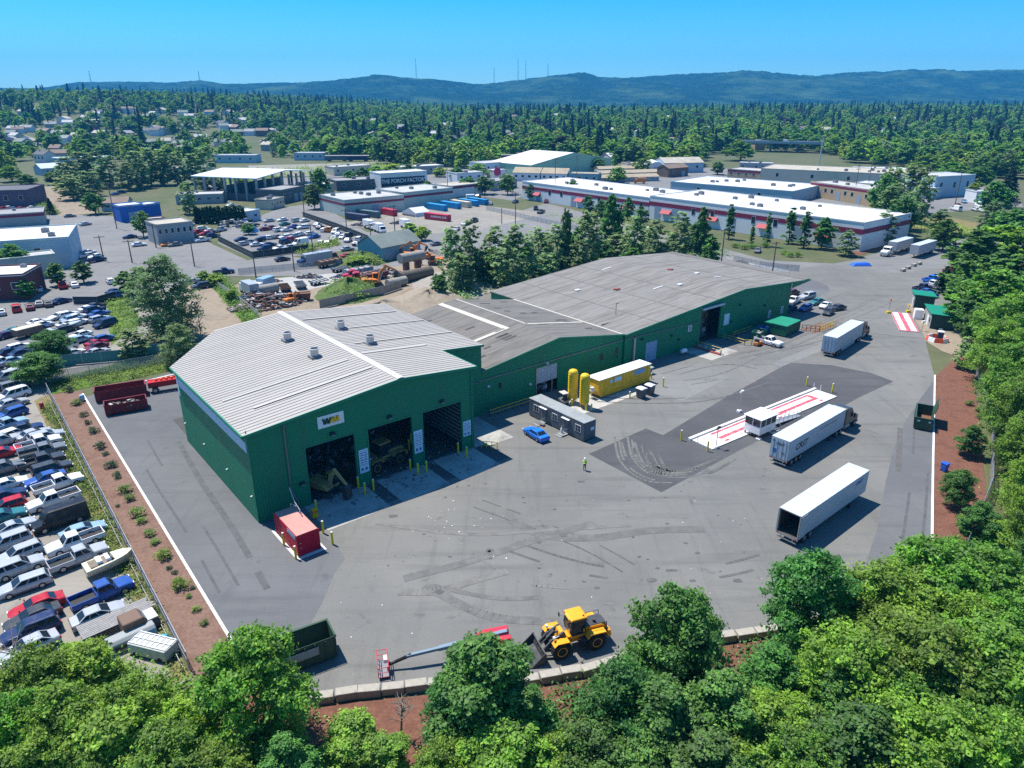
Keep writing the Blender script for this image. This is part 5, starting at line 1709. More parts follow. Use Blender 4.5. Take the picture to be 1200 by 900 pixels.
def rail(name, label, pts, mats, hgt=1.1, sp=1.6, group=None, mid=True):
    t = thing(name, label, 'railing', (*pts[0], 0), 0, group)
    P = [Vector((p[0] - pts[0][0], p[1] - pts[0][1], 0)) for p in pts]
    tot = sum((b - a).length for a, b in zip(P, P[1:]))
    for a, b in zip(P, P[1:]):
        n = max(1, round((b - a).length / sp))
        for k in range(n + 1):
            q = a.lerp(b, k / n)
            if k == 0 and a is not P[0]:
                continue
            MB().bx(q.x - .05, q.x + .05, q.y - .05, q.y + .05, 0, hgt).build('post', mats[0], t)
        for z in ((hgt, hgt * .5) if mid else (hgt,)):
            MB().cyl((a.x, a.y, z), (b.x, b.y, z), .055, n=6).build('rail_bar', mats[1], t)
    return t

BLKY = mat('rail_black', (.03, .028, .025), .6)
rail('guard_rail', 'yellow topped guard rail along the wall of the middle hall', [W(39.3, 6.9), W(49, 6.9)], (BLKY, YEL), group='guard rails')
rail('guard_rail', 'short yellow guard rail at the corner past the third truck door', [W(31.8, -1.0), W(33.4, -2.6)], (YEL, YEL), sp=.8)
rail('guard_rail', 'black and yellow guard rail on the near side of the tall dock', [W(92.6, 8), W(92.6, 2.2), W(91.6, 1.6)], (BLKY, YEL), group=None)
rail('guard_rail', 'black and yellow guard rail on the far side of the tall dock', [W(100.7, 8), W(100.7, 2.4), W(102, 1.6)], (BLKY, YEL))
rail('guard_rail', 'second guard rail running beside the green crates past the dock', [W(103, 7), W(110, 7)], (BLKY, YEL))
strip('dock_kerb', [W(91.8, 8), W(91.8, 1.8)], .5, .25, mat('kerb_red', (.3, .06, .05), .7), world=True)
t = rail('barrier_rail', 'bright yellow safety barrier on the ramp past the green containers', [W(121, -2.5), W(127.5, -2.5)], (YEL, YEL), hgt=1.4, sp=1.1)
rail('barrier_rail', 'rust brown barrier on the near side of the ramp by the green containers', [W(119, .5), W(121, -2.4)], (RUST, RUST), hgt=1.2, sp=1)
sheet('ramp_plate', [W(119, 1), W(128, 1), W(128, -2.3), W(119, -2.3)], .02, RUST, world=True)
p = W(102.6, .6)
t = thing('floor_sweeper', 'small orange floor machine at the end of the dock railing', 'machine', p, ANG)
MB().bx(-.8, .8, -.5, .5, .2, .85).build('body', ORG_, t, bevel=.06)
MB().bx(-.6, -.1, -.4, .4, .85, 1.35).build('seat', BLK, t)
MB().lathe([(.4, .02), (.45, .15)], n=14, c=(.8, -.3, 0)).build('brush', LAMPR, t)
for xx in (-.5, .5):
    for s in (-1, 1):
        MB().cyl((xx, s * .42, .2), (xx, s * .54, .2), .2).build('wheel', TYRE, t)

def rolloff(name, label, x, y, rz, LL, Wd, Ht, paint, inside=None, lid=None, group=None, cat='container', fill=None):
    t = thing(name, label, cat, (x, y), rz, group)
    h, w_ = LL / 2, Wd / 2
    th = .1
    z0 = .22
    m = MB()
    for s in (-1, 1):
        m.bx(-h, h, min(s * w_, s * (w_ - th)), max(s * w_, s * (w_ - th)), z0, Ht)
    m.bx(-h, -h + th, -w_ + th, w_ - th, z0, Ht).bx(h - th, h, -w_ + th, w_ - th, z0, Ht)
    m.build('body', paint, t)
    MB().bx(-h + th, h - th, -w_ + th, w_ - th, z0, z0 + .12).build('floor', inside or RUST, t)
    m = MB()
    n = max(3, int(LL / .9))
    for k in range(n + 1):
        x_ = -h + .06 + k * (LL - .12) / n
        for s in (-1, 1):
            m.bx(x_ - .05, x_ + .05, min(s * w_, s * (w_ + .09)), max(s * w_, s * (w_ + .09)), z0, Ht - .1)
    for y_ in (-.6, 0, .6):
        m.bx(h, h + .08, y_ * w_ - .04, y_ * w_ + .04, z0, Ht - .1)
    m.build('side_rib', paint, t)
    m = MB()
    for s in (-1, 1):
        m.bx(-h - .06, h + .06, s * w_ - .08, s * w_ + .1 * s + .04, Ht, Ht + .12)
    m.bx(-h - .06, -h + .1, -w_ + .08, w_ - .08, Ht, Ht + .118).bx(h - .1, h + .06, -w_ + .08, w_ - .08, Ht, Ht + .118)
    m.build('top_rail', paint, t)
    m = MB()
    for s in (-1, 1):
        m.bx(-h, h, s * .55 - .06, s * .55 + .06, .05, z0)
    m.build('skid_rail', BLK, t)
    for xx in (-h + .4, h - .4):
        for s in (-1, 1):
            MB().cyl((xx, s * .8 - .1, .15), (xx, s * .8 + .1, .15), .15).build('roller', GREYM, t)
    if lid:
        for k, (x0, x1) in enumerate(((-h, -.03), (.03, h))):
            MB().prism_x([(-w_ - .08, Ht + .13), (w_ + .08, Ht + .13), (w_ + .08, Ht + .2), (0, Ht + .26), (-w_ - .08, Ht + .2)], x0, x1).build('lid', lid, t)
    if fill:
        m = MB()
        rr = random.Random(int(x * 10))
        for k in range(90):
            m.box((rr.uniform(-h * .75, h * .6), rr.uniform(-w_ * .8, w_ * .8), Ht * rr.uniform(.4, .85)), (rr.uniform(.2, .9), rr.uniform(.1, .5), rr.uniform(.1, .4)), rr.choice([0, 1, 2, 4]), rr.uniform(0, 3))
        m.build('load', TR, t)
    return t

DKG = mat('container_dark_green', (.03, .075, .042), .55, var=.15, dirt=((.07, .07, .055), .6), dscale=.7)
MDG = mat('container_green', (.01, .11, .06), .5, var=.1, dirt=((.02, .06, .04), .6), dscale=.7)
MRN = mat('container_maroon', (.2, .012, .02), .5, var=.12, dirt=((.11, .02, .025), .7), dscale=.6)
GRYI = mat('container_inside', (.13, .14, .135), .8, var=.2, dirt=((.2, .17, .14), .7), dscale=.7)
# open grey-green one by the blocks
pa, pb = Vector(G(395, 771)), Vector(G(345, 790))
d = (pa - pb).normalized()
rz = math.atan2(d.y, d.x)
c = pa - d * 3.1 + Vector((-d.y, d.x)) * 1.25
t = rolloff('open_container', 'open dark green roll-off container with grey inside by the block wall', c.x, c.y, rz, 6.4, 2.4, 2.35, DKG, GRYI)
MB().bx(-1.2, 1.6, -1.36, -1.3, 1.2, 2.0).build('stencil_panel', mat('stencil_grey', (.3, .32, .32), .6), t)
# dark one with its lid up by the right kerb
x0, y0 = G(1082, 498, 0)
hz1 = head(1082, 519, 1085, 480)
t = rolloff('lidded_container', 'dark green roll-off container with raised curved lid by the kerb', x0 + .2, y0 + .6, hz1, 6.0, 2.3, 1.9, DKG, RUST)
m = MB()
prof = [(-1.15, 2.05), (-1.35, 2.6), (-1.5, 3.3), (-1.45, 3.95), (-1.37, 3.95), (-1.42, 3.3), (-1.27, 2.62), (-1.07, 2.05)]
m.prism_x(prof, -1.2, 3.0)
m.build('raised_lid', DKG, t)
MB().bx(-3.09, -3.01, -.9, -.6, 1.4, 1.6).bx(-3.09, -3.01, .5, .9, 1.4, 1.6).build('sticker', SIGNB, t)
# green pair with lids by the long hall
GLID = mat('lid_green', (.02, .24, .14), .5, var=.08)
p = W(114.5, 3.6)
rolloff('green_container', 'dark green container with twin bright green lids beside the long hall', p[0] + .6, p[1] - .6, ANG + R(6), 6.6, 5.0, 2.25, MDG, RUST, GLID)
p = W(107, 3.3)
t = rolloff('green_crate', 'low green bin full of scrap between the dock rail and white pickup', p[0], p[1], ANG + R(12), 3.6, 1.7, 1.5, MDG, RUST, fill=True)
p = W(110, 4.4)
rolloff('blue_bin', 'small blue bin behind the white pickup by the long hall', p[0], p[1], ANG, 2.2, 1.5, 1.5, mat('bin_blue', (.03, .1, .3), .5), RUST)
# red pair on the side lane
rzm = head(100, 478, 200, 462)
x, y = G(140, 470, 0)
LT = 11.6
rolloff('red_container', 'long maroon open roll-off container joined to the red lifting trailer', x - .5, y + 1.8, rzm, 7.5, 2.5, 1.9, MRN, RUST)
x2, y2 = G(149, 481, 0)
rolloff('red_container', 'shorter maroon container loaded with pale rubble on the side lane', x2, y2, rzm + R(2), 6.0, 2.3, 1.7, MRN, RUST, fill=True)
t = thing('lift_trailer', 'red hook lift trailer with black drawbar beside the station', 'trailer', (x + 6.9 * math.cos(rzm), y + 2.2 + 6.9 * math.sin(rzm)), rzm)
REDT = mat('trailer_red', (.5, .02, .025), .4, var=.06)
MB().prism_y([(-3.4, .8), (3.0, .9), (3.2, 1.3), (1.0, 1.8), (-3.4, 1.9)], -.5, .5).build('frame', REDT, t, bevel=.04)
MB().prism_y([(-3.4, 1.95), (3.6, 2.0), (3.9, 1.8), (3.9, 1.65), (3.4, 1.8), (-3.4, 1.75)], -.9, -.55).prism_y([(-3.4, 1.95), (3.6, 2.0), (3.9, 1.8), (3.9, 1.65), (3.4, 1.8), (-3.4, 1.75)], .55, .9).build('lift_arm', REDT, t, bevel=.03)
MB().tube([(3.3, 0, 1.9), (4.6, 0, 1.9), (5.6, 0, .5), (5.3, 0, .2)], .13, 8).build('drawbar', BLK, t)
m = MB()
for k in range(4):
    m.bx(-2.2 + k * .8, -1.9 + k * .8, -.35, .35, 1.95, 2.25)
m.build('hydraulic_block', ORG_, t)
for xx in (1.6,):
    axle(t, xx, 1.15, .5)
axle(t, -2.4, 1.15, .5)
x, y = G(97, 470)
t = thing('jerry_can', 'pale blue plastic drum at the lane end of the maroon container', 'drum', (x, y))
MB().lathe([(.35, 0), (.4, .1), (.4, .95), (.3, 1.1), (.1, 1.12)], n=14).build('shell', mat('drum_blue', (.3, .45, .6), .4), t, smooth=True)
MB().lathe([(.08, 1.121), (.08, 1.2)], n=8).build('cap', WHITE, t)

BR = mat('lift_red', (.55, .03, .06), .45, var=.08)
BG = mat('lift_grey', (.17, .24, .3), .45, var=.06)
xa, ya = G(574, 764)
t = thing('boom_lift', 'red and grey telescopic boom lift with its basket near the ground', 'lift', (xa, ya), head(574, 764, 470, 782))
MB().bx(-1.3, 1.3, -.95, .95, .35, .85).build('chassis', GREYM, t, bevel=.05)
MB().prism_y([(-1.9, .9), (1.1, .9), (1.1, 1.5), (.4, 1.9), (-1.8, 1.95)], -.9, -.3).prism_y([(-1.9, .9), (1.1, .9), (1.1, 1.5), (.4, 1.9), (-1.8, 1.95)], .3, .9).build('turntable_cowl', BR, t, bevel=.06)
for xx in (-1, 1):
    for s in (-1, 1):
        m = MB().cyl((xx, s * .75, .45), (xx, s * 1.1, .45), .45, n=16)
        o = m.build('wheel', TYRE, t)
        MB().cyl((xx, s * 1.1, .45), (xx, s * 1.12, .45), .22, n=12).build('rim', WHITE, o)
MB().prism_y([(-1.6, 1.75), (4.6, 1.2), (4.6, 1.55), (-1.6, 2.15)], -.2, .2).build('boom', BG, t, bevel=.02)
MB().prism_y([(4.6, 1.23), (7.4, 1.0), (7.4, 1.25), (4.6, 1.5)], -.13, .13).build('boom_extension', BG, t)
MB().prism_y([(7.3, .95), (8.9, .45), (8.95, .62), (7.4, 1.2)], -.09, .09).cyl((7.0, 0, 1.35), (8.4, 0, .85), .05).build('jib', BLK, t)
m = MB()
bx0, bx1, by0, by1 = 9.0, 9.9, -1.1, 1.1
for z in (.28, .75, 1.3):
    m.tube([(bx0, by0, z), (bx1, by0, z), (bx1, by1, z), (bx0, by1, z), (bx0, by0, z)], .035)
for (a, b) in ((bx0, by0), (bx1, by0), (bx1, by1), (bx0, by1), (bx0, 0), (bx1, 0), (bx0, .55), (bx1, -.55), (bx1, .55)):
    m.tube([(a, b, .28), (a, b, 1.3)], .03)
m.build('basket', BR, t)
MB().bx(bx0, bx1, by0, by1, .22, .27).build('basket_floor', GREYM, t)
MB().bx(bx0 + .05, bx0 + .35, -.3, .3, 1.0, 1.4).build('control_box', WHITE, t)

sk = [((0, 0, .95), .15), ((0, .0, 1.12), .14), ((0, 0, 1.3), .165), ((0, 0, 1.45), .14), ((0, 0, 1.52), .06), ((0, -.01, 1.6), .075), ((0, -.015, 1.7), .095), ((0, -.01, 1.79), .07)]
ed = [(i, i + 1) for i in range(7)]
for s in (-1, 1):
    b = len(sk)
    sk += [((s * .1, 0, .86), .105), ((s * .115, -.02, .5), .07), ((s * .12, .01, .12), .05), ((s * .125, -.13, .045), .045)]
    ed += [(0, b), (b, b + 1), (b + 1, b + 2), (b + 2, b + 3)]
    b = len(sk)
    sk += [((s * .2, 0, 1.42), .075), ((s * .27, -.0, 1.15), .055), ((s * .13, -.24, 1.12), .042), ((s * .07, -.31, 1.14), .04)]
    ed += [(3, b), (b, b + 1), (b + 1, b + 2), (b + 2, b + 3)]
    for k in range(5):
        b2 = len(sk)
        f = (k - 2) * .018
        sk += [((s * (.06 - .01 * k * .3), -.345, 1.14 + f), .010), ((s * .035, -.385 + abs(k - 2) * .006, 1.135 + f), .009)]
        ed += [(b + 3, b2), (b2, b2 + 1)]
me = bpy.data.meshes.new('person')
me.from_pydata([q[0] for q in sk], ed, [])
tmp = bpy.data.objects.new('person', me)
COL.objects.link(tmp)
sm = tmp.modifiers.new('skin', 'SKIN')
for i, q in enumerate(sk):
    me.skin_vertices[0].data[i].radius = (q[1], q[1])
me.skin_vertices[0].data[0].use_root = True
tmp.modifiers.new('sub', 'SUBSURF').levels = 2
me2 = bpy.data.meshes.new_from_object(tmp.evaluated_get(bpy.context.evaluated_depsgraph_get()))
bpy.data.objects.remove(tmp)
me2.materials.clear()
HIV = mat('hi_vis', (.55, .85, .04), .7, var=.06)
SKINM = mat('skin', (.45, .27, .19), .6, var=0)
TRO = mat('dark_trousers', (.03, .033, .045), .8)
for m_ in (TRO, HIV, SKINM, BLK):
    me2.materials.append(m_)
for f in me2.polygons:
    c = f.center
    f.material_index = 3 if c.z < .14 else 0 if c.z < .98 and abs(c.x) < .3 and c.y > -.2 else 2 if (c.z > 1.5 or c.y < -.25) else 1
    f.use_smooth = True
pr = linkmesh('person', me2)
x, y = G(685, 551)
place(pr, (x, y, 0), R(10))
tag(pr, 'person in a lime hi-vis jacket and hard hat standing in the yard', 'person')
MB().lathe([(.13, 1.74), (.125, 1.8), (.11, 1.86), (.06, 1.9), (.01, 1.91)], c=(0, -.01, 0), n=16).lathe([(.16, 1.735), (.16, 1.75)], c=(0, -.03, 0), n=16).build('hard_hat', WHITE, pr, smooth=True)
m = MB()
for z in (1.1, 1.32):
    m.lathe([(.178, z), (.178, z + .05)], n=16)
m.build('reflective_band', mat('reflective_grey', (.6, .62, .6), .3), pr)
m = MB()
for s in (-1, 1):
    m.lathe([(.012, 0), (.012, .01)], c=(s * .035, -.108, 1.715), n=8)
m.prism_x([(-.11, 1.70), (-.135, 1.675), (-.105, 1.665)], -.012, .012).bx(-.03, .03, -.104, -.098, 1.635, 1.645)
m.build('face', mat('face_dark', (.12, .07, .06), .6, var=0), pr)

SCW = mat('scale_white', (.72, .7, .68), .6, var=.06, dirt=((.45, .43, .4), .5), dscale=.8)
SCR = mat('scale_red', (.62, .07, .1), .6, var=.12, dirt=((.7, .5, .5), .5), dscale=1.2)
e0, e1 = Vector(G(812, 517)), Vector(G(955, 457))
d = (e1 - e0).normalized()
e0, e1 = Vector(G(812, 517)), Vector(G(958, 458))
rzs = math.atan2((e1 - e0).y, (e1 - e0).x)
t = thing('weighbridge', 'white and red painted truck weighbridge with the white hut beside it', 'weighbridge', (*((e0 + e1) / 2), 0), rzs)
hl_ = (e1 - e0).length / 2
MB().bx(-hl_, hl_, -3.5, .1, .0, .16).build('deck', SCW, t)
MB().bx(-hl_ - .2, hl_ + .2, .3, .75, 0, .35).build('kerb', SCW, t)
m = MB()
for s0, s1 in ((-hl_ + 3.6, -1.2), (.6, hl_ - 3.2)):
    m.bx(s0, s1, -.55, -.12, .162, .17).bx(s0, s1, -2.2, -1.55, .162, .17)
    for xx in (s0, s1 - .9):
        m.bx(xx, xx + .9, -1.5, -.6, .162, .17) if xx > s0 else None
        m.bx(xx, xx + .9, -3.1, -2.7, .162, .17)
m.build('red_marking', SCR, t)
hx_, hy_ = G(887, 508)
hut = thing('weigh_hut', 'white raised weigh hut with wide dark windows beside the weighbridge', 'hut', (hx_ + .3, hy_ + .1, 0), rzs)
MB().bx(-1.9, 1.9, -1.35, 1.35, .65, 1.85).build('lower_wall', WHITE, hut, bevel=.02)
m = MB()
for a in (-1.86, -.62, .62, 1.86):
    for b in (-1.31, 1.31):
        m.bx(a - .05, a + .05, b - .05, b + .05, 1.85, 3.05)
for b in (0,):
    for a in (-1.86, 1.86):
        m.bx(a - .05, a + .05, b - .05, b + .05, 1.85, 3.05)
m.build('window_frame', WHITE, hut)
MB().bx(-1.84, 1.84, -1.29, 1.29, 1.852, 3.0).build('window', GLASS, hut)
MB().bx(-2.1, 2.1, -1.55, 1.55, 3.05, 3.2).build('roof', mat('hut_roof', (.82, .82, .81), .5, var=.03), hut, bevel=.03)
m = MB()
for a in (-1.7, 1.7):
    for b in (-1.2, 1.2):
        m.bx(a - .1, a + .1, b - .1, b + .1, 0, .65)
m.build('leg', GREYM, hut)
m = MB()
for a in (-1.7, 1.7):
    for b in (-1.2, 1.2):
        m.bx(a - .35, a + .35, b - .35, b + .35, 0, .15)
m.build('footing', SCW, hut)
MB().bx(-.3, .3, -1.4, -1.36, 1.0, 1.5).build('notice', SIGNB, hut)
gw = thing('access_walkway', 'galvanised ramp and stairs with handrails leading to the weigh hut', 'walkway', (hx_ + .3, hy_ + .1, 0), rzs)
MB().prism_y([(2.0, .6), (3.2, .6), (10.5, .1), (10.5, .02), (3.2, .5), (2.0, .5)], -.3, .9).build('ramp_deck', STEEL, gw)
for yy in (-.32, .92):
    m = MB()
    zr = lambda x: .6 if x < 3.2 else .6 - (x - 3.2) * .068
    for k in range(8):
        xx = 2.1 + k * 1.18
        m.cyl((xx, yy, zr(xx)), (xx, yy, zr(xx) + 1.05), .035, n=6)
    for h_ in (.55, 1.05):
        m.tube([(2.1, yy, .6 + h_), (3.2, yy, .6 + h_), (10.4, yy, .1 + h_)], .035)
    m.build('handrail', STEEL, gw)
m = MB()
for k in range(3):
    m.bx(2.2, 3.2, -.75 - k * .32, -.45 - k * .32, .42 - k * .16, .46 - k * .16)
m.build('stair_tread', STEEL, gw)
m = MB()
for xx in (2.2, 3.2):
    m.tube([(xx, -.35, 1.6), (xx, -1.4, 1.0), (xx, -1.4, .1)], .035)
    m.prism_x([(-.4, .5), (-1.45, 0), (-1.45, .1), (-.4, .6)], xx - .03, xx + .03)
m.build('stair_rail', STEEL, gw)
for (u, v, lab, h_) in ((839, 525, 'thin camera post with black head at the near end of the weighbridge', 3.2), (866, 483, 'slim pole with white floodlight behind the weigh hut', 3.6)):
    x, y = G(u, v)
    t = thing('camera_post', lab, 'post', (x, y), rzs, 'posts by the weighbridge')
    MB().cyl((0, 0, 0), (0, 0, h_), .06).build('pole', STEEL, t)
    MB().box((.2, 0, h_), (.5, .3, .22)).box((-.25, 0, h_ - .15), (.25, .2, .2)).build('camera_head', BLK if v > 500 else WHITE, t)
    MB().bx(-.35, .35, -.3, .3, 0, .35).build('base', SCW, t)
for (u, v, lab) in ((817, 519, 'thin white marker post between bollards at the near weighbridge end'), (953, 457, 'thin white marker post at the far weighbridge end, nearer bollard one'), (961, 459, 'thin white marker post at the far weighbridge end, outer one')):
    x, y = G(u, v)
    o = MB().lathe([(.05, 0), (.05, 1.2), (.02, 1.24)], n=8).build('marker_post', WHITE)
    o.location = (x, y, .01)
    tag(o, lab, 'post', 'white marker posts')

# second weighbridge by the green huts
e0, e1 = Vector(G(1064, 394)), Vector(G(1049, 364))
rz4 = math.atan2((e1 - e0).y, (e1 - e0).x)
c = (Vector(G(1063, 394)) + Vector(G(1045, 364)) + Vector(G(1072, 392)) + Vector(G(1060, 363))) / 4
t = thing('weighbridge', 'red striped white weighbridge lane beside the green roofed huts', 'weighbridge', (c.x, c.y, 0), rz4)
MB().bx(-7.6, 7.6, -1.9, 1.9, 0, .14).build('deck', SCW, t)
m = MB()
m.bx(-7.6, 7.6, -.45, .45, .142, .15).bx(-7.62, 7.62, -1.92, -1.6, .142, .15).bx(-7.62, 7.62, 1.6, 1.92, .142, .15).bx(-7.62, -7.2, -1.59, 1.59, .142, .149)
for k in (-3.5, 0, 4):
    m.bx(k, k + .4, -1.59, -1.0, .142, .149).bx(k, k + .4, 1.0, 1.59, .142, .149)
m.build('red_marking', SCR, t)
HUTR = mat('hut_green_roof', (.01, .22, .13), .5, var=.08, rib=('X', .3, .03))
HUTW = mat('hut_wall', (.3, .31, .28), .7, var=.1)
HUTD = mat('hut_dark_wall', (.015, .05, .035), .6, var=.1)

def hut_(label, u0, v0, LL, Wd, h_):
    x, y = G(u0, v0)
    t = thing('green_hut', label, 'hut', (x, y), rz4, 'green roofed huts')
    MB().bx(0, LL, -Wd, 0, 0, h_).build('wall', HUTW, t)
    MB().bx(-.03, -.002, -Wd, 0, 0, h_ + .2).build('end_wall', HUTD, t)
    MB().prism_x([(-Wd - .35, h_ + .02), (.35, h_ + .3), (.35, h_ + .42), (-Wd - .35, h_ + .14)], -.4, LL + .4).build('roof', HUTR, t)
    MB().bx(LL * .35, LL * .55, .005, .03, 0, 2.1).build('door', WHITE, t)
    MB().bx(LL * .1, LL * .25, .005, .03, 1.1, 2.1).build('window', GLASS, t)
    return t

hut_('small green roofed hut nearest the parked pickups', 1070, 361, 4.5, 4.2, 3.0)
t = hut_('longer green roofed hut behind the orange barriers', 1089, 385, 8, 4.6, 3.0)
MB().prism_x([(-9.2, 2.8), (-5.0, 3.0), (-5.0, 3.1), (-9.2, 2.9)], .5, 8).build('lean_to_roof', mat('lean_roof', (.12, .34, .25), .5), t)
MB().bx(6.8, 8.6, .4, 2.1, 0, 2.2).build('side_cabinet', WHITE, t)
x, y = G(1098, 399)
t = thing('water_barrier_ring', 'ring of orange and white plastic barriers in front of the green hut', 'barrier', (x, y), rz4)
OB = [mat('barrier_orange', (.75, .1, .03), .5), mat('barrier_white', (.78, .76, .74), .5)]
for k in range(8):
    a = 2 * PI * k / 8
    m = MB()
    m.prism_x([(-.25, 0), (.25, 0), (.2, .3), (.08, .9), (-.08, .9), (-.2, .3)], -.7, .7)
    o = m.build('barrier_segment', OB[k % 2], t)
    o.location = (1.75 * math.cos(a), 1.75 * math.sin(a), 0)
    o.rotation_euler.z = a + PI / 2
t = thing('control_kiosk', 'dark blue kiosk with white top standing inside the orange barriers', 'kiosk', (x + .35, y - .2), rz4)
MB().bx(-.55, .55, -.5, .5, 0, 1.9).build('body', mat('kiosk_blue', (.02, .035, .08), .5), t, bevel=.03)
MB().bx(-.6, .6, -.55, .55, 1.9, 2.05).build('top', WHITE, t)
MB().bx(.7, 1.1, -.3, .3, 0, 2.3).build('side_panel', GREYM, t)
for (u, v, lab) in ((1041, 367, 'yellow gate post with red light at the far end of the striped weighbridge'), (1064, 366, 'yellow guard post beside the far end of the striped weighbridge')):
    x, y = G(u, v)
    t = thing('gate_post', lab, 'post', (x, y), 0, 'gate posts')
    MB().bx(-.45, .45, -.35, .35, 0, .5).build('base', YEL, t)
    MB().cyl((0, 0, .5), (0, 0, 3.2 if u < 1050 else 1.6), .07).build('pole', STEEL, t)
    MB().box((0, 0, 3.2 if u < 1050 else 1.6), (.3, .3, .4)).build('lamp_head', ORG_ if u < 1050 else YEL, t)
x, y = G(1080, 388)
t = thing('intercom_post', 'thin white intercom post beside the long green hut', 'post', (x, y))
MB().cyl((0, 0, 0), (0, 0, 2.2), .06).build('pole', STEEL, t)
MB().box((0, 0, 2.1), (.7, .4, .4)).build('intercom_head', WHITE, t)
x, y = G(1106, 552)
t = thing('wheeled_bin', 'bright blue wheeled bin standing on the red bark', 'bin', (x, y), .4)
MB().loft([[(-.28, -.3, .08), (.28, -.3, .08), (.28, .3, .08), (-.28, .3, .08)], [(-.36, -.4, 1.15), (.36, -.4, 1.15), (.36, .4, 1.15), (-.36, .4, 1.15)]]).build('body', mat('bin_bright_blue', (.02, .1, .5), .45), t, bevel=.02)
MB().prism_y([(-.4, 1.16), (.4, 1.16), (.4, 1.22), (0, 1.28), (-.4, 1.22)], -.44, .44).build('lid', mat('bin_bright_blue', (.02, .1, .5)), t)
for s in (-1, 1):
    MB().cyl((-.28, s * .3, .1), (-.28, s * .36, .1), .1).build('wheel', TYRE, t)
x, y = G(605, 745)
BLK_C = mat('block_concrete', (.36, .33, .28), .95, var=.16, scale=1.4, dirt=((.16, .15, .12), .8), dscale=.6, bump=.015, bscale=10)
ln = [(365, 823), (500, 806), (600, 805), (690, 788), (770, 764), (830, 752), (905, 743), (960, 725)]
P = [Vector(G(*q)) for q in ln]
bb = MB().bx(-.9, .9, -.42, .42, 0, .78)
bme = bb.mesh('concrete_block', BLK_C, bevel=.03)
acc, k = 0, 0
blocks = []
for a, b in zip(P, P[1:]):
    L_ = (b - a).length
    d = (b - a) / L_
    s_ = acc
    while s_ + .95 < L_:
        q = a + d * (s_ + .95)
        o = bpy.data.objects.new('concrete_block', bme)
        COL.objects.link(o)
        place(o, (q.x + cr_.uniform(-.05, .05), q.y + cr_.uniform(-.08, .08), 0), math.atan2(d.y, d.x) + cr_.uniform(-.05, .05))
        o.scale = (1, 1, cr_.uniform(.92, 1.05))
        tag(o, None, 'block', 'concrete blocks edging the yard')
        AUTO.append((o, 'grey concrete block in the retaining row'))
        s_ += 1.9
    acc = s_ - L_
for (u, v) in ((1058, 318), (1064, 315), (1071, 312), (1077, 310)):
    o = bpy.data.objects.new('concrete_block', bme)
    COL.objects.link(o)
    place(o, G(u, v), .6)
    tag(o, None, 'block', 'concrete blocks by the far gate')
    AUTO.append((o, 'small concrete block by the far gate trailers'))

def fence(name, label, pts, h_, solid=None, sp=3, mesh_=True, group=None, rails=2, postm=None):
    t = thing(name, label, 'fence', (*pts[0], 0), 0, group)
    o = Vector(pts[0])
    P = [Vector(p) - o for p in pts]
    m, r_, s_ = MB(), MB(), MB()
    for a, b in zip(P, P[1:]):
        n = max(1, int((b - a).length / sp))
        d = (b - a).normalized()
        nn = Vector((-d.y, d.x))
        for k in range(n + 1):
            q = a.lerp(b, k / n)
            m.cyl((q.x, q.y, 0), (q.x, q.y, h_ + .05), .045, n=6)
        for z in [h_ * (k + 1) / rails for k in range(rails)]:
            r_.cyl((a.x, a.y, z), (b.x, b.y, z), .03, n=5)
        if solid:
            s_.prism([a - nn * .02, b - nn * .02, b + nn * .02, a + nn * .02], .08, h_ - .03)
    m.build('post', postm or STEEL, t)
    r_.build('top_rail', postm or STEEL, t)
    if solid:
        s_.build('panel', solid, t)
    return t

def screen(name, col, dens):
    m = bpy.data.materials.new(name)
    m.use_nodes = True
    nt = m.node_tree
    b = nt.nodes['Principled BSDF']
    b.inputs['Base Color'].default_value = tuple(col) + (1,)
    b.inputs['Roughness'].default_value = .8
    b.inputs['Alpha'].default_value = dens
    return m

CHAIN = screen('chain_link', (.36, .37, .38), .34)
DSCR = screen('dark_screen', (.02, .03, .035), .9)
TEALF = mat('teal_slats', (.05, .2, .19), .6, var=.12, rib=('X', .25, .02))
fence('chain_link_fence', 'chain link fence between the salvage cars and the bark strip', [G(57, 462), G(222, 785)], 2.0, CHAIN, sp=3.2)
fence('low_wall', 'low grey timber wall at the foot of the salvage yard fence', [(G(57, 464)[0] - .5, G(57, 464)[1]), (G(222, 787)[0] - .5, G(222, 787)[1])], .5, mat('low_wall_wood', (.2, .18, .18), .9, var=.2), sp=3.2, rails=1)
fence('chain_link_fence', 'chain link fence along the grass behind the maroon containers', [G(57, 449), G(130, 437), G(206, 424)], 2.0, CHAIN, sp=3)
fence('slatted_fence', 'teal slatted fence below the rear salvage cars', [G(52, 431), G(142, 423)], 2.2, TEALF, sp=3)
fence('slatted_fence', 'second teal fence length under the big tree', [G(142, 423), G(205, 412), G(226, 404)], 2.2, TEALF, sp=3)
fence('chain_link_fence', 'chain link fence on the bank beside the red bark bed', [G(1136, 418), G(1150, 455), G(1162, 505), G(1160, 575), G(1130, 650), G(1118, 672)], 2.0, CHAIN, sp=3)
fence('screened_fence', 'dark screened fence along the front of the impound lot', [G(256, 283), G(296, 303), G(322, 300), G(362, 294)], 2.2, DSCR)
fence('screened_fence', 'dark screened fence along the street side of the impound lot', [G(355, 254), G(395, 268), G(434, 284)], 2.2, DSCR)
fence('dark_board_fence', 'dark board fence behind the middle salvage rows', [G(87, 357), G(115, 357), G(137, 350)], 2.0, mat('dark_boards', (.03, .035, .045), .8, var=.2))
fence('chain_link_fence', 'chain link fence in front of the scrap yard slab', [G(280, 322), G(345, 316), G(400, 311)], 1.8, CHAIN)
fence('chain_link_fence', 'chain link fence around the container lot', [G(570, 246), G(640, 262), G(700, 275)], 1.8, CHAIN)
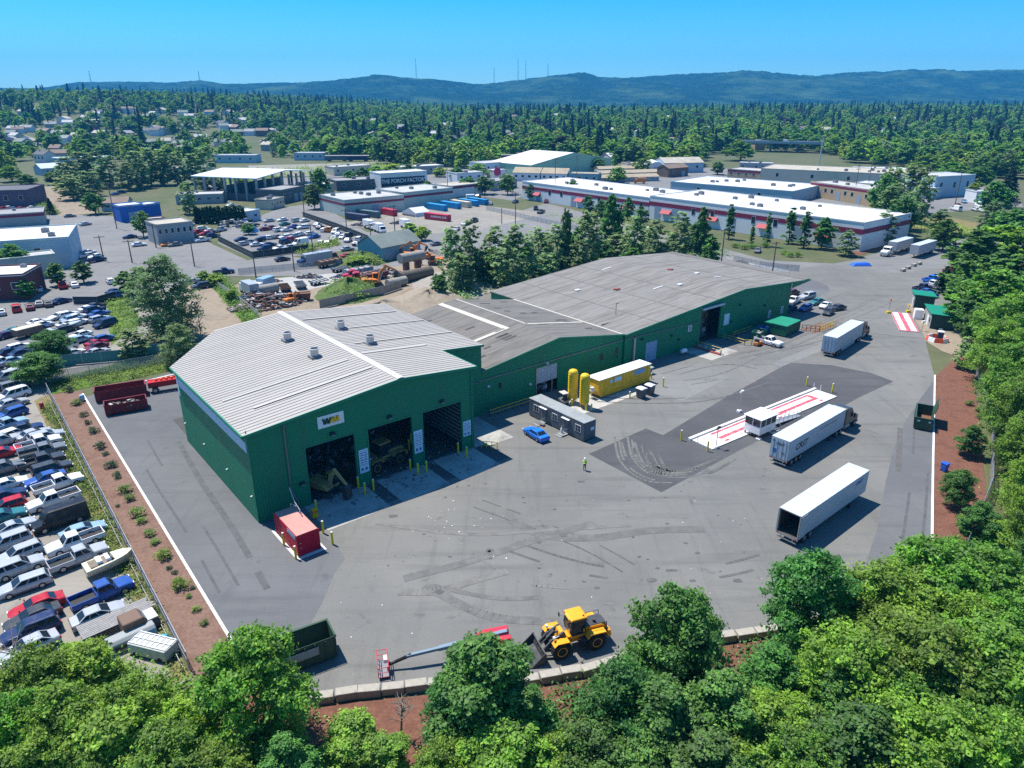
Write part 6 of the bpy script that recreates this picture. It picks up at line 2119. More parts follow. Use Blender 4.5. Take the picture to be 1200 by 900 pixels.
fence('gate_fence', 'grey fence and dark gate between the long hall and the far street', [G(860, 306), G(890, 313), G(922, 317), G(936, 318)], 1.8, CHAIN)
fence('low_wall', 'white low wall beyond the rear of the long hall', [G(850, 303), G(885, 312), G(925, 320)], .7, WHITE, rails=1)
fence('concrete_block_wall', 'grey concrete wall edging the scrap yard track', [G(250, 333), G(275, 350), G(303, 372)], 1.6, CONC, rails=1)
fence('concrete_block_wall', 'long grey retaining wall in front of the scrap yard mounds', [G(375, 362), G(450, 345), G(470, 338)], 2.2, mat('old_concrete', (.28, .25, .21), .9, var=.2, scale=.8), rails=1)
WALLC = {n: mat('wall_' + n, c, .75, var=.08, scale=.4, dirt=(tuple(x * .75 for x in c), .5), dscale=.2) for n, c in {
    'paleblue': (.36, .47, .54), 'white': (.66, .67, .67), 'cream': (.52, .47, .36), 'grey': (.3, .32, .32), 'darkgrey': (.1, .11, .125), 'maroon': (.12, .035, .04), 'blue': (.03, .12, .42), 'navy': (.02, .03, .06),
    'green': (.3, .48, .34), 'tan': (.4, .3, .18), 'teal': (.16, .33, .38), 'brown': (.17, .11, .08), 'purple': (.12, .08, .13), 'palegreen': (.42, .47, .42)}.items()}
ROOFC = {n: mat('roofing_' + n, c, .8, var=.14, scale=.35, dirt=(tuple(x * .62 for x in c), .7), dscale=.15) for n, c in {
    'white': (.6, .6, .6), 'grey': (.27, .27, .27), 'beige': (.42, .38, .31), 'dark': (.11, .11, .12), 'brown': (.22, .16, .12), 'palegrey': (.42, .42, .41), 'bluewhite': (.56, .63, .68), 'tan': (.36, .3, .21), 'greygreen': (.19, .22, .2), 'red': (.3, .09, .06)}.items()}

BAND = mat('maroon_band', (.2, .015, .05), .6, var=.08)

def bld(name, label, p0, p1, depth, h, wall, roof, kind='flat', band=None, wins=0, doors=0, cat='building', rise=None, ov=.3, group=None, world=False, winh=(.45, .75), units=0, side_wins=0):
    """near edge runs p0 -> p1 (left to right), body goes away from the camera"""
    a, b = (Vector(p0), Vector(p1)) if world else (Vector(G(*p0)), Vector(G(*p1)))
    L_ = (b - a).length
    rz = math.atan2((b - a).y, (b - a).x)
    z0 = float(TZ(np.array([a.x]), np.array([a.y]))[0])
    t = thing(name, label, cat, (a.x, a.y, z0), rz, group)
    wm, rm = WALLC[wall], ROOFC[roof]
    rise = rise or min(depth, L_) * .22
    m = MB()
    if kind == 'flat':
        m.bx(0, L_, 0, depth, -3 if z0 > .5 else 0, h)
        m.build('wall', wm, t)
        r_ = MB().bx(-.1, L_ + .1, -.1, depth + .1, h, h + .25).build('roof', rm, t)
        m = MB()
        m.bx(-.12, L_ + .12, -.12, .15, h + .25, h + .55).bx(-.12, L_ + .12, depth - .15, depth + .12, h + .25, h + .55).bx(-.12, .15, .151, depth - .151, h + .25, h + .55).bx(L_ - .15, L_ + .12, .151, depth - .151, h + .25, h + .55)
        m.build('parapet', wm, r_)
    elif kind == 'gable_x':          # ridge along the near edge
        y2 = depth / 2
        m.prism_x([(0, -3 if z0 > .5 else 0), (depth, -3 if z0 > .5 else 0), (depth, h), (y2, h + rise), (0, h)], 0, L_)
        m.build('wall', wm, t)
        r_ = MB().prism_x([(-ov, h - ov * rise / y2 + .02), (y2, h + rise + .02), (depth + ov, h - ov * rise / y2 + .02), (depth + ov, h - ov * rise / y2 + .2), (y2, h + rise + .22), (-ov, h - ov * rise / y2 + .2)], -ov, L_ + ov).build('roof', rm, t)
    elif kind == 'gable_y':
        x2 = L_ / 2
        z_ = -3 if z0 > .5 else 0
        m.prism_y([(0, z_), (L_, z_), (L_, h), (x2, h + rise), (0, h)], 0, depth)
        m.build('wall', wm, t)
        r_ = MB().prism_y([(-ov, h - ov * rise / x2 + .02), (x2, h + rise + .02), (L_ + ov, h - ov * rise / x2 + .02), (L_ + ov, h - ov * rise / x2 + .2), (x2, h + rise + .22), (-ov, h - ov * rise / x2 + .2)], -ov, depth + ov).build('roof', rm, t)
    if band:
        m = MB()
        m.bx(-.06, L_ + .06, -.06, -.002, h * band[0], h * band[1]).bx(L_ + .002, L_ + .06, 0, depth, h * band[0], h * band[1]).bx(-.06, -.002, 0, depth, h * band[0], h * band[1])
        m.build('wall_band', BAND, t)
    n = wins + doors
    for k in range(n):
        x = (k + .5) * L_ / n
        if (k * 7 + 3) % n < doors:
            w_ = min(3.2, L_ / n * .6)
            MB().bx(x - w_ / 2, x + w_ / 2, -.08, -.003, 0, h * .6).build('door', DOORM, t)
        else:
            w_ = min(1.8, L_ / n * .55)
            f = MB().bx(x - w_ / 2, x + w_ / 2, -.06, -.003, h * winh[0], h * winh[1]).build('window', WHITE, t)
            MB().bx(x - w_ / 2 + .1, x + w_ / 2 - .1, -.075, -.062, h * winh[0] + .1, h * winh[1] - .1).build('pane', GLASS, f)
    for k in range(side_wins):
        y = (k + .5) * depth / side_wins
        f = MB().bx(L_ + .003, L_ + .06, y - .6, y + .6, h * winh[0], h * winh[1]).build('window', WHITE, t)
        MB().bx(L_ + .062, L_ + .075, y - .5, y + .5, h * winh[0] + .1, h * winh[1] - .1).build('pane', GLASS, f)
    rr = random.Random(len(label or name) * 13 + int(L_))
    for k in range(units):
        x, y = rr.uniform(.1, .9) * L_, rr.uniform(.15, .85) * depth
        s = rr.uniform(.8, 1.5)
        MB().box((x, y, h + .25 + s * .45), (s * 1.4, s * 1.2, s * .9)).cyl((x, y, h + .25 + s * .9), (x, y, h + .3 + s * .95), s * .4, n=10).build('roof_unit', GREYM, r_)
    return t

DOORM = mat('door_blue_grey', (.25, .32, .38), .6, var=.06)
LM = lambda u, v, p, z=0: LANDMARK.append((*G(u, v, z), z, p))
bld('warehouse', 'pale blue warehouse with flat bright white roof by the street corner', (-75, 326), (88, 313), 26, 8.5, 'paleblue', 'white', units=2, wins=2)
bld('warehouse_annex', 'lower pale green annex with ribbed white roof in front of the blue warehouse', (-20, 334), (70, 323), 7, 5.8, 'palegreen', 'palegrey', wins=1)
bld('workshop', 'maroon brick workshop with white roof at the edge of the lot', (-60, 356), (34, 351), 12, 6, 'maroon', 'white', wins=4, units=2)
bld('purple_warehouse', 'dark purple warehouse with open bays at the top of the dirt track', (-90, 247), (36, 243), 24, 7.5, 'purple', 'dark', wins=5, doors=2)
bld('long_roof_building', 'long low building with stained grey roof and maroon fascia', (-90, 273), (54, 263), 17, 4.5, 'grey', 'grey', band=(.78, 1.0), units=2)
bld('garage', 'small pale blue garage with brown gable roof beside the bright blue shed', (120, 248), (151, 247), 9, 3.6, 'paleblue', 'brown', 'gable_x', doors=1, wins=1)
bld('blue_shed', 'bright cobalt blue shed with flat blue roof near the street', (143, 261), (171, 258), 9, 6.2, 'blue', 'bluewhite', doors=1)
bld('blue_shed', 'second cobalt blue shed wall behind the small maroon lean-to', (171, 257), (190, 254), 7, 5.5, 'blue', 'bluewhite')
bld('lean_to', 'small maroon lean-to with pale roof in front of the blue sheds', (172, 268), (194, 266), 5, 3.2, 'maroon', 'palegrey', doors=1)
bld('apartment_block', 'two storey grey green block with flat beige roof and wide upper windows', (187, 288), (229, 283), 12, 6.6, 'grey', 'beige', wins=6, winh=(.56, .84), side_wins=3)
bld('low_store', 'small white roofed store beside the cypress hedge', (283, 262), (306, 258), 8, 4, 'paleblue', 'white', wins=2)
bld('navy_workshop', 'dark blue flat roofed workshop left of the leafy roadside tree', (331, 239), (357, 233), 14, 6, 'darkgrey', 'grey', doors=2, wins=2)
bld('striped_unit', 'long pale grey unit with maroon stripe behind the stacked containers', (405, 254), (474, 247), 26, 6.5, 'palegreen', 'palegrey', band=(.7, .84), doors=1, units=5)
bld('striped_unit', 'taller pale grey wing with maroon stripe behind the blue containers', (474, 246), (531, 239), 22, 7.2, 'palegreen', 'palegrey', band=(.72, .86), units=3)
bld('dark_block', 'dark low block with grey roof left of the lettered warehouse', (395, 224), (446, 221), 16, 5, 'darkgrey', 'grey', wins=3, units=2)
t = bld('lettered_warehouse', 'white roofed warehouse with navy wall and big white lettering', (447, 223), (501, 219), 14, 8.5, 'white', 'white')
L_ = (Vector(G(501, 219)) - Vector(G(447, 223))).length
MB().bx(.2, L_ - 1.5, -.08, -.003, .2, 6.4).build('navy_wall', WALLC['navy'], t)
textobj('THE PORCH FACTORY', 2.9, t, INKW, (L_ * .5, -.1, 4.4), (PI / 2, 0, 0), bold=.05, sx=.95)
bld('striped_store', 'low white store with maroon eaves right of the lettered warehouse', (507, 229), (530, 232), 22, 5.5, 'white', 'beige', band=(.8, 1.0), doors=1, wins=1)
bld('low_office', 'low beige roofed office among the trees by the arch front', (527, 232), (560, 226), 12, 4.5, 'grey', 'beige', wins=3)
bld('white_block', 'white block with flat roof and dark doors behind the roadside trees', (568, 205), (602, 202), 16, 7, 'white', 'palegrey', wins=3, doors=1)
MG = mat('magenta_arch', (.45, .01, .1), .5)
t = bld('arch_store', 'small white store with rounded magenta gable', (579, 210), (592, 209), 8, 5, 'white', 'white', wins=1)
MB().lathe([(0.01, -.2), (2.6, -.2), (2.6, .2), (.01, .2)], n=20, M=Matrix.Translation((2.4, -.25, 4.6)) @ Matrix.Rotation(PI / 2, 4, 'X')).build('arched_sign', MG, t)
bld('boat_house', 'pale blue house with grey green gable roof beside the orange excavators', (448, 307), (493, 297), 11, 4.2, 'teal', 'greygreen', 'gable_x', wins=2, doors=1, rise=3)
# the long striped warehouse, two roof levels, at right angles to the station
pA, pB = Vector(G(1007, 295)), Vector(G(612, 233))
dd = (pA - pB).normalized()
LW = (pA - pB).length
t1_ = bld('striped_warehouse', 'very long pale warehouse with white roof and maroon stripe, near section', tuple(pA - dd * LW * .52), tuple(pA), 34, 9, 'white', 'white', band=(.62, .8), doors=4, wins=6, world=True, units=9)
t2_ = bld('striped_warehouse', 'far section of the long white roofed warehouse with maroon stripe', tuple(pB), tuple(pA - dd * (LW * .52 + .4)), 30, 8.2, 'white', 'white', band=(.62, .8), doors=3, wins=7, world=True, units=8)
for t_, n, z in ((t1_, 4, 3.2), (t2_, 3, 3)):
    for k in range(n):
        x = LW * .52 * (k + .3) / n
        MB().prism_x([(-1.8, z), (-.08, z + 1.3), (-.08, z + .05), (-1.7, z - .05)], x, x + 5).build('red_awning', mat('awning_red', (.4, .08, .09), .7), t_)
bld('blue_warehouse', 'pale blue walled warehouse with white roof behind the striped warehouse', (785, 226), (927, 239), 40, 5.5, 'paleblue', 'white', units=8, wins=2)
bld('brick_store', 'tan brick store with red parapet and dark doors in the trade park', (948, 230), (1026, 243), 16, 7, 'tan', 'palegrey', band=(.86, 1.0), doors=4, wins=6, units=2)
bld('flat_store', 'broad flat beige roofed store behind the tan brick store', (890, 213), (1060, 222), 36, 7.5, 'cream', 'beige', units=6, wins=4)
bld('white_hall', 'tall white hall with pale blue end at the trees', (1092, 232), (1138, 229), 18, 10, 'paleblue', 'palegrey', side_wins=2, wins=3)
bld('white_store', 'low white store with parked vans in front', (1000, 226), (1092, 234), 14, 5, 'paleblue', 'white', wins=4, doors=2)
bld('gabled_warehouse', 'wide gabled warehouse with pale green front and bright white roof', (622, 207), (716, 198), 40, 7, 'green', 'white', 'gable_y', rise=6)
for k, (u0, u1) in enumerate(((601, 632), (634, 664), (666, 700))):
    t = bld('arched_store', ['first arched front store with tan roof below the gabled warehouse', 'middle arched front store with tan roof below the gabled warehouse', 'last store with teal shopfront below the gabled warehouse'][k], (u0, 212 + k), (u1, 213 + k), 12, 5, 'white' if k < 2 else 'teal', 'tan', 'gable_x' if k < 2 else 'flat', wins=4)
for k in range(3):
    bld('greenhouse', ['rear one of three long low tan roofed sheds', 'middle one of three long low tan roofed sheds', 'front one of three long low tan roofed sheds'][k], (702, 203 + k * 5.5), (772, 201 + k * 5.5), 9, 2.6, 'grey', 'tan', 'gable_x', rise=1.4, wins=5)
bld('beige_shed', 'pale blue shed with broad beige gable roof beside the white quonset hut', (778, 203), (824, 202), 18, 6.5, 'paleblue', 'beige', 'gable_x', rise=3, wins=3)
bld('brown_shed', 'brown shed with double doors in front of the beige roofed shed', (783, 208), (806, 206), 10, 5.5, 'brown', 'brown', 'gable_x', rise=2, doors=1, wins=1)
x, y = G(769, 203)
t = thing('quonset_hut', 'rounded white quonset hut at the end of the tan roofed sheds', 'hut', (x, y), head(762, 203, 776, 203))
m = MB()
m.prism_y([(-6, 0), (6, 0)] + [(6 * math.cos(a), 6.5 * math.sin(a) + 1) for a in np.linspace(0, PI, 14)], 0, 22)
m.build('shell', ROOFC['white'], t)
MB().bx(-2, 2, -.1, -.01, 0, 4).build('door', DOORM, t)
bld('red_trim_store', 'long low store with red window frames right of the broad green tree', (852, 208), (905, 212), 16, 5, 'tan', 'palegrey', band=(.75, 1.0), wins=6)
bld('white_house', 'white roofed bungalow in the trees above the gabled warehouse', (655, 172), (676, 169), 14, 4, 'palegreen', 'white', 'gable_x', wins=3)
bld('white_roof_barn', 'low white barn among trees right of the gabled warehouse', (715, 191), (733, 190), 12, 4.5, 'white', 'white', 'gable_x', wins=1)
# long flat roofs and rail cars behind the shed
for k, (u0, u1, v, lab) in enumerate(((252, 300, 191, 'long white roofed rail building behind the open hall'), (345, 380, 188, 'low pale building behind the open hall, right end'), (444, 470, 186, 'white cabin beside the dark railway cars'))):
    bld('rail_building', lab, (u0, v), (u1, v), 14, 5.5, 'paleblue', 'palegrey', wins=4)
for k, (u, v, col, lab) in enumerate(((395, 189, 'darkgrey', 'dark railway wagon left of the white cabin'), (420, 189, 'navy', 'navy railway wagon nearest the white cabin'), (500, 187, 'navy', 'navy wagon on the line right of the white cabin'), (550, 188, 'maroon', 'maroon railway wagon in front of the tall conifers'), (640 - 40, 188, 'darkgrey', 'dark wagon by the white block'))):
    x, y = G(u, v)
    t = thing('rail_wagon', lab, 'wagon', (x, y), R(5))
    MB().bx(-9, 9, -1.5, 1.5, 1, 4.4).build('body', WALLC[col], t)
    MB().prism_x([(-1.6, 4.4), (1.6, 4.4), (0, 4.9)], -9.1, 9.1).build('roof', ROOFC['grey'], t)
    for xx in (-6, 6):
        MB().bx(xx - 1.4, xx + 1.4, -1.2, 1.2, 0, 1).build('bogie', BLK, t)
# open sided hall
pc, pl, pr_ = Vector(G(303, 236)), Vector(G(262, 227)), Vector(G(366, 224))
dx_ = (pr_ - pc)
Lx = dx_.length
ux = dx_ / Lx
uy = Vector((-ux.y, ux.x))
Ly = max(20, (pl - pc).dot(uy))
t = thing('open_hall', 'open sided hall on tall grey columns under a pale blue white roof', 'building', (pc.x, pc.y), math.atan2(ux.y, ux.x))
m = MB()
m.prism_y([(-1, 10.6), (Lx / 2, 12.6), (Lx + 1, 10.6), (Lx + 1, 11), (Lx / 2, 13), (-1, 11)], -1, Ly + 1)
m.build('roof', ROOFC['bluewhite'], t)
for k in range(8):
    for y in (0, Ly):
        MB().bx(k * Lx / 7 - .5, k * Lx / 7 + .5, y - .4, y + .4, 0, 10.5).build('column', WALLC['grey'], t)
for k in range(1, 6):
    for x in (0, Lx):
        MB().bx(x - .4, x + .4, k * Ly / 6 - .5, k * Ly / 6 + .5, 0, 10.5).build('column', WALLC['grey'], t)
MB().bx(0, Lx, Ly * .5, Ly * .5 + .4, 0, 7).bx(-.2, .2, .5, Ly, 0, 3.4).build('low_wall', WALLC['darkgrey'], t)
m = MB()
rr = random.Random(3)
for k in range(220):
    m.box((rr.uniform(2, Lx - 2), rr.uniform(2, Ly - 2), rr.uniform(.2, 3)), (rr.uniform(.5, 3), rr.uniform(.5, 3), rr.uniform(.3, 2)), rr.choice([0, 1, 4]), rr.uniform(0, 3))
o = m.build('scrap_heap', TR)
o.location, o.rotation_euler = t.location, t.rotation_euler
tag(o, kind='stuff')

# shipping containers
def shipbox(label, u, v, rz, col, LL=12.2, group=None, text=None):
    x, y = G(u, v)
    t = thing('shipping_container', label, 'container', (x, y), rz, group)
    cm = mat('ship_' + col[0], col[1], .5, var=.1, rib=('X', .3, .04), dirt=(tuple(c * .6 for c in col[1]), .5), dscale=.5)
    h = LL / 2
    MB().bx(-h, h, -1.22, 1.22, .15, 2.6).build('body', cm, t)
    MB().bx(-h, h, -1.22, 1.22, 2.603, 2.65).build('roof', mat('ship_roof_' + col[0], tuple(min(.75, c * 1.15 + .02) for c in col[1]), .6, var=.12, dirt=(tuple(c * .6 for c in col[1]), .6), dscale=.5), t)
    m = MB()
    for xx in (-h, h):
        for yy in (-1.22, 1.22):
            m.box((xx, yy, 1.35), (.14, .14, 2.7))
    m.build('corner_post', cm, t)
    for s in (-1, 1):
        MB().bx(h + .005, h + .05, min(s * .03, s * 1.15), max(s * .03, s * 1.15), .25, 2.5).build('door_leaf', cm, t)
    if text:
        textobj(text, 1.1, t, INKW, (1.5, -1.235, 1.5), (PI / 2, 0, 0), bold=.02, sx=1.15)
    return t

SB = ('sky_blue', (.01, .22, .48))
hb = head(495, 248, 523, 252.5)
shipbox('sky blue shipping container nearest the white tarpaulin, front of the staggered row', 512, 246, hb, SB, group='blue containers')
shipbox('sky blue shipping container second in the staggered row', 528, 243.5, hb, SB, group='blue containers')
shipbox('cream shipping container between the sky blue ones in the staggered row', 540, 242, hb, ('cream', (.5, .46, .36)))
shipbox('sky blue shipping container fourth in the staggered row, past the cream one', 549, 240.5, hb, SB, group='blue containers')
shipbox('sky blue shipping container at the far end of the staggered row', 560, 239, hb, SB, group='blue containers')
shipbox('red shipping container with white lettering in front of the blue row', 513, 258, head(493, 259, 534, 264), ('signal_red', (.42, .02, .05)), text='HAMBURG SUD')
shipbox('maroon shipping container at the end of the junk row', 424, 246, head(408, 246, 440, 250), ('wine', (.22, .02, .05)))
shipbox('dark red shipping container stacked against the grey unit', 438, 248, head(408, 246, 440, 250), ('wine', (.22, .02, .05)))
shipbox('grey green shipping container beside the maroon ones', 432, 254, head(408, 246, 440, 250), ('slate', (.09, .14, .15)))
shipbox('navy shipping container nearest the street in the container lot', 419, 258, head(408, 246, 440, 250), ('deep_navy', (.05, .05, .10)))
shipbox('red shipping container with doors facing the trucks', 456, 252, head(440, 250, 460, 254), ('signal_red', (.42, .02, .05)), LL=9)
shipbox('grey box trailer parked near the orange truck', 548, 227, 0, ('box_grey', (.3, .38, .42)), LL=9)
x, y = G(488, 252)
t = thing('tarpaulin_tent', 'white tarpaulin shelter beside the blue containers', 'shelter', (x, y), hb)
MB().prism_y([(-5, 0), (5, 0), (4.6, 1.6), (0, 3.4), (-4.6, 1.6)], -4, 4).build('cover', ROOFC['white'], t)
MB().bx(-4, 4, -4.3, -4.02, 0, .8).build('front_board', GREYM, t)

def boxtruck(label, u, v, rz, col, box='white', LL=6, group=None):
    x, y = G(u, v)
    t = thing('box_truck', label, 'truck', (x, y), rz, group)
    MB().bx(-LL, 0, -1.2, 1.2, .9, 3.4).build('box_body', PAINT[box], t, bevel=.04)
    MB().prism_y([(.1, .6), (2.2, .6), (2.25, 1.3), (1.9, 1.6), (1.5, 2.6), (.1, 2.6)], -1.1, 1.1).build('cab', PAINT[col], t, bevel=.06)
    MB().pane((1.93, -1, 1.62), (1.93, 1, 1.62), (1.53, .95, 2.55), (1.53, -.95, 2.55), (.04, .04, .05, .05), .02).build('windshield', GLASS, t)
    for xx in (-LL + 1.3, 1.2):
        axle(t, xx, 1.1, .45)
    return t

boxtruck('white box truck at the street edge of the container lot', 436, 269, head(430, 267, 445, 272), 'white')
boxtruck('second white box truck next to the first in the container lot', 447, 273, head(430, 267, 445, 272), 'white', LL=5)
boxtruck('white camper truck behind the two white box trucks', 478, 268, head(430, 267, 445, 272), 'white', LL=5)
boxtruck('orange red truck parked beside the tan sheds', 747, 215, R(160), 'orange', 'orange', LL=5)
boxtruck('white delivery truck beside the orange truck', 556, 236, R(10), 'orange', 'white', LL=4)
boxtruck('silver and red tank truck on the street by the scrap slab', 388, 306, head(370, 308, 400, 303), 'maroon', 'silver', LL=9)
tx, ty = G(362, 310)
tractor('dark blue day cab tractor parked at the scrap yard slab', tx, ty, head(380, 306, 350, 312), 'navy', False)
x, y = G(34, 394)
t = thing('utility_trailer', 'brown box trailer with cream top in the middle salvage rows', 'trailer', (x, y), HM)
MB().bx(-2.6, 2.6, -1.1, 1.1, .6, 2.0).build('body', WALLC['brown'], t)
MB().bx(-2.65, 2.65, -1.15, 1.15, 2.0, 2.1).build('roof', WALLC['cream'], t)
for s in (-1, 1):
    MB().cyl((0, s * .9, .35), (0, s * 1.15, .35), .35).build('wheel', TYRE, t)

# salvage oddments near the verge
def boat(label, u, v, rz, LL, col):
    x, y = G(u, v)
    t = thing('motor_boat', label, 'boat', (x, y, .35), rz)
    secs = []
    for k in range(8):
        f = k / 7
        w_ = 1.05 * math.sqrt(max(0.0, 1 - max(0, f - .35) ** 2 / .43))
        x_ = -LL / 2 + LL * f
        w_ = max(w_, .04)
        z_ = .95 + .25 * f
        secs.append([(x_, -w_ * .5, .05 + .5 * max(0, f - .6)), (x_, -w_, z_ - .25), (x_, -w_, z_), (x_, w_, z_), (x_, w_, z_ - .25), (x_, w_ * .5, .05 + .5 * max(0, f - .6))])
    MB().loft(secs).build('hull', col, t)
    MB().bx(-LL * .4, LL * .08, -.75, .75, 1.06, 1.09).build('cockpit', mat('cockpit_floor', (.2, .16, .12), .8, var=.3), t)
    MB().pane((LL * .1, -.7, 1.1), (LL * .1, .7, 1.1), (LL * .02, .6, 1.6), (LL * .02, -.6, 1.6), (0, 0, 0, 0), .02).build('windscreen', GLASS, t)
    m = MB()
    for xx in (-LL * .25, -.3):
        m.bx(xx, xx + .5, -.6, .6, 1.09, 1.4)
    m.build('seat', WHITE, t)
    return t

CRM = mat('boat_cream', (.62, .56, .4), .45, var=.08)
boat('small cream speedboat standing among the white pickups', 130, 667, HB, 4.6, CRM)
boat('grey and white motor boat at the edge of the middle salvage rows', 78, 388, HM, 7, mat('boat_grey', (.4, .45, .48), .4, var=.06))
x, y = G(140, 733)
t = thing('flatbed_body', 'weathered plank flatbed body lying at the end of the salvage row', 'flatbed', (x, y, .5), HB)
PLK = mat('grey_plank', (.27, .26, .25), .9, var=.25, scale=2)
for k in range(9):
    MB().bx(-3.2, 3.0 + cr_.uniform(-.3, .3), -1.15 + k * .26, -1.15 + k * .26 + .22, .45, .52).build('deck_plank', PLK, t)
MB().bx(-3, 2.8, -.7, -.55, .2, .44).bx(-3, 2.8, .55, .7, .2, .44).build('chassis_beam', BLK, t)
for xx in (-2.2, 2.2):
    MB().bx(xx, xx + .2, -1, 1, -.5, .2).build('support', RUST, t)
x, y = G(165, 738)
t = thing('engine_unit', 'brown and chrome truck cab wreck beside the plank flatbed', 'wreck', (x, y), HB)
MB().prism_y([(-1.5, .2), (1.6, .2), (1.6, 1.0), (.6, 1.2), (.2, 1.9), (-1.5, 1.9)], -.95, .95).build('shell', WALLC['brown'], t, bevel=.08)
MB().bx(.3, 1.5, -.85, .85, 1.15, 1.3).build('bonnet', STEEL, t)
MB().pane((.64, -.85, 1.22), (.64, .85, 1.22), (.24, .8, 1.85), (.24, -.8, 1.85), (.05,) * 4, .02).build('windshield', GLASS, t)
x, y = G(182, 765)
t = thing('ladder_truck_body', 'white truck body with ladder racks at the corner of the salvage yard', 'wreck', (x, y), HB - R(60))
t.scale = (.72, .8, .62)
MB().bx(-2.8, 2.8, -1.1, 1.1, .3, 2.1).build('body', mat('dirty_white', (.5, .5, .48), .6, var=.15, dirt=((.25, .23, .2), .6)), t, bevel=.06)
m = MB()
for yy in (-.9, 0, .9):
    m.bx(-2.7, 2.7, yy - .05, yy + .05, 2.2, 2.28)
for k in range(8):
    m.bx(-2.7 + k * .75, -2.62 + k * .75, -.95, .95, 2.12, 2.2)
m.build('ladder_rack', WHITE, t)
for xx in (-1.8, 1.8):
    for s in (-1, 1):
        MB().cyl((xx, s * .9, .4), (xx, s * 1.12, .4), .4).build('wheel', TYRE, t)
x, y = G(155, 752)
t = thing('camper_shell', 'pale grey camper shell lying beyond the plank flatbed', 'camper', (x, y), HB)
MB().prism_x([(-.9, 0), (.9, 0), (.8, .9), (.5, 1.2), (-.5, 1.2), (-.8, .9)], -2, 2).build('shell', WALLC['grey'], t, bevel=.06)
MB().bx(-1.6, 1.6, -.93, -.86, .35, .75).build('window', GLASS, t)
x, y = G(186, 757)
o = MB().loft([[(-1.2, -.9, 0), (1.2, -.9, 0), (1.2, .9, 0), (-1.2, .9, 0)], [(-.9, -.6, .9), (.8, -.5, 1.1), (.7, .5, 1.0), (-.8, .6, .8)]]).build('tarpaulin', mat('tarp_blue', (.06, .35, .55), .6, var=.15), bevel=.1)
o.location = (x, y, 0)
tag(o, 'turquoise tarpaulin over a heap behind the ladder truck body', 'tarpaulin')
x, y = G(304, 266)
m = MB()
for k in range(60):
    m.box((rr.gauss(0, 4), rr.gauss(0, 2.5), rr.uniform(.2, 2.2)), (rr.uniform(.5, 2), rr.uniform(.4, 1.6), rr.uniform(.3, 1.2)), rr.choice([0, 1, 2, 2, 3]), rr.uniform(0, 3))
o = m.build('junk_heap', TR)
o.location = (x - 8, y, 0)
tag(o, kind='stuff')
x, y = G(294, 272)
o = MB().loft([[(-2.5, -2, 0), (2.5, -2, 0), (2.5, 2, 0), (-2.5, 2, 0)], [(-1.8, -1.4, 1.8), (1.6, -1.3, 2.2), (1.5, 1.3, 2.0), (-1.6, 1.3, 1.7)]]).build('tarpaulin', mat('tarp_bright', (.03, .25, .6), .6, var=.15), bevel=.15)
o.location = (x, y, 0)
tag(o, 'bright blue tarpaulin over junk at the impound lot corner', 'tarpaulin')
x, y = G(1008, 311)
o = MB().loft([[(-3, -1.5, 0), (3, -1.5, 0), (3, 1.5, 0), (-3, 1.5, 0)], [(-2, -.9, .8), (2.2, -.8, 1.0), (2, .9, .9), (-1.8, .9, .7)]]).build('tarpaulin', mat('tarp_royal', (.02, .12, .55), .6, var=.15), bevel=.12)
o.location = (x, y, 0)
tag(o, 'royal blue tarpaulin on the bark island past the long hall', 'tarpaulin')
x, y = G(53, 480)
t = thing('rain_barrel', 'red drum lying by the fence in the weeds', 'drum', (x - .4, y), 1)
MB().lathe([(.3, 0), (.32, .1), (.32, 1.1), (.3, 1.2)], n=14).build('shell', REDP, t, smooth=True)
MB().lathe([(.2, 1.201), (.2, 1.22)], n=12).build('lid', GREYM, t)

excavator('orange excavator with arched boom in the middle of the scrap yard', *G(438, 336), R(20), ORG_, pose=((3.2, 4.6), (5.3, 3.6), (5.4, .6)), sc=1.15, group='orange excavators')
excavator('orange excavator behind the concrete pipes with its boom raised', *G(493, 306), R(170), ORG_, pose=((3.0, 4.8), (5.5, 3.4), (5.6, .6)), sc=1.15, group='orange excavators')
excavator('orange excavator next to the pale blue house, facing right', *G(481, 303), R(10), ORG_, pose=((3.0, 4.6), (5.0, 3.8), (5.2, .8)), sc=1.05, group='orange excavators')
excavator('orange excavator working on the pale mound at the scrap yard edge', *G(510, 310), R(190), ORG_, pose=((2.6, 3.6), (4.6, 2.0), (4.4, .3)), group='orange excavators')
excavator('small orange excavator on the rusty scrap heap', *G(341, 356), R(60), ORG_, pose=((2.2, 3.2), (3.8, 2.2), (3.8, .5)), sc=.8, group='orange excavators')

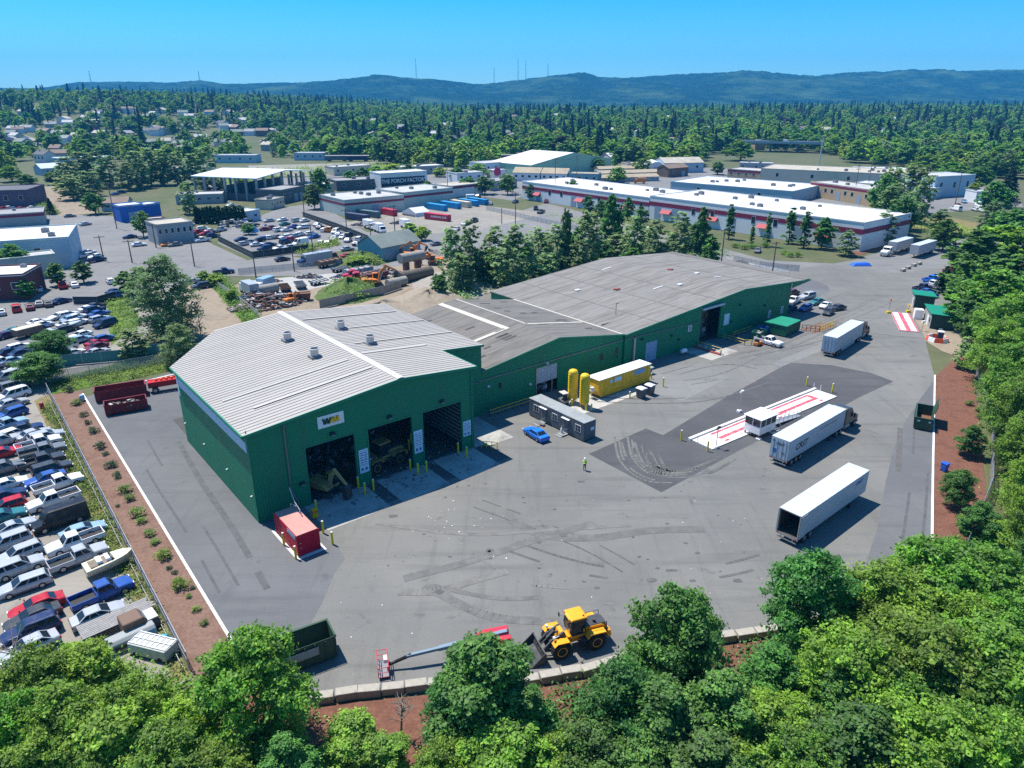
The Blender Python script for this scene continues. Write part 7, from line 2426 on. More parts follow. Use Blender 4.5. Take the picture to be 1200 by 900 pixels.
def heap(name, pts, col, z, rough=1, seed=0, n=22):
    """rounded mound on a surveyed outline"""
    P = [Vector(G(*q)) for q in pts]
    c = sum(P, Vector((0, 0))) / len(P)
    rg = np.random.default_rng(seed)
    ang = np.array([math.atan2(p.y - c.y, p.x - c.x) for p in P])
    rad = np.array([(p - c).length for p in P])
    o_ = np.argsort(ang)
    ang, rad = ang[o_], rad[o_]
    co, q = [], []
    for j in range(n):
        for i in range(36):
            a = -PI + 2 * PI * i / 36
            r_ = np.interp(a, np.r_[ang - 2 * PI, ang, ang + 2 * PI], np.r_[rad, rad, rad]) * (j / (n - 1))
            zz = z * (math.cos(PI * j / (n - 1)) * .5 + .5) ** .8 * (1 + .2 * math.sin(3 * a + seed) + .12 * math.sin(7 * a)) + rg.uniform(-.12, .12) * (j < n - 1)
            co.append((c.x + r_ * math.cos(a), c.y + r_ * math.sin(a), zz if j < n - 1 else -.1))
    for j in range(n - 1):
        for i in range(36):
            q.append((j * 36 + i, j * 36 + (i + 1) % 36, (j + 1) * 36 + (i + 1) % 36, (j + 1) * 36 + i))
    return tag(linkmesh(name, rawmesh(name, np.array(co), np.array(q), [col], smooth=True)), kind='stuff')

SANDM = mat('sand_pile', (.27, .225, .17), 1, var=.2, scale=1, bump=.05, dirt=((.25, .2, .15), .6), dscale=.3)
CRUSH = mat('crushed_stone', (.3, .27, .235), 1, var=.3, scale=1.5, bump=.08, dirt=((.2, .18, .16), .6), dscale=.4)
heap('sand_mound', [(470, 345), (500, 335), (535, 340), (540, 358), (500, 370), (470, 368)], SANDM, 2.2, seed=2)
heap('sand_mound', [(400, 362), (440, 352), (490, 356), (480, 375), (420, 380)], SANDM, 2.0, seed=4)
heap('gravel_mound', [(520, 318), (545, 312), (560, 330), (545, 352), (520, 345)], CRUSH, 1.8, seed=5)
heap('gravel_mound', [(488, 300), (506, 296), (514, 305), (500, 310)], CRUSH, 2.5, seed=6)
heap('weedy_mound', [(370, 345), (400, 332), (435, 335), (436, 352), (400, 358)], mat('weedy_soil', (.08, .13, .03), 1, var=.5, scale=1, bump=.15, bscale=2, dirt=((.12, .09, .06), .9), dscale=.25), 3.4, seed=7)
heap('weedy_mound', [(405, 302), (440, 298), (446, 310), (410, 315)], mat('weedy_soil', (.08, .13, .03)), 2.4, seed=8)
m = MB()
for k in range(420):
    a = rr.uniform(0, 2 * PI)
    q = rr.random() ** .5
    x, y = 9 * q * math.cos(a), 4.5 * q * math.sin(a)
    m.box((x, y, max(.1, 3 * (1 - q)) * rr.uniform(.6, 1.1)), (rr.uniform(.4, 2.4), rr.uniform(.1, .8), rr.uniform(.1, .7)), rr.choice([0, 0, 1, 2, 3]), rr.uniform(0, 3))
o = m.build('scrap_heap', [RUST, mat('scrap_grey', (.2, .19, .18), .8), mat('scrap_pale', (.4, .37, .34), .8), mat('scrap_brown', (.12, .07, .05), .8)])
o.location = (*G(315, 358), 0)
o.rotation_euler.z = R(30)
tag(o, kind='stuff')
PIPEC = mat('pipe_concrete', (.3, .28, .25), .9, var=.15, dirt=((.16, .15, .13), .6), dscale=.5)
PIPED = mat('pipe_dark', (.12, .105, .09), .9, var=.3, scale=1)
hp = head(480, 318, 500, 314)
for k, (u, v, r_, L_, mt, lab) in enumerate(((483, 316, 1.4, 8.5, PIPEC, 'pale concrete pipe lying on top of the scrap yard rack'), (487, 328, 1.5, 11, PIPED, 'huge dark steel pipe in the scrap yard below the pale pipe'), (465, 336, 1.2, 6, PIPEC, 'short grey pipe in front of the huge dark pipe'), (314, 344, 1.2, 5.5, PIPEC, 'pale tank pipe on the scrap slab left of the rusty frame'))):
    x, y = G(u, v)
    t = thing('large_pipe', lab, 'pipe', (x, y, .05 if k else 2.4), hp, 'pipes in the scrap yard')
    m = MB()
    m.lathe([(r_ * .84, 0), (r_, 0), (r_, L_), (r_ * .84, L_), (r_ * .84, 0.001)], n=24, M=Matrix.Translation((-L_ / 2, 0, r_)) @ Matrix.Rotation(PI / 2, 4, 'Y'))
    m.build('shell', mt, t, smooth=True)
    MB().bx(-L_ * .3, -L_ * .2, -r_ * .8, r_ * .8, -2.4 if k == 0 else 0, .12).bx(L_ * .2, L_ * .3, -r_ * .8, r_ * .8, -2.4 if k == 0 else 0, .12).build('cradle', RUST, t)
for (u, v, col, lab, L_) in ((334, 340, 'brown', 'rusty flat trailer frame on the scrap slab', 6), (352, 337, 'grey', 'pale flat rack on the scrap slab beside the rusty frame', 6), (374, 333, 'grey', 'low white steel rack at the right of the scrap slab', 5), (386, 312, 'brown', 'brown lowboy trailer behind the slab', 8), (399, 318, 'darkgrey', 'dark tracked crusher at the slab edge', 5), (420, 322, 'grey', 'long grey trailer beside the red cabs', 9), (437, 328, 'maroon', 'dark red flat trailer under the blue tarpaulin sheet', 9)):
    x, y = G(u, v)
    t = thing('flat_trailer', lab, 'trailer', (x, y), head(u - 10, v + 2, u + 10, v - 2) + (1.2 if L_ == 6 else 0))
    MB().bx(-L_ / 2, L_ / 2, -1.2, 1.2, .8, 1.05 + (.9 if L_ > 7 else 0)).build('deck', WALLC[col], t)
    m = MB()
    for k in range(5):
        m.bx(-L_ / 2 + k * L_ / 4.4, -L_ / 2 + k * L_ / 4.4 + .15, -1.25, 1.25, 1.05 + (.9 if L_ > 7 else 0), 1.3 + (.9 if L_ > 7 else 0))
    m.build('cross_member', RUST if col == 'brown' else GREYM, t)
    for xx in (-L_ / 3, -L_ / 3 + 1.2):
        for s in (-1, 1):
            MB().cyl((xx, s * .8, .4), (xx, s * 1.15, .4), .4).build('wheel', TYRE, t)
x, y = G(437, 320)
for u, v, l in ((417, 328, 'red truck cab at the left of the pair in the scrap yard'), (421, 331, 'red truck cab at the right of the pair in the scrap yard')):
    x, y = G(u, v)
    tractor(l, x, y, R(200), 'red', False)
boxtruck('white recycling truck parked by the concrete track wall', 289, 343, R(130), 'white', 'silver', LL=6)
boxtruck('small pale box truck beside the rusty scrap heap', 306, 342, R(250), 'white', 'pale blue', LL=4.5)
x, y = G(355, 352)
t = thing('scrap_skip', 'rusty open skip at the foot of the scrap heap', 'skip', (x, y), .3)
MB().loft([[(-1.6, -.9, .1), (1.6, -.9, .1), (1.6, .9, .1), (-1.6, .9, .1)], [(-2, -1.1, 1.8), (2, -1.1, 1.8), (2, 1.1, 1.8), (-2, 1.1, 1.8)]]).build('body', RUST, t)
MB().bx(-2.05, 2.05, -1.15, -1.0, 1.8, 1.95).bx(-2.05, 2.05, 1.0, 1.15, 1.8, 1.95).build('top_rail', RUST, t)

POLE = {}

def pole(label, u, vb, vt, arms=1, lamp=False, group='utility poles'):
    x, y = G(u, vb)
    d = y * CC + CAMH * SS
    lo, hi = 1, 40
    for _ in range(40):
        md = (lo + hi) / 2
        if PX(x, y, md)[1] > vt:
            lo = md
        else:
            hi = md
    h = lo
    t = thing('utility_pole', label, 'pole', (x, y), cr_.uniform(-.3, .3) + R(20), group)
    MB().cyl((0, 0, 0), (0, 0, h), .19, .13, 8).build('shaft', WOODP, t)
    for k in range(arms):
        z = h - .5 - k * 1.6
        a = MB().bx(-1.5, 1.5, -.07, .07, z - .08, z + .08).build('crossarm', WOODP, t)
        m = MB()
        for xx in (-1.3, -.5, .5, 1.3):
            m.cyl((xx, 0, z + .08), (xx, 0, z + .3), .05, n=6)
        m.build('insulator', GREYM, a)
    if lamp:
        MB().tube([(0, 0, h - .3), (1.5, 0, h), (2.4, 0, h)], .05).box((2.6, 0, h), (.7, .3, .15)).build('lamp_arm', STEEL, t)
    POLE[u] = (x, y, h)
    return t

for a in ((137, 268, 214, 2), (155, 308, 281, 1), (122, 306, 276, 1), (116, 249, 203, 2), (357, 254, 205, 1), (407, 278, 245, 1), (368, 308, 262, 1), (436, 295, 262, 1), (463, 275, 240, 1), (525, 235, 195, 2), (604, 262, 225, 1), (650, 236, 185, 2), (675, 229, 182, 2), (1000, 235, 193, 2), (1016, 226, 190, 1), (905, 320, 283, 1), (845, 310, 268, 1),
          (183, 290, 262, 1), (228, 312, 283, 1), (300, 325, 300, 0), (345, 318, 296, 0), (588, 262, 244, 0), (1118, 245, 200, 1)):
    AUTO.append((pole(None, *a), 'brown wooden utility pole'))
WIREM = mat('wire_black', (.015, .015, .015), .6, var=0)

def wire(label, a, b, dz=.4, off=0, sag=1.2):
    p, q = POLE[a], POLE[b]
    m = MB()
    for o_ in (-1.2, 0, 1.2):
        pts = []
        for k in range(9):
            f = k / 8
            pts.append((p[0] + (q[0] - p[0]) * f + o_ * .6, p[1] + (q[1] - p[1]) * f + o_ * .6, p[2] + (q[2] - p[2]) * f - dz - sag * 4 * f * (1 - f)))
        m.tube(pts, .025, 4)
    tag(m.build('power_line', WIREM), label, 'power line', 'overhead power lines')

for a, b, l in ((116, 137, 'overhead wires from the dirt track to the bright blue shed'), (137, 183, 'overhead wires above the bright blue shed'), (183, 228, 'overhead wires past the two storey block'), (368, 436, 'overhead wires along the scrap yard street'), (436, 463, 'overhead wires by the white box trucks'), (650, 675, 'overhead wires above the arched stores'), (357, 407, 'overhead wires along the impound lot'), (407, 463, 'overhead wires over the container lot')):
    wire(l, a, b)

DECK = mat('viaduct_concrete', (.3, .31, .32), .85, var=.12, scale=.1)
x0, y0 = G(770, 176)
x1, y1 = G(1150, 186)
v0, v1 = Vector((x0, y0)), Vector((x1 + 60, y1))
Lv = (v1 - v0).length
t = thing('viaduct', 'long grey road viaduct on dark piers in front of the far trees', 'bridge', (v0.x, v0.y), math.atan2((v1 - v0).y, (v1 - v0).x))
MB().bx(0, Lv, 0, 16, 8, 9.4).build('deck', DECK, t)
MB().bx(0, Lv, -.3, -.002, 8.6, 10.4).bx(0, Lv, 16.002, 16.3, 8.6, 10.4).build('parapet', mat('parapet_concrete', (.36, .38, .4), .8, var=.1, scale=.1), t)
for k in range(int(Lv / 24)):
    MB().bx(10 + k * 24, 12 + k * 24, 2, 4, 0, 7.99).bx(10 + k * 24, 12 + k * 24, 12, 14, 0, 7.99).bx(9.5 + k * 24, 12.5 + k * 24, 1, 15, 6.8, 7.98).build('pier', WALLC['darkgrey'], t)
for k, (f, col, kd) in enumerate(((.12, 'orange', 'van'), (.2, 'white', 'van'), (.27, 'silver', 'sedan'), (.36, 'white', 'van'), (.5, 'white', 'van'), (.53, 'silver', 'suv'), (.6, 'white', 'van'), (.66, 'red', 'sedan'), (.72, 'white', 'suv'))):
    p = v0 + (v1 - v0) * f
    n = Vector((-(v1 - v0).y, (v1 - v0).x)).normalized() * 4
    o = car(kd, col, p.x + n.x, p.y + n.y, math.atan2((v1 - v0).y, (v1 - v0).x), None, 'traffic on the viaduct', False, 9.42)
    AUTO.append((o, f"{col} {NAMEC[kd].replace('_', ' ')} driving on the viaduct"))
p = G(948 + 10, 205)
t = thing('lamp_mast', 'tall pale steel mast in front of the viaduct', 'mast', p)
MB().cyl((0, 0, 0), (0, 0, 24), .5, .3, 8).build('shaft', mat('mast_pale', (.35, .42, .45), .5), t)
MB().box((0, 0, 24.2), (2, 2, .5)).build('lamp_head', GREYM, t)

hr = random.Random(17)
HS_ = [(47, 191, 'white'), (36, 178, 'grey'), (60, 176, 'cream'), (22, 172, 'white'), (75, 170, 'white'), (92, 166, 'grey'), (115, 163, 'darkgrey'), (145, 176, 'cream'), (70, 186, 'cream'), (15, 166, 'cream'), (135, 138, 'white'), (150, 133, 'white'), (170, 141, 'paleblue'), (178, 139, 'paleblue'), (222, 141, 'grey'), (215, 137, 'white'), (188, 133, 'cream'),
       (236, 167, 'teal'), (205, 158, 'grey'), (340, 176, 'paleblue'), (372, 174, 'grey'), (382, 160, 'grey'), (312, 171, 'teal'), (330, 166, 'white'), (440, 163, 'grey'), (430, 128, 'tan'), (375, 127, 'brown'), (496, 131, 'cream'), (488, 129, 'tan'), (527, 130, 'brown'), (568, 132, 'grey'), (538, 167, 'grey'), (548, 164, 'white'), (510, 163, 'white'), (505, 130, 'brown'),
       (650, 139, 'white'), (645, 133, 'grey'), (676, 131, 'maroon'), (640, 136, 'paleblue'), (735, 163, 'white'), (835, 148, 'white'), (860, 140, 'grey'), (828, 156, 'palegreen'), (1048, 153, 'white'), (1040, 158, 'white'), (1130, 161, 'white'), (985, 140, 'grey'), (990, 158, 'white'), (905, 150, 'white'), (1120, 146, 'tan'), (1180, 157, 'grey'), (1045, 148, 'grey'), (770, 170, 'brown'), (790, 172, 'white'),
       (890, 176, 'tan'), (930, 140, 'cream'), (700, 137, 'cream'), (258, 150, 'white'), (280, 146, 'cream'), (100, 150, 'white'), (60, 150, 'grey'), (30, 155, 'white')]

for k in range(95):
    u = hr.uniform(5, 330) if k < 62 else hr.uniform(330, 1180)
    HS_.append((u, hr.uniform(133, 182) if k < 62 else hr.uniform(128, 165), hr.choice(['white', 'cream', 'grey', 'white', 'paleblue', 'brown', 'tan', 'palegreen'])))

def on_terrain(u, v):
    """first point of the rising ground seen at (u, v)"""
    a, b = 60.0, 3500.0
    d = (v - 450) * CC + FPX * SS
    fw = FPX * CC - (v - 450) * SS
    t_ = 100.0
    last = t_
    for k in range(900):
        y = t_
        x = (u - 600) * y / fw
        z = CAMH - d * y / fw
        if z <= float(TZ(np.array([x]), np.array([y]))[0]):
            return x, y
        t_ *= 1.0045
    return (u - 600) * 1800 / fw, 1800

for u, v, col in HS_:
    x, y = on_terrain(u, v)
    sz = 1.15 if y > 800 else 1
    LL, dp = hr.uniform(9, 14) * sz, hr.uniform(7, 10) * sz
    a = hr.uniform(-.5, .5)
    p0 = (x - LL / 2 * math.cos(a), y - LL / 2 * math.sin(a))
    p1 = (x + LL / 2 * math.cos(a), y + LL / 2 * math.sin(a))
    rf_ = hr.choice(['grey', 'dark', 'brown', 'palegrey', 'beige', 'greygreen'])
    kd = hr.choice(['gable_x', 'gable_x', 'gable_y'])
    t = bld('house', None, p0, p1, dp, hr.uniform(4.5, 7), col, rf_, kd, wins=(3 if kd == 'gable_x' else 2) if y < 620 else 0, world=True, rise=2.6, ov=.5, cat='house', group='houses among the trees')
    AUTO.append((t, f"{ {'palegreen': 'pale green', 'paleblue': 'pale blue', 'darkgrey': 'dark grey'}.get(col, col)} walled house with { {'palegrey': 'pale grey', 'greygreen': 'grey green'}.get(rf_, rf_)} gable roof"))
    if hr.random() < .5:
        MB().box((LL * .3, dp * .4, 8), (.8, .8, 2.6)).build('chimney', WALLC['brown'], [c for c in t.children if c.name.startswith('roof')][0])

bld('flat_store', 'long low flat roofed store behind the cypress hedge', (207, 240), (262, 238), 12, 4, 'grey', 'palegrey', wins=5, units=2)
bld('flat_store', 'low white roofed workshop right of the dark block', (360, 228), (392, 226), 14, 4.5, 'cream', 'white', wins=3, units=2)
bld('flat_store', 'pale flat store in front of the white block', (536, 214), (566, 212), 14, 5, 'white', 'palegrey', wins=3, units=2)
for k, (u0, v0, u1, v1, dp_, h_, w1, r1_, lab) in enumerate(((62, 194, 128, 192, 14, 5, 'paleblue', 'bluewhite', 'long pale roofed shed behind the cottonwood row'), (392, 206, 436, 203, 14, 5, 'cream', 'palegrey', 'long cream shed beyond the dark block'), (575, 224, 606, 220, 14, 4.5, 'grey', 'grey', 'grey flat store left of the striped warehouse end'),
        (1005, 208, 1062, 209, 16, 5, 'white', 'white', 'white shed behind the tan brick store'), (1142, 238, 1168, 238, 9, 5, 'white', 'palegrey', 'small white store by the parked vans'), (470, 206, 520, 203, 12, 5, 'grey', 'white', 'grey shed with white roof beyond the lettered warehouse'), (735, 199, 765, 198, 10, 4, 'cream', 'beige', 'small cream shed beyond the tan roofed sheds'),
        (318, 246, 334, 242, 8, 4, 'cream', 'grey', 'small cream office by the navy workshop'), (866, 200, 905, 201, 12, 5, 'grey', 'palegrey', 'grey store behind the red trimmed store'), (205, 205, 250, 203, 10, 4, 'white', 'beige', 'white shed at the foot of the wooded slope'))):
    bld('industrial_shed', lab, (u0, v0), (u1, v1), dp_, h_, w1, r1_, wins=4, doors=1, units=2)
bld('blue_store', 'low pale blue shed by the dirt track bushes', (50, 206), (78, 204), 12, 4.5, 'paleblue', 'bluewhite', 'gable_x', wins=2)
C([(213, 262, S_, 'white'), (221, 263, S_, 'silver'), (232, 271, S_, 'red'), (241, 273, S_, 'red'), (238, 267, W_, 'white'), (250, 276, U_, 'navy'), (247, 270, S_, 'white'), (226, 277, U_, 'charcoal'), (258, 269, P_, 'silver'), (237, 281, P_, 'white'), (100, 262, S_, 'silver'), (270, 240, S_, 'white'), (280, 243, U_, 'grey'), (291, 246, S_, 'red')], HI, 'on the lot by the cypress hedge', 'cars by the cypress hedge', False, 20)
C([(468, 281, P_, 'white'), (477, 279, S_, 'silver'), (487, 277, V_, 'white'), (500, 272, S_, 'grey'), (462, 286, U_, 'maroon'), (545, 262, S_, 'white'), (556, 258, P_, 'navy'), (535, 268, S_, 'silver'), (340, 217, S_, 'white'), (349, 215, U_, 'grey'), (420, 213, S_, 'white'), (430, 212, S_, 'silver'), (512, 216, S_, 'white'), (518, 219, U_, 'navy')], HJ, 'on the container lot edge', 'cars about the container lot', False, 25)
for k, (u, v, sc2) in enumerate(((330, 352, .8), (300, 350, .8), (452, 322, .8), (530, 300, .8), (425, 264, .6), (470, 262, .6), (540, 336, .9), (362, 325, .5), (410, 326, .7), (398, 340, .6), (500, 296, .6), (318, 330, .4))):
    m = MB()
    for j in range(130):
        q_ = rr.random() ** .5
        a = rr.uniform(0, 6.28)
        m.box((8 * q_ * math.cos(a), 4 * q_ * math.sin(a), max(.1, 2.6 * (1 - q_)) * rr.uniform(.6, 1.1)), (rr.uniform(.4, 2), rr.uniform(.2, .9), rr.uniform(.15, .8)), rr.choice([0, 1, 2, 3, 4]), rr.uniform(0, 3))
    o = m.build('scrap_heap', [RUST, TR[1], TR[2], TR[3], TR[4]])
    o.location = (*G(u, v), 0)
    o.scale = (sc2,) * 3
    tag(o, kind='stuff')
for q in ((44, 270, 'near the pale blue warehouse'), (20, 345, 'near the maroon workshop'), (165, 250, 'by the bright blue shed'), (207, 272, 'by the two storey block'), (258, 250, 'by the cypress hedge'), (312, 212, 'at the open sided hall'), (460, 238, 'by the striped grey unit'), (530, 243, 'by the blue containers'), (472, 211, 'by the lettered warehouse'), (460, 293, 'near the pale blue house'),
          (510, 325, 'by the scrap yard'), (345, 272, 'by the impound lot'), (335, 345, 'by the scrap slab'), (660, 195, 'by the gabled warehouse'), (738, 208, 'by the tan roofed sheds'), (800, 197, 'by the beige roofed shed'), (720, 228, 'along the striped warehouse'), (900, 262, 'along the near striped warehouse'), (860, 224, 'by the blue walled warehouse'), (985, 225, 'by the tan brick store'),
          (1115, 218, 'by the tall white hall'), (940, 175, 'by the viaduct'), (1080, 178, 'by the viaduct end'), (1070, 295, 'by the far gate trailers'), (1092, 370, 'by the green huts'), (1150, 480, 'by the bank fence'), (1110, 520, 'by the red bark bed'), (47, 180, 'by the white gabled house'), (150, 160, 'on the wooded slope'), (100, 135, 'below the low end of the ridge'), (240, 140, 'below the rounded hump of the ridge'),
          (380, 155, 'in the conifer wood'), (440, 185, 'by the white cabin'), (560, 180, 'by the maroon wagon'), (480, 130, 'below the ridge dip'), (607, 130, 'below the paired masts'), (760, 130, 'below the broad ridge'), (900, 130, 'below the ridge shoulder'), (1050, 130, 'below the highest ridge'), (1160, 150, 'on the hazy far side'), (670, 165, 'by the white roofed bungalow'), (820, 170, 'by the far store'), (690, 290, 'behind the long hall'),
          (560, 300, 'behind the middle hall'), (380, 390, 'behind the station'), (180, 400, 'by the rear lane fence'), (650, 800, 'by the wheel loader'), (830, 780, 'by the block wall bend'), (450, 820, 'by the boom lift'), (300, 790, 'by the open container'), (100, 800, 'by the plank flatbed'), (1000, 720, 'by the right lane end'), (160, 600, 'on the bark strip'), (80, 600, 'by the black van')):
    LM(*q)
BARK = mat('tree_bark', (.10, .08, .06), .95, var=.25, scale=5)
BARKL = mat('pale_bark', (.24, .21, .17), .95, var=.2, scale=5)
LF = {'maple': leafmat('leaf_maple', [(.105, .235, .013), (.168, .335, .018), (.245, .425, .027), (.13, .28, .015)], .5),
      'lime': leafmat('leaf_lime', [(.21, .35, .02), (.29, .45, .03), (.34, .5, .05), (.22, .38, .025)], .5),
      'mid': leafmat('leaf_mid', [(.055, .17, .02), (.085, .235, .028), (.15, .33, .04), (.065, .195, .024)], .5),
      'grey': leafmat('leaf_grey', [(.18, .28, .09), (.24, .36, .12), (.30, .42, .16), (.15, .25, .075)], .5),
      'conifer': leafmat('leaf_conifer', [(.012, .045, .02), (.022, .065, .028), (.035, .085, .03), (.016, .052, .022)], .15, .015),
      'cypress': leafmat('leaf_cypress', [(.02, .06, .015), (.03, .085, .02), (.045, .11, .025)], .15, .015),
      'plum': leafmat('leaf_plum', [(.03, .015, .02), (.05, .022, .03), (.04, .03, .03)], .2, .01),
      'weed': leafmat('leaf_weed', [(.12, .25, .02), (.19, .32, .03), (.24, .3, .07), (.09, .2, .02)], .35)}

def leafquads(c, out, size, rg, up=.55):
    n = len(c)
    nr = out * .5 + np.array([0, 0, up]) + rg.normal(0, .5, (n, 3))
    nr /= np.linalg.norm(nr, axis=1, keepdims=True) + 1e-9
    t = np.cross(nr, rg.normal(0, 1, (n, 3)))
    t /= np.linalg.norm(t, axis=1, keepdims=True) + 1e-9
    b = np.cross(nr, t)
    s = (size * rg.uniform(.6, 1.35, n))[:, None]
    t, b = t * s * .5, b * s * .32
    co = np.stack([c - t, c + b - t * .1, c + t, c - b - t * .1], 1).reshape(-1, 3)
    q = np.arange(4 * n).reshape(n, 4)
    return co, q

def crown(blobs, n, leaf, seed, spread=.42, per=20, low=-.5, up=.55):
    rg = np.random.default_rng(seed)
    bc = np.array([b[0] for b in blobs])
    br = np.array([b[1] for b in blobs])
    w_ = br.prod(1) ** .67
    nc = max(8, n // per)
    k = rg.choice(len(blobs), nc, p=w_ / w_.sum())
    d = rg.normal(0, 1, (nc, 3))
    d /= np.linalg.norm(d, axis=1, keepdims=True)
    d[:, 2] = np.where(d[:, 2] < low, -d[:, 2], d[:, 2])
    rad = (.38 + .8 * rg.random(nc) ** .65)[:, None]
    cc = bc[k] + d * br[k] * rad
    m = np.repeat(np.arange(nc), per)
    jit = rg.normal(0, 1, (len(m), 3)) * np.array([1, 1, .55]) * (br[k].mean(1) * spread * .5)[m][:, None]
    c = cc[m] + jit
    return leafquads(c, d[m], leaf, rg, up)

def blobset(H, Rw, nb, seed, base=.25, shape='oval', fat=.36):
    rg = random.Random(seed)
    B = []
    for i in range(nb):
        f = (i + .5) / nb
        z = H * (base + (1 - base) * f * .92)
        if shape == 'oval':
            r = Rw * math.sin(PI * min(1, .12 + f * .82)) ** .7
        elif shape == 'spread':
            r = Rw * (math.sin(PI * min(1, .25 + f * .68)) ** .6)
        elif shape == 'tall':
            r = Rw * (1 - f * .65) * (.7 + .3 * math.sin(f * 9))
        else:
            r = Rw * (1 - f * .75)
        a = i * 2.4 + rg.uniform(-.5, .5)
        br = max(.35, Rw * fat * rg.uniform(.75, 1.25) * (1 - f * .25))
        q = max(0, r - br * .7) * rg.uniform(.6, 1.1)
        B.append(((q * math.cos(a), q * math.sin(a), min(z, H - br * .7)), (br, br, br * .8)))
    B.append(((0, 0, H * .6), (Rw * .45, Rw * .45, H * .25)))
    B.append(((0, 0, H - Rw * fat * .6), (Rw * fat * .8,) * 3))
    return B

def trunkmesh(name, H, blobs, r, seed, bark, limbs=10):
    rg = random.Random(seed)
    m = MB()
    top = H * .82
    pts = [Vector((rg.uniform(-.15, .15) * k, rg.uniform(-.15, .15) * k, top * k / 5)) for k in range(6)]
    pts[0] = Vector((0, 0, -.3))
    for k in range(5):
        m.cyl(pts[k], pts[k + 1], r * (1 - k * .17), r * (1 - (k + 1) * .17), 8)
    for b in blobs[:limbs]:
        c = Vector(b[0])
        z = max(H * .12, c.z - (Vector((c.x, c.y)).length * .9 + .6))
        k = min(4, int(z / top * 5))
        f = z / top * 5 - k
        p = pts[k].lerp(pts[k + 1], min(1, max(0, f)))
        mid = p.lerp(c, .55) + Vector((0, 0, .3))
        m.cyl(p, mid, r * .42, r * .28, 6).cyl(mid, c, r * .28, r * .1, 5)
    return m.mesh(name, bark)

def coniferq(H, Rw, n, leaf, seed):
    rg = np.random.default_rng(seed)
    nbr = max(40, n // 22)
    zf = rg.random(nbr) ** .75
    a = rg.uniform(0, 2 * PI, nbr)
    Lb = Rw * (1 - zf) ** .85 * rg.uniform(.65, 1.1, nbr) + .25
    per = n // nbr
    m = np.repeat(np.arange(nbr), per)
    t = rg.random(len(m)) ** .7
    r_ = t * Lb[m]
    z = H * (.08 + .92 * zf[m]) - r_ * .42 + rg.normal(0, .12, len(m)) * Rw * .3
    w_ = rg.normal(0, .12, len(m)) * Lb[m] * (1.1 - t)
    c = np.stack([r_ * np.cos(a[m]) - w_ * np.sin(a[m]), r_ * np.sin(a[m]) + w_ * np.cos(a[m]), z], 1)
    out = np.stack([np.cos(a[m]), np.sin(a[m]), np.full(len(m), .2)], 1)
    return leafquads(c, out, leaf, rg, up=.5)

# kind: height, radius, builder
KIND = {
    'maple': dict(H=10, R=4.8, nb=26, base=.22, shape='spread', fat=.34, leaf='maple'),
    'broad': dict(H=10, R=4.4, nb=22, base=.2, shape='oval', fat=.36, leaf='mid'),
    'cottonwood': dict(H=14, R=3.9, nb=30, base=.06, shape='oval', fat=.42, leaf='grey'),
    'ash': dict(H=11, R=3.6, nb=20, base=.18, shape='oval', fat=.33, leaf='mid'),
    'limetree': dict(H=8, R=3.6, nb=18, base=.15, shape='oval', fat=.34, leaf='lime'),
    'poplar': dict(H=14, R=1.9, nb=18, base=.08, shape='tall', fat=.42, leaf='mid'),
    'conifer': dict(H=20, R=3.8, leaf='conifer'),
    'cypress': dict(H=7, R=1.2, nb=16, base=.02, shape='tall', fat=.55, leaf='cypress'),
    'plum': dict(H=8, R=3.6, nb=16, base=.18, shape='oval', fat=.38, leaf='plum'),
}
LEVEL = {'near': (27000, .28, 26), 'mid': (6000, .64, 24), 'far': (1300, 1.15, 12)}
TMESH = {}

def treemesh(kind, level, var):
    key = (kind, level, var)
    if key in TMESH:
        return TMESH[key]
    k = KIND[kind]
    n, lf, per = LEVEL[level]
    seed = hash_((kind, var))
    if kind == 'conifer':
        co, q = coniferq(k['H'], k['R'], int(n * 1.3), lf * 1.05, seed)
        bl = []
    else:
        bl = blobset(k['H'], k['R'], k['nb'], seed, k['base'], k['shape'], k['fat'])
        if kind == 'cottonwood':
            n = int(n * .7)
        co, q = crown(bl, n, lf * (.8 if k['R'] < 2 else 1), seed + 1, per=per, spread=.5 if level == 'far' else .38, up=.55 if level == 'near' else 1.0)
    cm = rawmesh('crown_' + kind, co, q, [LF[k['leaf']]], per=per if kind != 'conifer' else 22)
    tm = trunkmesh('trunk_' + kind, k['H'], bl, .2 if k['R'] < 2 else .26, seed, BARKL if kind in ('cottonwood',) else BARK, 12 if level == 'near' else 6)
    TMESH[key] = (cm, tm)
    return cm, tm

def hash_(t):
    return sum((i + 1) * ord(c) for i, c in enumerate(str(t))) % 99991

NAMET = {'maple': 'maple_tree', 'broad': 'broadleaf_tree', 'cottonwood': 'cottonwood_tree', 'ash': 'ash_tree', 'limetree': 'young_tree', 'poplar': 'columnar_tree', 'conifer': 'conifer_tree', 'cypress': 'cypress_tree', 'plum': 'plum_tree'}
DESC = {'maple': 'bright green spreading maple', 'broad': 'dense rounded dark green tree', 'cottonwood': 'tall grey green cottonwood with open crown', 'ash': 'mid green oval tree', 'limetree': 'yellow green young tree', 'poplar': 'slender columnar tree', 'conifer': 'dark pointed conifer', 'cypress': 'dark cypress', 'plum': 'purple leaved tree'}
tr_ = random.Random(5)
NT = [0]

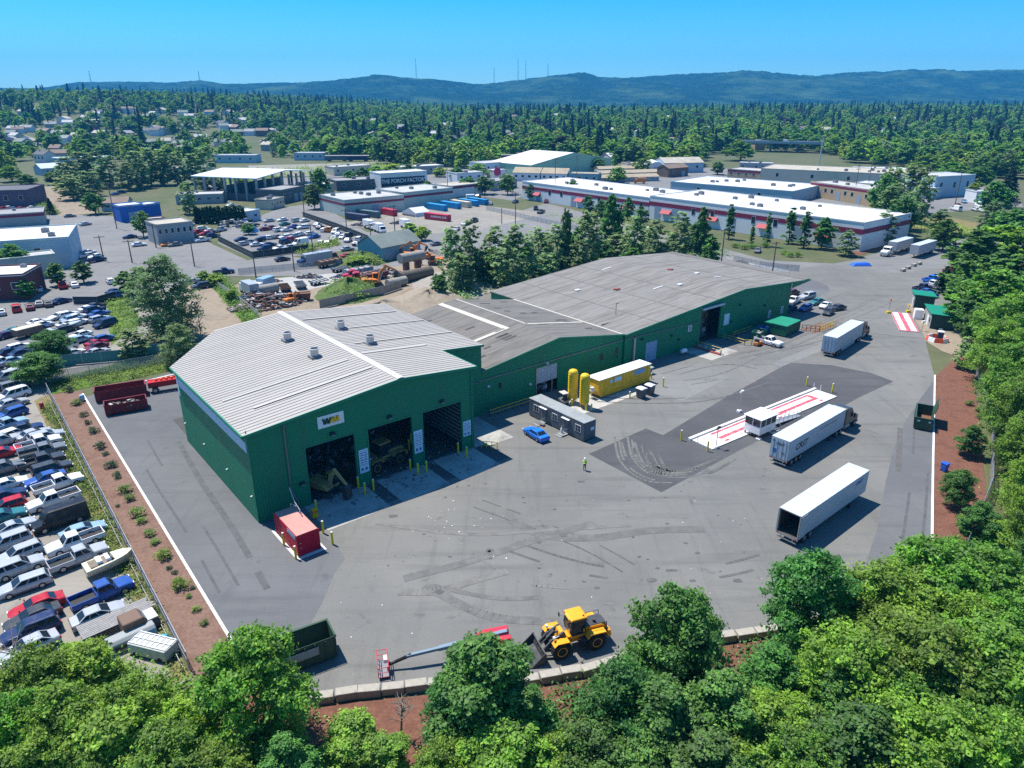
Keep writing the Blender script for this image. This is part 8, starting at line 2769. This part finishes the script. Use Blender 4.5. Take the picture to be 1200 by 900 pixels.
def tree(kind, x, y, h, w_, level, group, z=0, single=False, zone=''):
    k = KIND[kind]
    cm, tm = treemesh(kind, level, tr_.randint(0, 1 if level != 'mid' else 2))
    s = (w_ / (2 * k['R']), w_ / (2 * k['R']), h / k['H'])
    NT[0] += 1
    if single:
        key = (cm.name, 'one')
        if key not in TMESH:
            b = bmesh.new()
            b.from_mesh(cm)
            nf = len(b.faces)
            b.from_mesh(tm)
            b.faces.ensure_lookup_table()
            for f in b.faces[nf:]:
                f.material_index = 1
            me = bpy.data.meshes.new(NAMET[kind])
            b.to_mesh(me)
            b.free()
            me.materials.append(cm.materials[0])
            me.materials.append(BARK)
            TMESH[key] = me
        o = bpy.data.objects.new(NAMET[kind], TMESH[key])
        COL.objects.link(o)
        place(o, (x, y, z), tr_.uniform(0, 6.3), sc=s)
        tag(o, None, 'tree', group)
    else:
        o = thing(NAMET[kind], None, 'tree', (x, y, z), tr_.uniform(0, 6.3), group)
        o.scale = s
        for n, me in (('crown', cm), ('trunk', tm)):
            c = bpy.data.objects.new(n, me)
            COL.objects.link(c)
            c.parent = o
    AUTO.append((o, DESC[kind] + zone))
    return o

def T_(kind, u, vt, h, wpx, level, group, z=0):
    """tree whose tip is seen at (u, vt) when it is h tall"""
    x, y = G(u, vt, h + z)
    dz = y * CC + (CAMH - h * .6) * SS
    tree(kind, x, y, h, wpx * dz / FPX, level, group, z)

g1 = 'trees along the bottom of the yard'
for a in [('maple', 281, 752, 11, 146), ('maple', 28, 772, 9, 120), ('limetree', 95, 762, 7.5, 105), ('maple', 150, 800, 8, 110), ('limetree', 205, 828, 7, 90), ('maple', 60, 812, 9, 130), ('maple', 8, 820, 9, 110), ('limetree', 120, 842, 8, 130), ('maple', 190, 862, 8, 130), ('maple', 45, 868, 8, 120),
          ('maple', 250, 880, 7, 110), ('ash', 330, 868, 7, 90), ('limetree', 410, 846, 4.5, 92), ('limetree', 448, 868, 3.5, 70), ('ash', 565, 756, 11.5, 148), ('broad', 532, 800, 8, 90), ('maple', 596, 856, 7.5, 150), ('ash', 620, 812, 8, 90), ('maple', 520, 872, 6, 90), ('limetree', 650, 868, 6, 80),
          ('broad', 795, 694, 12, 125), ('broad', 727, 782, 9.5, 115), ('ash', 778, 806, 9, 130), ('ash', 848, 796, 9, 125), ('broad', 700, 850, 7, 110), ('maple', 905, 826, 8, 140), ('broad', 962, 655, 11.5, 110), ('ash', 912, 762, 8, 95), ('maple', 1000, 752, 10, 150), ('maple', 1052, 668, 10, 150), ('maple', 1112, 640, 10.5, 140),
          ('maple', 1172, 652, 10, 130), ('maple', 1090, 742, 11, 170), ('maple', 1172, 742, 11, 170), ('ash', 1020, 838, 9, 140), ('maple', 1110, 842, 10, 170), ('maple', 1190, 852, 10, 150), ('maple', 945, 868, 8, 130), ('ash', 835, 868, 8, 130), ('broad', 765, 868, 7, 120), ('maple', 1030, 712, 8, 110), ('ash', 985, 792, 8, 100), ('maple', 1145, 800, 9, 130), ('ash', 885, 880, 6, 110),
          ('maple', 1060, 790, 9, 130), ('limetree', 950, 790, 6, 80), ('maple', 1185, 700, 9, 100), ('maple', 1130, 700, 9, 110), ('maple', 1070, 880, 8, 130), ('maple', 1150, 890, 8, 130), ('maple', 5, 890, 7, 110), ('maple', 95, 890, 7, 110), ('limetree', 155, 895, 6, 90)]:
    T_(*a, 'near', g1)
g2 = 'trees on the right hand bank'
for a in [('ash', 1143, 500, 4.5, 34), ('broad', 1130, 553, 5, 42), ('ash', 1154, 590, 5, 46), ('limetree', 1100, 640, 2.4, 34), ('broad', 1131, 352, 6.5, 44), ('conifer', 1111, 312, 7, 26), ('cottonwood', 1135, 395, 6, 26)]:
    T_(*a, 'near' if a[2] > 400 else 'mid', g2)
for a in [('ash', 1150, 272, 13, 70), ('maple', 1182, 266, 14, 80), ('ash', 1138, 298, 11, 55), ('maple', 1172, 316, 13, 85), ('ash', 1150, 340, 9, 60), ('maple', 1198, 346, 13, 80), ('maple', 1184, 378, 11, 70), ('maple', 1208, 404, 12, 80), ('maple', 1202, 444, 9, 56), ('maple', 1214, 486, 9, 62), ('maple', 1214, 534, 8, 56),
          ('ash', 1205, 300, 14, 80), ('ash', 1162, 300, 9, 50), ('maple', 1215, 440, 12, 80), ('maple', 1222, 570, 8, 50), ('maple', 1192, 416, 7, 42), ('ash', 1128, 325, 7, 40), ('ash', 1150, 362, 8, 50), ('maple', 1190, 470, 6, 36), ('maple', 1196, 508, 6, 36), ('ash', 1190, 245, 13, 60), ('ash', 1215, 630, 6, 50)]:
    T_(*a, 'near' if a[2] > 330 else 'mid', g2)
g3 = 'trees round the salvage yard'
for a in [('cottonwood', 186, 301, 17.5, 86), ('cottonwood', 160, 312, 9, 40), ('ash', 145, 318, 6, 30), ('broad', 56, 388, 6, 48), ('broad', 38, 415, 5.5, 58), ('ash', 62, 309, 6, 24), ('ash', 93, 306, 6, 26), ('ash', 10, 287, 9, 44), ('ash', 27, 328, 5, 24), ('cottonwood', 205, 380, 8, 46), ('cottonwood', 150, 385, 6, 40), ('broad', 515, 322, 6, 24), ('ash', 575, 290, 7, 40), ('conifer', 506, 366, 2.5, 14), ('limetree', 238, 318, 3, 18), ('limetree', 250, 322, 3, 22), ('limetree', 270, 340, 3, 18),
          ('limetree', 420, 300, 2.6, 30)]:
    T_(*a, 'near' if a[4] > 40 else 'mid', g3)
g4 = 'trees behind the long hall'
for a in [('cottonwood', 528, 262, 13, 34), ('cottonwood', 550, 256, 14, 36), ('cottonwood', 580, 263, 13, 44), ('cottonwood', 606, 259, 14, 44), ('cottonwood', 630, 270, 12, 40), ('cottonwood', 652, 263, 13, 34), ('broad', 665, 250, 14, 20), ('cottonwood', 690, 240, 15, 34), ('broad', 720, 235, 16, 36), ('cottonwood', 745, 246, 14, 36), ('cottonwood', 770, 252, 13, 36),
          ('cottonwood', 800, 249, 13, 40), ('ash', 826, 246, 13, 32), ('cottonwood', 540, 290, 9, 36), ('cottonwood', 595, 285, 9, 40), ('cottonwood', 640, 288, 8, 36), ('cottonwood', 700, 270, 10, 34), ('cottonwood', 760, 268, 9, 34), ('cottonwood', 815, 270, 8, 30), ('cottonwood', 668, 285, 8, 30), ('cottonwood', 728, 275, 8, 34), ('cottonwood', 785, 275, 7, 30), ('ash', 615, 295, 7, 34), ('ash', 678, 268, 9, 30), ('ash', 710, 280, 7, 30), ('ash', 742, 285, 6, 30), ('ash', 770, 284, 6, 30), ('ash', 835, 272, 8, 26), ('ash', 558, 305, 6, 34), ('ash', 580, 300, 6, 30)]:
    T_(a[0], a[1], a[2] + tr_.uniform(-6, 8), a[3] * tr_.uniform(.95, 1.25), a[4] * tr_.uniform(.85, 1.35), 'mid', g4)
g5 = 'trees between the warehouses'
for a in [('broad', 374, 198, 13, 24), ('broad', 366, 216, 11, 26), ('cottonwood', 216, 212, 14, 24), ('broad', 163, 248, 9, 26), ('broad', 107, 226, 9, 28), ('conifer', 56, 232, 7, 13), ('cottonwood', 75, 184, 18, 42), ('cottonwood', 90, 178, 19, 36), ('cottonwood', 106, 177, 19, 34), ('cottonwood', 122, 181, 18, 34), ('cottonwood', 80, 205, 12, 36), ('cottonwood', 100, 200, 13, 34), ('cottonwood', 155, 177, 20, 34),
          ('cottonwood', 170, 173, 21, 36), ('cottonwood', 186, 175, 20, 34), ('cottonwood', 202, 179, 18, 30), ('cottonwood', 236, 171, 21, 38), ('cottonwood', 222, 180, 17, 30), ('cottonwood', 145, 190, 15, 30), ('cottonwood', 240, 195, 14, 30), ('poplar', 858, 240, 12, 15), ('poplar', 930, 244, 12, 18), ('poplar', 948, 248, 12, 18), ('poplar', 903, 250, 11, 11), ('ash', 968, 256, 10, 28),
          ('cottonwood', 996, 270, 8, 28), ('poplar', 883, 264, 7, 9), ('ash', 624, 215, 8, 20), ('broad', 671, 212, 10, 17), ('ash', 690, 230, 8, 19), ('ash', 705, 235, 8, 20), ('ash', 752, 242, 8, 20), ('ash', 737, 232, 9, 16), ('broad', 595, 205, 10, 24), ('broad', 568, 207, 9, 26), ('broad', 548, 208, 8, 26), ('broad', 500, 212, 7, 14), ('maple', 724, 196, 9, 22), ('maple', 870, 166, 15, 36),
          ('cottonwood', 1050, 194, 21, 34), ('cottonwood', 1075, 192, 21, 52), ('broad', 1038, 205, 18, 36), ('cottonwood', 1062, 225, 14, 44), ('cottonwood', 1105, 245, 12, 34), ('broad', 1112, 258, 10, 36), ('cottonwood', 1040, 248, 11, 34), ('cottonwood', 1088, 205, 19, 30), ('broad', 1062, 232, 14, 36), ('cottonwood', 1050, 215, 18, 44), ('broad', 1172, 214, 14, 40), ('conifer', 1188, 196, 18, 34), ('cottonwood', 1168, 235, 12, 34), ('limetree', 1143, 215, 8, 20), ('limetree', 480, 262, 5, 24), ('limetree', 494, 265, 5, 20), ('limetree', 398, 226, 5, 22),
          ('broad', 290, 262, 4, 18), ('limetree', 1006, 242, 4, 10), ('broad', 410, 200, 9, 20), ('ash', 425, 196, 9, 22), ('limetree', 440, 194, 8, 20), ('limetree', 460, 192, 7, 24), ('broad', 480, 193, 8, 24), ('limetree', 515, 196, 6, 20), ('ash', 255, 212, 6, 20), ('limetree', 282, 210, 4, 18), ('limetree', 270, 218, 3, 22), ('ash', 535, 196, 8, 24), ('maple', 560, 192, 9, 26), ('ash', 608, 186, 9, 24), ('maple', 632, 178, 10, 28), ('maple', 690, 178, 10, 34), ('maple', 755, 186, 9, 26), ('ash', 842, 190, 8, 20), ('broad', 700, 186, 8, 22), ('ash', 30, 205, 8, 26), ('maple', 10, 195, 9, 30), ('ash', 60, 200, 8, 24), ('broad', 1150, 196, 12, 36), ('maple', 1120, 190, 12, 34), ('maple', 1090, 182, 12, 34)]:
    T_(*a, 'mid', g5)
for k in range(13):
    u = 231 + k * 4.6
    x, y = G(u, 262)
    tree('cypress', x, y, 6.6 + tr_.uniform(-.5, .6), 2.9, 'mid', 'clipped cypress row', zone=' in the row above the impound lot')
# low hedges and street shrubs round the warehouse
VS = [(-200, 222), (0, 205), (60, 190), (240, 192), (300, 184), (390, 186), (440, 192), (560, 198), (610, 180), (720, 200), (800, 201), (845, 178), (965, 178), (1000, 192), (1080, 196), (1150, 208), (1400, 218)]
rgb = np.random.default_rng(12)
bpy.context.view_layer.update()
EXC = []
for o in COL.objects:
    if o.parent is None and o.location.y > 300 and o.get('category') in ('building', 'wagon', 'house', 'hut', 'bridge', 'container'):
        cs = [c.matrix_world @ Vector(b) for c in o.children if c.type == 'MESH' for b in c.bound_box]
        if cs and o.get('category') != 'bridge':
            EXC.append((min(c.x for c in cs) - 4, max(c.x for c in cs) + 4, min(c.y for c in cs) - (24 if o['category'] != 'house' else 14 + .085 * o.location.y), max(c.y for c in cs) + 4))
EXC = np.array(EXC)
cand = []
fu = np.array([v[0] for v in VS])
fv = np.array([v[1] for v in VS])
ys_ = 430 + (2900 - 430) * rgb.random(34000) ** 1.7
xs_ = (rgb.random(34000) * 2 - 1) * (ys_ * .80 + 40)
zs_ = TZ(xs_, ys_)
for x, y, z in zip(xs_, ys_, zs_):
    u, v = PX(x, y, z)
    if v > np.interp(u, fu, fv):
        continue
    if np.any((EXC[:, 0] < x) & (EXC[:, 1] > x) & (EXC[:, 2] < y) & (EXC[:, 3] > y)):
        continue
    cl = math.sin(x * .011 + 1) + math.sin(y * .009 + x * .004) + math.sin((x + y) * .021)
    pc_ = .06 + .07 * cl + .1 * min(1, y / 1800)
    r_ = rgb.random()
    kd = 'conifer' if r_ < pc_ else 'plum' if r_ > .985 else ('maple', 'maple', 'ash', 'broad', 'limetree', 'limetree', 'cottonwood')[int(rgb.random() * 7)]
    h = {'conifer': rgb.uniform(15, 29), 'limetree': rgb.uniform(8, 13), 'cottonwood': rgb.uniform(12, 18)}.get(kd, rgb.uniform(11, 18))
    w_ = h * {'conifer': .4, 'limetree': 1.0, 'cottonwood': .62}.get(kd, 1.05) * rgb.uniform(.8, 1.2)
    cand.append((y, x, z, kd, h, w_))
cand.sort()
# thin by distance so that crowns keep their spacing
kept = []
grid = {}
for c in cand:
    y, x = c[0], c[1]
    sp = 8 + y * .0036 + (2.5 if x < -.25 * y else 0)
    k = (int(x // sp), int(y // (sp * 1.4)), int(sp))
    if k in grid:
        continue
    grid[k] = 1
    kept.append(c)
NI = max(0, 300 - NT[0])
for y, x, z, kd, h, w_ in kept[:NI]:
    tree(kd, x, y, h, w_, 'far' if y > 700 else 'mid', 'trees of the wooded slope', z - .1, True)
rest = kept[NI:]
print('trees', NT[0], 'rest', len(rest))
order = []
pro = []
for kd in ('maple', 'broad', 'ash', 'limetree', 'cottonwood', 'conifer', 'plum'):
    for v in range(2):
        cm, tm = treemesh(kd, 'far', v)
        o = bpy.data.objects.new('proto_%02d' % len(order), cm)
        PROTO.objects.link(o)
        order.append((kd, v))
pts = np.array([(x, y, z - .3) for y, x, z, kd, h, w_ in rest])
me = bpy.data.meshes.new('far_wood')
me.vertices.add(len(pts))
me.vertices.foreach_set('co', pts.astype(np.float32).ravel())
at = me.attributes.new('pick', 'INT', 'POINT')
at.data.foreach_set('value', np.array([order.index((r[3], int(i % 2))) for i, r in enumerate(rest)], dtype=np.int32))
sc_ = np.array([(r[5] / (2 * KIND[r[3]]['R']), r[5] / (2 * KIND[r[3]]['R']), r[4] / KIND[r[3]]['H']) for r in rest], dtype=np.float32)
at = me.attributes.new('size', 'FLOAT_VECTOR', 'POINT')
at.data.foreach_set('vector', sc_.ravel())
ro_ = np.zeros((len(rest), 3), dtype=np.float32)
ro_[:, 2] = rgb.uniform(0, 6.28, len(rest))
at = me.attributes.new('turn', 'FLOAT_VECTOR', 'POINT')
at.data.foreach_set('vector', ro_.ravel())
fo = linkmesh('far_wood', me)
tag(fo, kind='stuff')
ng = bpy.data.node_groups.new('scatter', 'GeometryNodeTree')
ng.interface.new_socket('Geometry', in_out='INPUT', socket_type='NodeSocketGeometry')
ng.interface.new_socket('Geometry', in_out='OUTPUT', socket_type='NodeSocketGeometry')
gi, go = ng.nodes.new('NodeGroupInput'), ng.nodes.new('NodeGroupOutput')
mp = ng.nodes.new('GeometryNodeMeshToPoints')
ip = ng.nodes.new('GeometryNodeInstanceOnPoints')
ci = ng.nodes.new('GeometryNodeCollectionInfo')
ci.inputs['Collection'].default_value = PROTO
ci.inputs['Separate Children'].default_value = True
ci.inputs['Reset Children'].default_value = True

def att(n, t):
    a = ng.nodes.new('GeometryNodeInputNamedAttribute')
    a.data_type = t
    a.inputs['Name'].default_value = n
    return [s for s in a.outputs if s.enabled and s.name == 'Attribute'][0]

ng.links.new(gi.outputs[0], mp.inputs['Mesh'])
ng.links.new(mp.outputs['Points'], ip.inputs['Points'])
ng.links.new(ci.outputs[0], ip.inputs['Instance'])
ip.inputs['Pick Instance'].default_value = True
ng.links.new(att('pick', 'INT'), ip.inputs['Instance Index'])
ng.links.new(att('size', 'FLOAT_VECTOR'), ip.inputs['Scale'])
e2r = ng.nodes.new('FunctionNodeEulerToRotation')
ng.links.new(att('turn', 'FLOAT_VECTOR'), e2r.inputs[0])
ng.links.new(e2r.outputs[0], ip.inputs['Rotation'])
ng.links.new(ip.outputs[0], go.inputs[0])
fo.modifiers.new('scatter', 'NODES').node_group = ng

def inpoly(x, y, P):
    c = False
    for i in range(len(P)):
        a, b = P[i], P[i - 1]
        if (a[1] > y) != (b[1] > y) and x < (b[0] - a[0]) * (y - a[1]) / (b[1] - a[1]) + a[0]:
            c = not c
    return c

def weeds(name, poly, n, hgt, leaf, lm, seed, per=14, spread=.4):
    P = [G(*q) for q in poly]
    rg = np.random.default_rng(seed)
    x0, x1 = min(p[0] for p in P), max(p[0] for p in P)
    y0, y1 = min(p[1] for p in P), max(p[1] for p in P)
    cs = []
    k = 0
    while len(cs) < n and k < n * 40:
        k += 1
        x, y = rg.uniform(x0, x1), rg.uniform(y0, y1)
        if inpoly(x, y, P) and rg.random() < .55 + .45 * math.sin(x * .9) * math.sin(y * .8):
            cs.append((x, y, rg.uniform(.0, hgt) * rg.random()))
    cs = np.array(cs)
    m = np.repeat(np.arange(len(cs)), per)
    c = cs[m] + rg.normal(0, 1, (len(m), 3)) * np.array([spread, spread, spread * .5])
    c[:, 2] = np.abs(c[:, 2]) + .02
    co, q = leafquads(c, np.tile([0, 0, .6], (len(c), 1)), leaf, rg)
    tag(linkmesh(name, rawmesh(name, co, q, [LF[lm]], per=per)), kind='stuff')

weeds('verge_weeds', [(62, 470), (222, 790), (200, 800), (160, 720), (140, 680), (95, 590), (75, 520), (50, 480)], 900, .7, .22, 'weed', 1, spread=.3)
weeds('bank_weeds', [(57, 446), (130, 428), (205, 412), (208, 432), (150, 445), (60, 460)], 900, .5, .25, 'weed', 2, spread=.35)
weeds('lane_weeds', [(125, 352), (150, 345), (165, 380), (135, 400)], 260, .9, .35, 'weed', 3)
weeds('track_weeds', [(233, 318), (262, 325), (303, 368), (290, 380)], 400, 1.2, .4, 'weed', 4, spread=.6)
weeds('mound_weeds', [(380, 345), (400, 334), (433, 337), (434, 350), (402, 356)], 300, 3.5, .5, 'weed', 5, spread=.7)
weeds('mound_weeds', [(407, 302), (440, 299), (445, 310), (412, 313)], 260, 2.6, .5, 'weed', 6, spread=.7)
weeds('bed_weeds', [(300, 806), (330, 880), (470, 900), (420, 850), (365, 832)], 120, .5, .2, 'weed', 7)
weeds('bank_undergrowth', [(1165, 400), (1400, 360), (1500, 800), (1250, 1000), (1120, 690), (1165, 600), (1175, 500)], 2600, 1.6, .4, 'maple', 8, spread=.8)
weeds('slope_undergrowth', [(640, 815), (770, 780), (905, 757), (1010, 715), (1110, 680), (1250, 1100), (480, 1100), (500, 900)], 2600, 1.4, .34, 'mid', 9, spread=.6)
weeds('corner_undergrowth', [(-100, 790), (120, 770), (215, 805), (290, 850), (300, 1000), (-150, 1000)], 1700, 1.3, .3, 'maple', 10, spread=.6)
weeds('dry_verge_weeds', [(1003, 243), (1060, 250), (1140, 268), (1130, 280), (1100, 276)], 200, .8, .5, 'lime', 11, spread=.8)
weeds('lot_hedge_leaves', [(345, 293), (395, 283), (400, 287), (350, 298)], 160, 2.2, .55, 'weed', 12, spread=.7)
weeds('street_shrub_leaves', [(640, 252), (720, 250), (780, 272), (830, 290), (700, 268)], 160, 1.5, .5, 'lime', 13, spread=.7)
weeds('line_shrub_leaves', [(262, 222), (300, 212), (440, 200), (560, 193), (560, 188), (430, 193), (300, 200)], 500, 2.5, .9, 'lime', 14, spread=1.5)
weeds('field_shrub_leaves', [(240, 212), (300, 203), (298, 222), (262, 232)], 260, 2, .7, 'weed', 15, spread=1)
weeds('verge_shrub_leaves', [(35, 235), (62, 242), (70, 252), (48, 252)], 200, 1.6, .6, 'weed', 16, spread=.8)

SHR = {}

def shrub(u, v, r_, lm, label, group):
    key = lm
    if key not in SHR:
        B = [((0, 0, .5), (.7, .7, .5)), ((.4, .1, .35), (.5, .5, .4)), ((-.35, .3, .4), (.5, .5, .4)), ((0, -.4, .4), (.5, .5, .4))]
        co, q = crown(B, 700, .16, 3 + len(SHR), per=10)
        SHR[key] = (rawmesh('foliage_' + lm, co, q, [LF[lm]], per=10), MB().cyl((0, 0, -.1), (0, 0, .5), .05, .03, 6).cyl((0, 0, .2), (.3, .1, .6), .03, .01, 5).cyl((0, 0, .2), (-.3, .2, .6), .03, .01, 5).mesh('stem', BARK))
    x, y = G(u, v)
    t = thing('shrub', None, 'shrub', (x, y), tr_.uniform(0, 6), group)
    t.scale = (r_, r_, r_ * tr_.uniform(.8, 1.2))
    for n, me in zip(('foliage', 'stem'), SHR[key]):
        c = bpy.data.objects.new(n, me)
        COL.objects.link(c)
        c.parent = t
    AUTO.append((t, label))

for k, (u, v, r_, lm) in enumerate([(81, 459, .9, 'cypress'), (91, 474, 1.1, 'weed'), (98, 488, .8, 'cypress'), (103, 497, .6, 'cypress'), (110, 507, .9, 'cypress'), (118, 525, .9, 'cypress'), (124, 533, .6, 'cypress'), (131, 547, 1.0, 'cypress'), (137, 557, .6, 'cypress'), (138, 561, .5, 'cypress'), (146, 577, 1.1, 'weed'), (152, 586, .8, 'weed'), (162, 604, 1.1, 'weed'), (166, 613, .8, 'weed'), (176, 627, .8, 'weed'), (181, 637, .7, 'weed'),
                                    (192, 654, 1.0, 'maple'), (138, 594, .35, 'cypress'), (198, 667, .4, 'cypress'), (212, 689, 1.0, 'maple'), (222, 700, .4, 'weed'), (230, 716, .6, 'weed'), (240, 732, .5, 'weed'), (205, 672, .4, 'cypress'), (226, 690, .35, 'cypress')]):
    shrub(u, v, r_, lm, ('dark green' if lm == 'cypress' else 'pale green' if lm == 'weed' else 'bright green') + ' young shrub on the bark strip', 'young shrubs on the bark strip')
for (u, v, r_, lm) in [(1136, 475, .9, 'weed'), (1146, 482, .7, 'weed'), (1148, 470, .6, 'maple'), (1147, 490, .6, 'maple'), (1150, 500, .5, 'weed'), (1128, 615, 1.1, 'weed'), (1118, 640, 1.2, 'weed'), (1112, 655, 1.1, 'weed')]:
    shrub(u, v, r_, lm, 'small shrub on the red bark bed', 'shrubs on the red bark bed')
for (u, v, r_) in [(918, 298, 1.5), (925, 301, 1.6), (935, 301, 1.5), (862, 290, 1.8), (872, 292, 1.8), (882, 291, 1.8), (897, 290, 1.6), (700, 262, 1.8), (790, 281, 2)]:
    shrub(u, v, r_, 'maple', 'clipped shrub by the long striped warehouse', 'clipped shrubs along the striped warehouse')

def deadtree(label, u, v, h, seed):
    x, y = G(u, v)
    t = thing('bare_tree', label, 'tree', (x, y))
    rg = random.Random(seed)
    m = MB()
    m.cyl((0, 0, 0), (.3, .1, h), .12, .03, 6)
    t0 = m.build('trunk', BARKL, t)
    m = MB()
    for k in range(22):
        f = rg.uniform(.25, .95)
        p = Vector((.3 * f, .1 * f, h * f))
        a = rg.uniform(0, 6.3)
        q = p + Vector((math.cos(a), math.sin(a), rg.uniform(.4, 1.2))) * rg.uniform(.4, 1.2) * h * .25
        m.cyl(p, q, .05, .015, 5)
        for j in range(3):
            w2 = p.lerp(q, rg.uniform(.4, 1))
            m.cyl(w2, w2 + Vector((rg.uniform(-1, 1), rg.uniform(-1, 1), rg.uniform(0, 1))) * h * .09, .02, .008, 4)
    m.build('branch', BARKL, t)

deadtree('thin leaning tree with sparse branches behind the station corner', 236, 400, 8, 1)
deadtree('pale bare dead tree among the green crowns at the corner', 40, 850, 8, 2)
deadtree('bare sapling at the fence below the block wall', 470, 865, 4, 3)
weeds('hall_back_shrub_leaves', [(520, 345), (560, 322), (700, 292), (840, 288), (850, 300), (700, 300), (575, 335), (545, 358)], 700, 2.2, .7, 'grey', 17, spread=1)
bpy.context.view_layer.update()
LMP = [(PX(x, y, z), ph) for x, y, z, ph in LANDMARK]
ORD = ['', 'second', 'third', 'fourth', 'fifth', 'sixth', 'seventh', 'eighth', 'ninth', 'tenth', 'eleventh', 'twelfth', 'thirteenth', 'fourteenth', 'fifteenth', 'sixteenth', 'seventeenth', 'eighteenth', 'nineteenth', 'twentieth',
       'twenty-first', 'twenty-second', 'twenty-third', 'twenty-fourth', 'twenty-fifth', 'twenty-sixth', 'twenty-seventh', 'twenty-eighth', 'twenty-ninth', 'thirtieth']
CNT = ['', '', 'two', 'three', 'four', 'five', 'six', 'seven', 'eight', 'nine', 'ten', 'eleven', 'twelve', 'thirteen', 'fourteen', 'fifteen', 'sixteen', 'seventeen', 'eighteen', 'nineteen', 'twenty']
groups = {}
for o, d in AUTO:
    p = o.matrix_world.translation
    u, v = PX(p.x, p.y, p.z + 1)
    base = d
    if not any(w_ in d for w_ in (' in the ', ' on the ', ' along ', ' behind ', ' near the ', ' beside ', ' past ', ' by the ', ' at the ')):
        k = min(range(len(LMP)), key=lambda i: ((LMP[i][0][0] - u) ** 2 + ((LMP[i][0][1] - v) * 1.8) ** 2))
        base = d + ' ' + LMP[k][1]
    groups.setdefault(base, []).append((u, v, o))
for base, L_ in groups.items():
    if len(L_) == 1:
        L_[0][2]['label'] = base
        continue
    us, vs_ = [q[0] for q in L_], [q[1] for q in L_]
    depth = (max(vs_) - min(vs_)) > .7 * (max(us) - min(us))
    L_.sort(key=(lambda q: -q[1]) if depth else (lambda q: q[0]))
    n = len(L_)
    for i, (u, v, o) in enumerate(L_):
        a, b = ('nearest', 'farthest') if depth else ('leftmost', 'rightmost')
        s = a if i == 0 else b if i == n - 1 else (ORD[i] + (' nearest' if depth else ' from left')) if i < len(ORD) else 'another'
        lab = base + ', ' + s
        if len(lab.split()) > 16:
            lab = ' '.join(base.split()[:16 - len(s.split())]) + ', ' + s
        o['label'] = lab
for o in list(COL.objects):
    if o.parent is None and o.get('label') and len(str(o['label']).split()) > 16:
        o['label'] = ' '.join(str(o['label']).split()[:16])
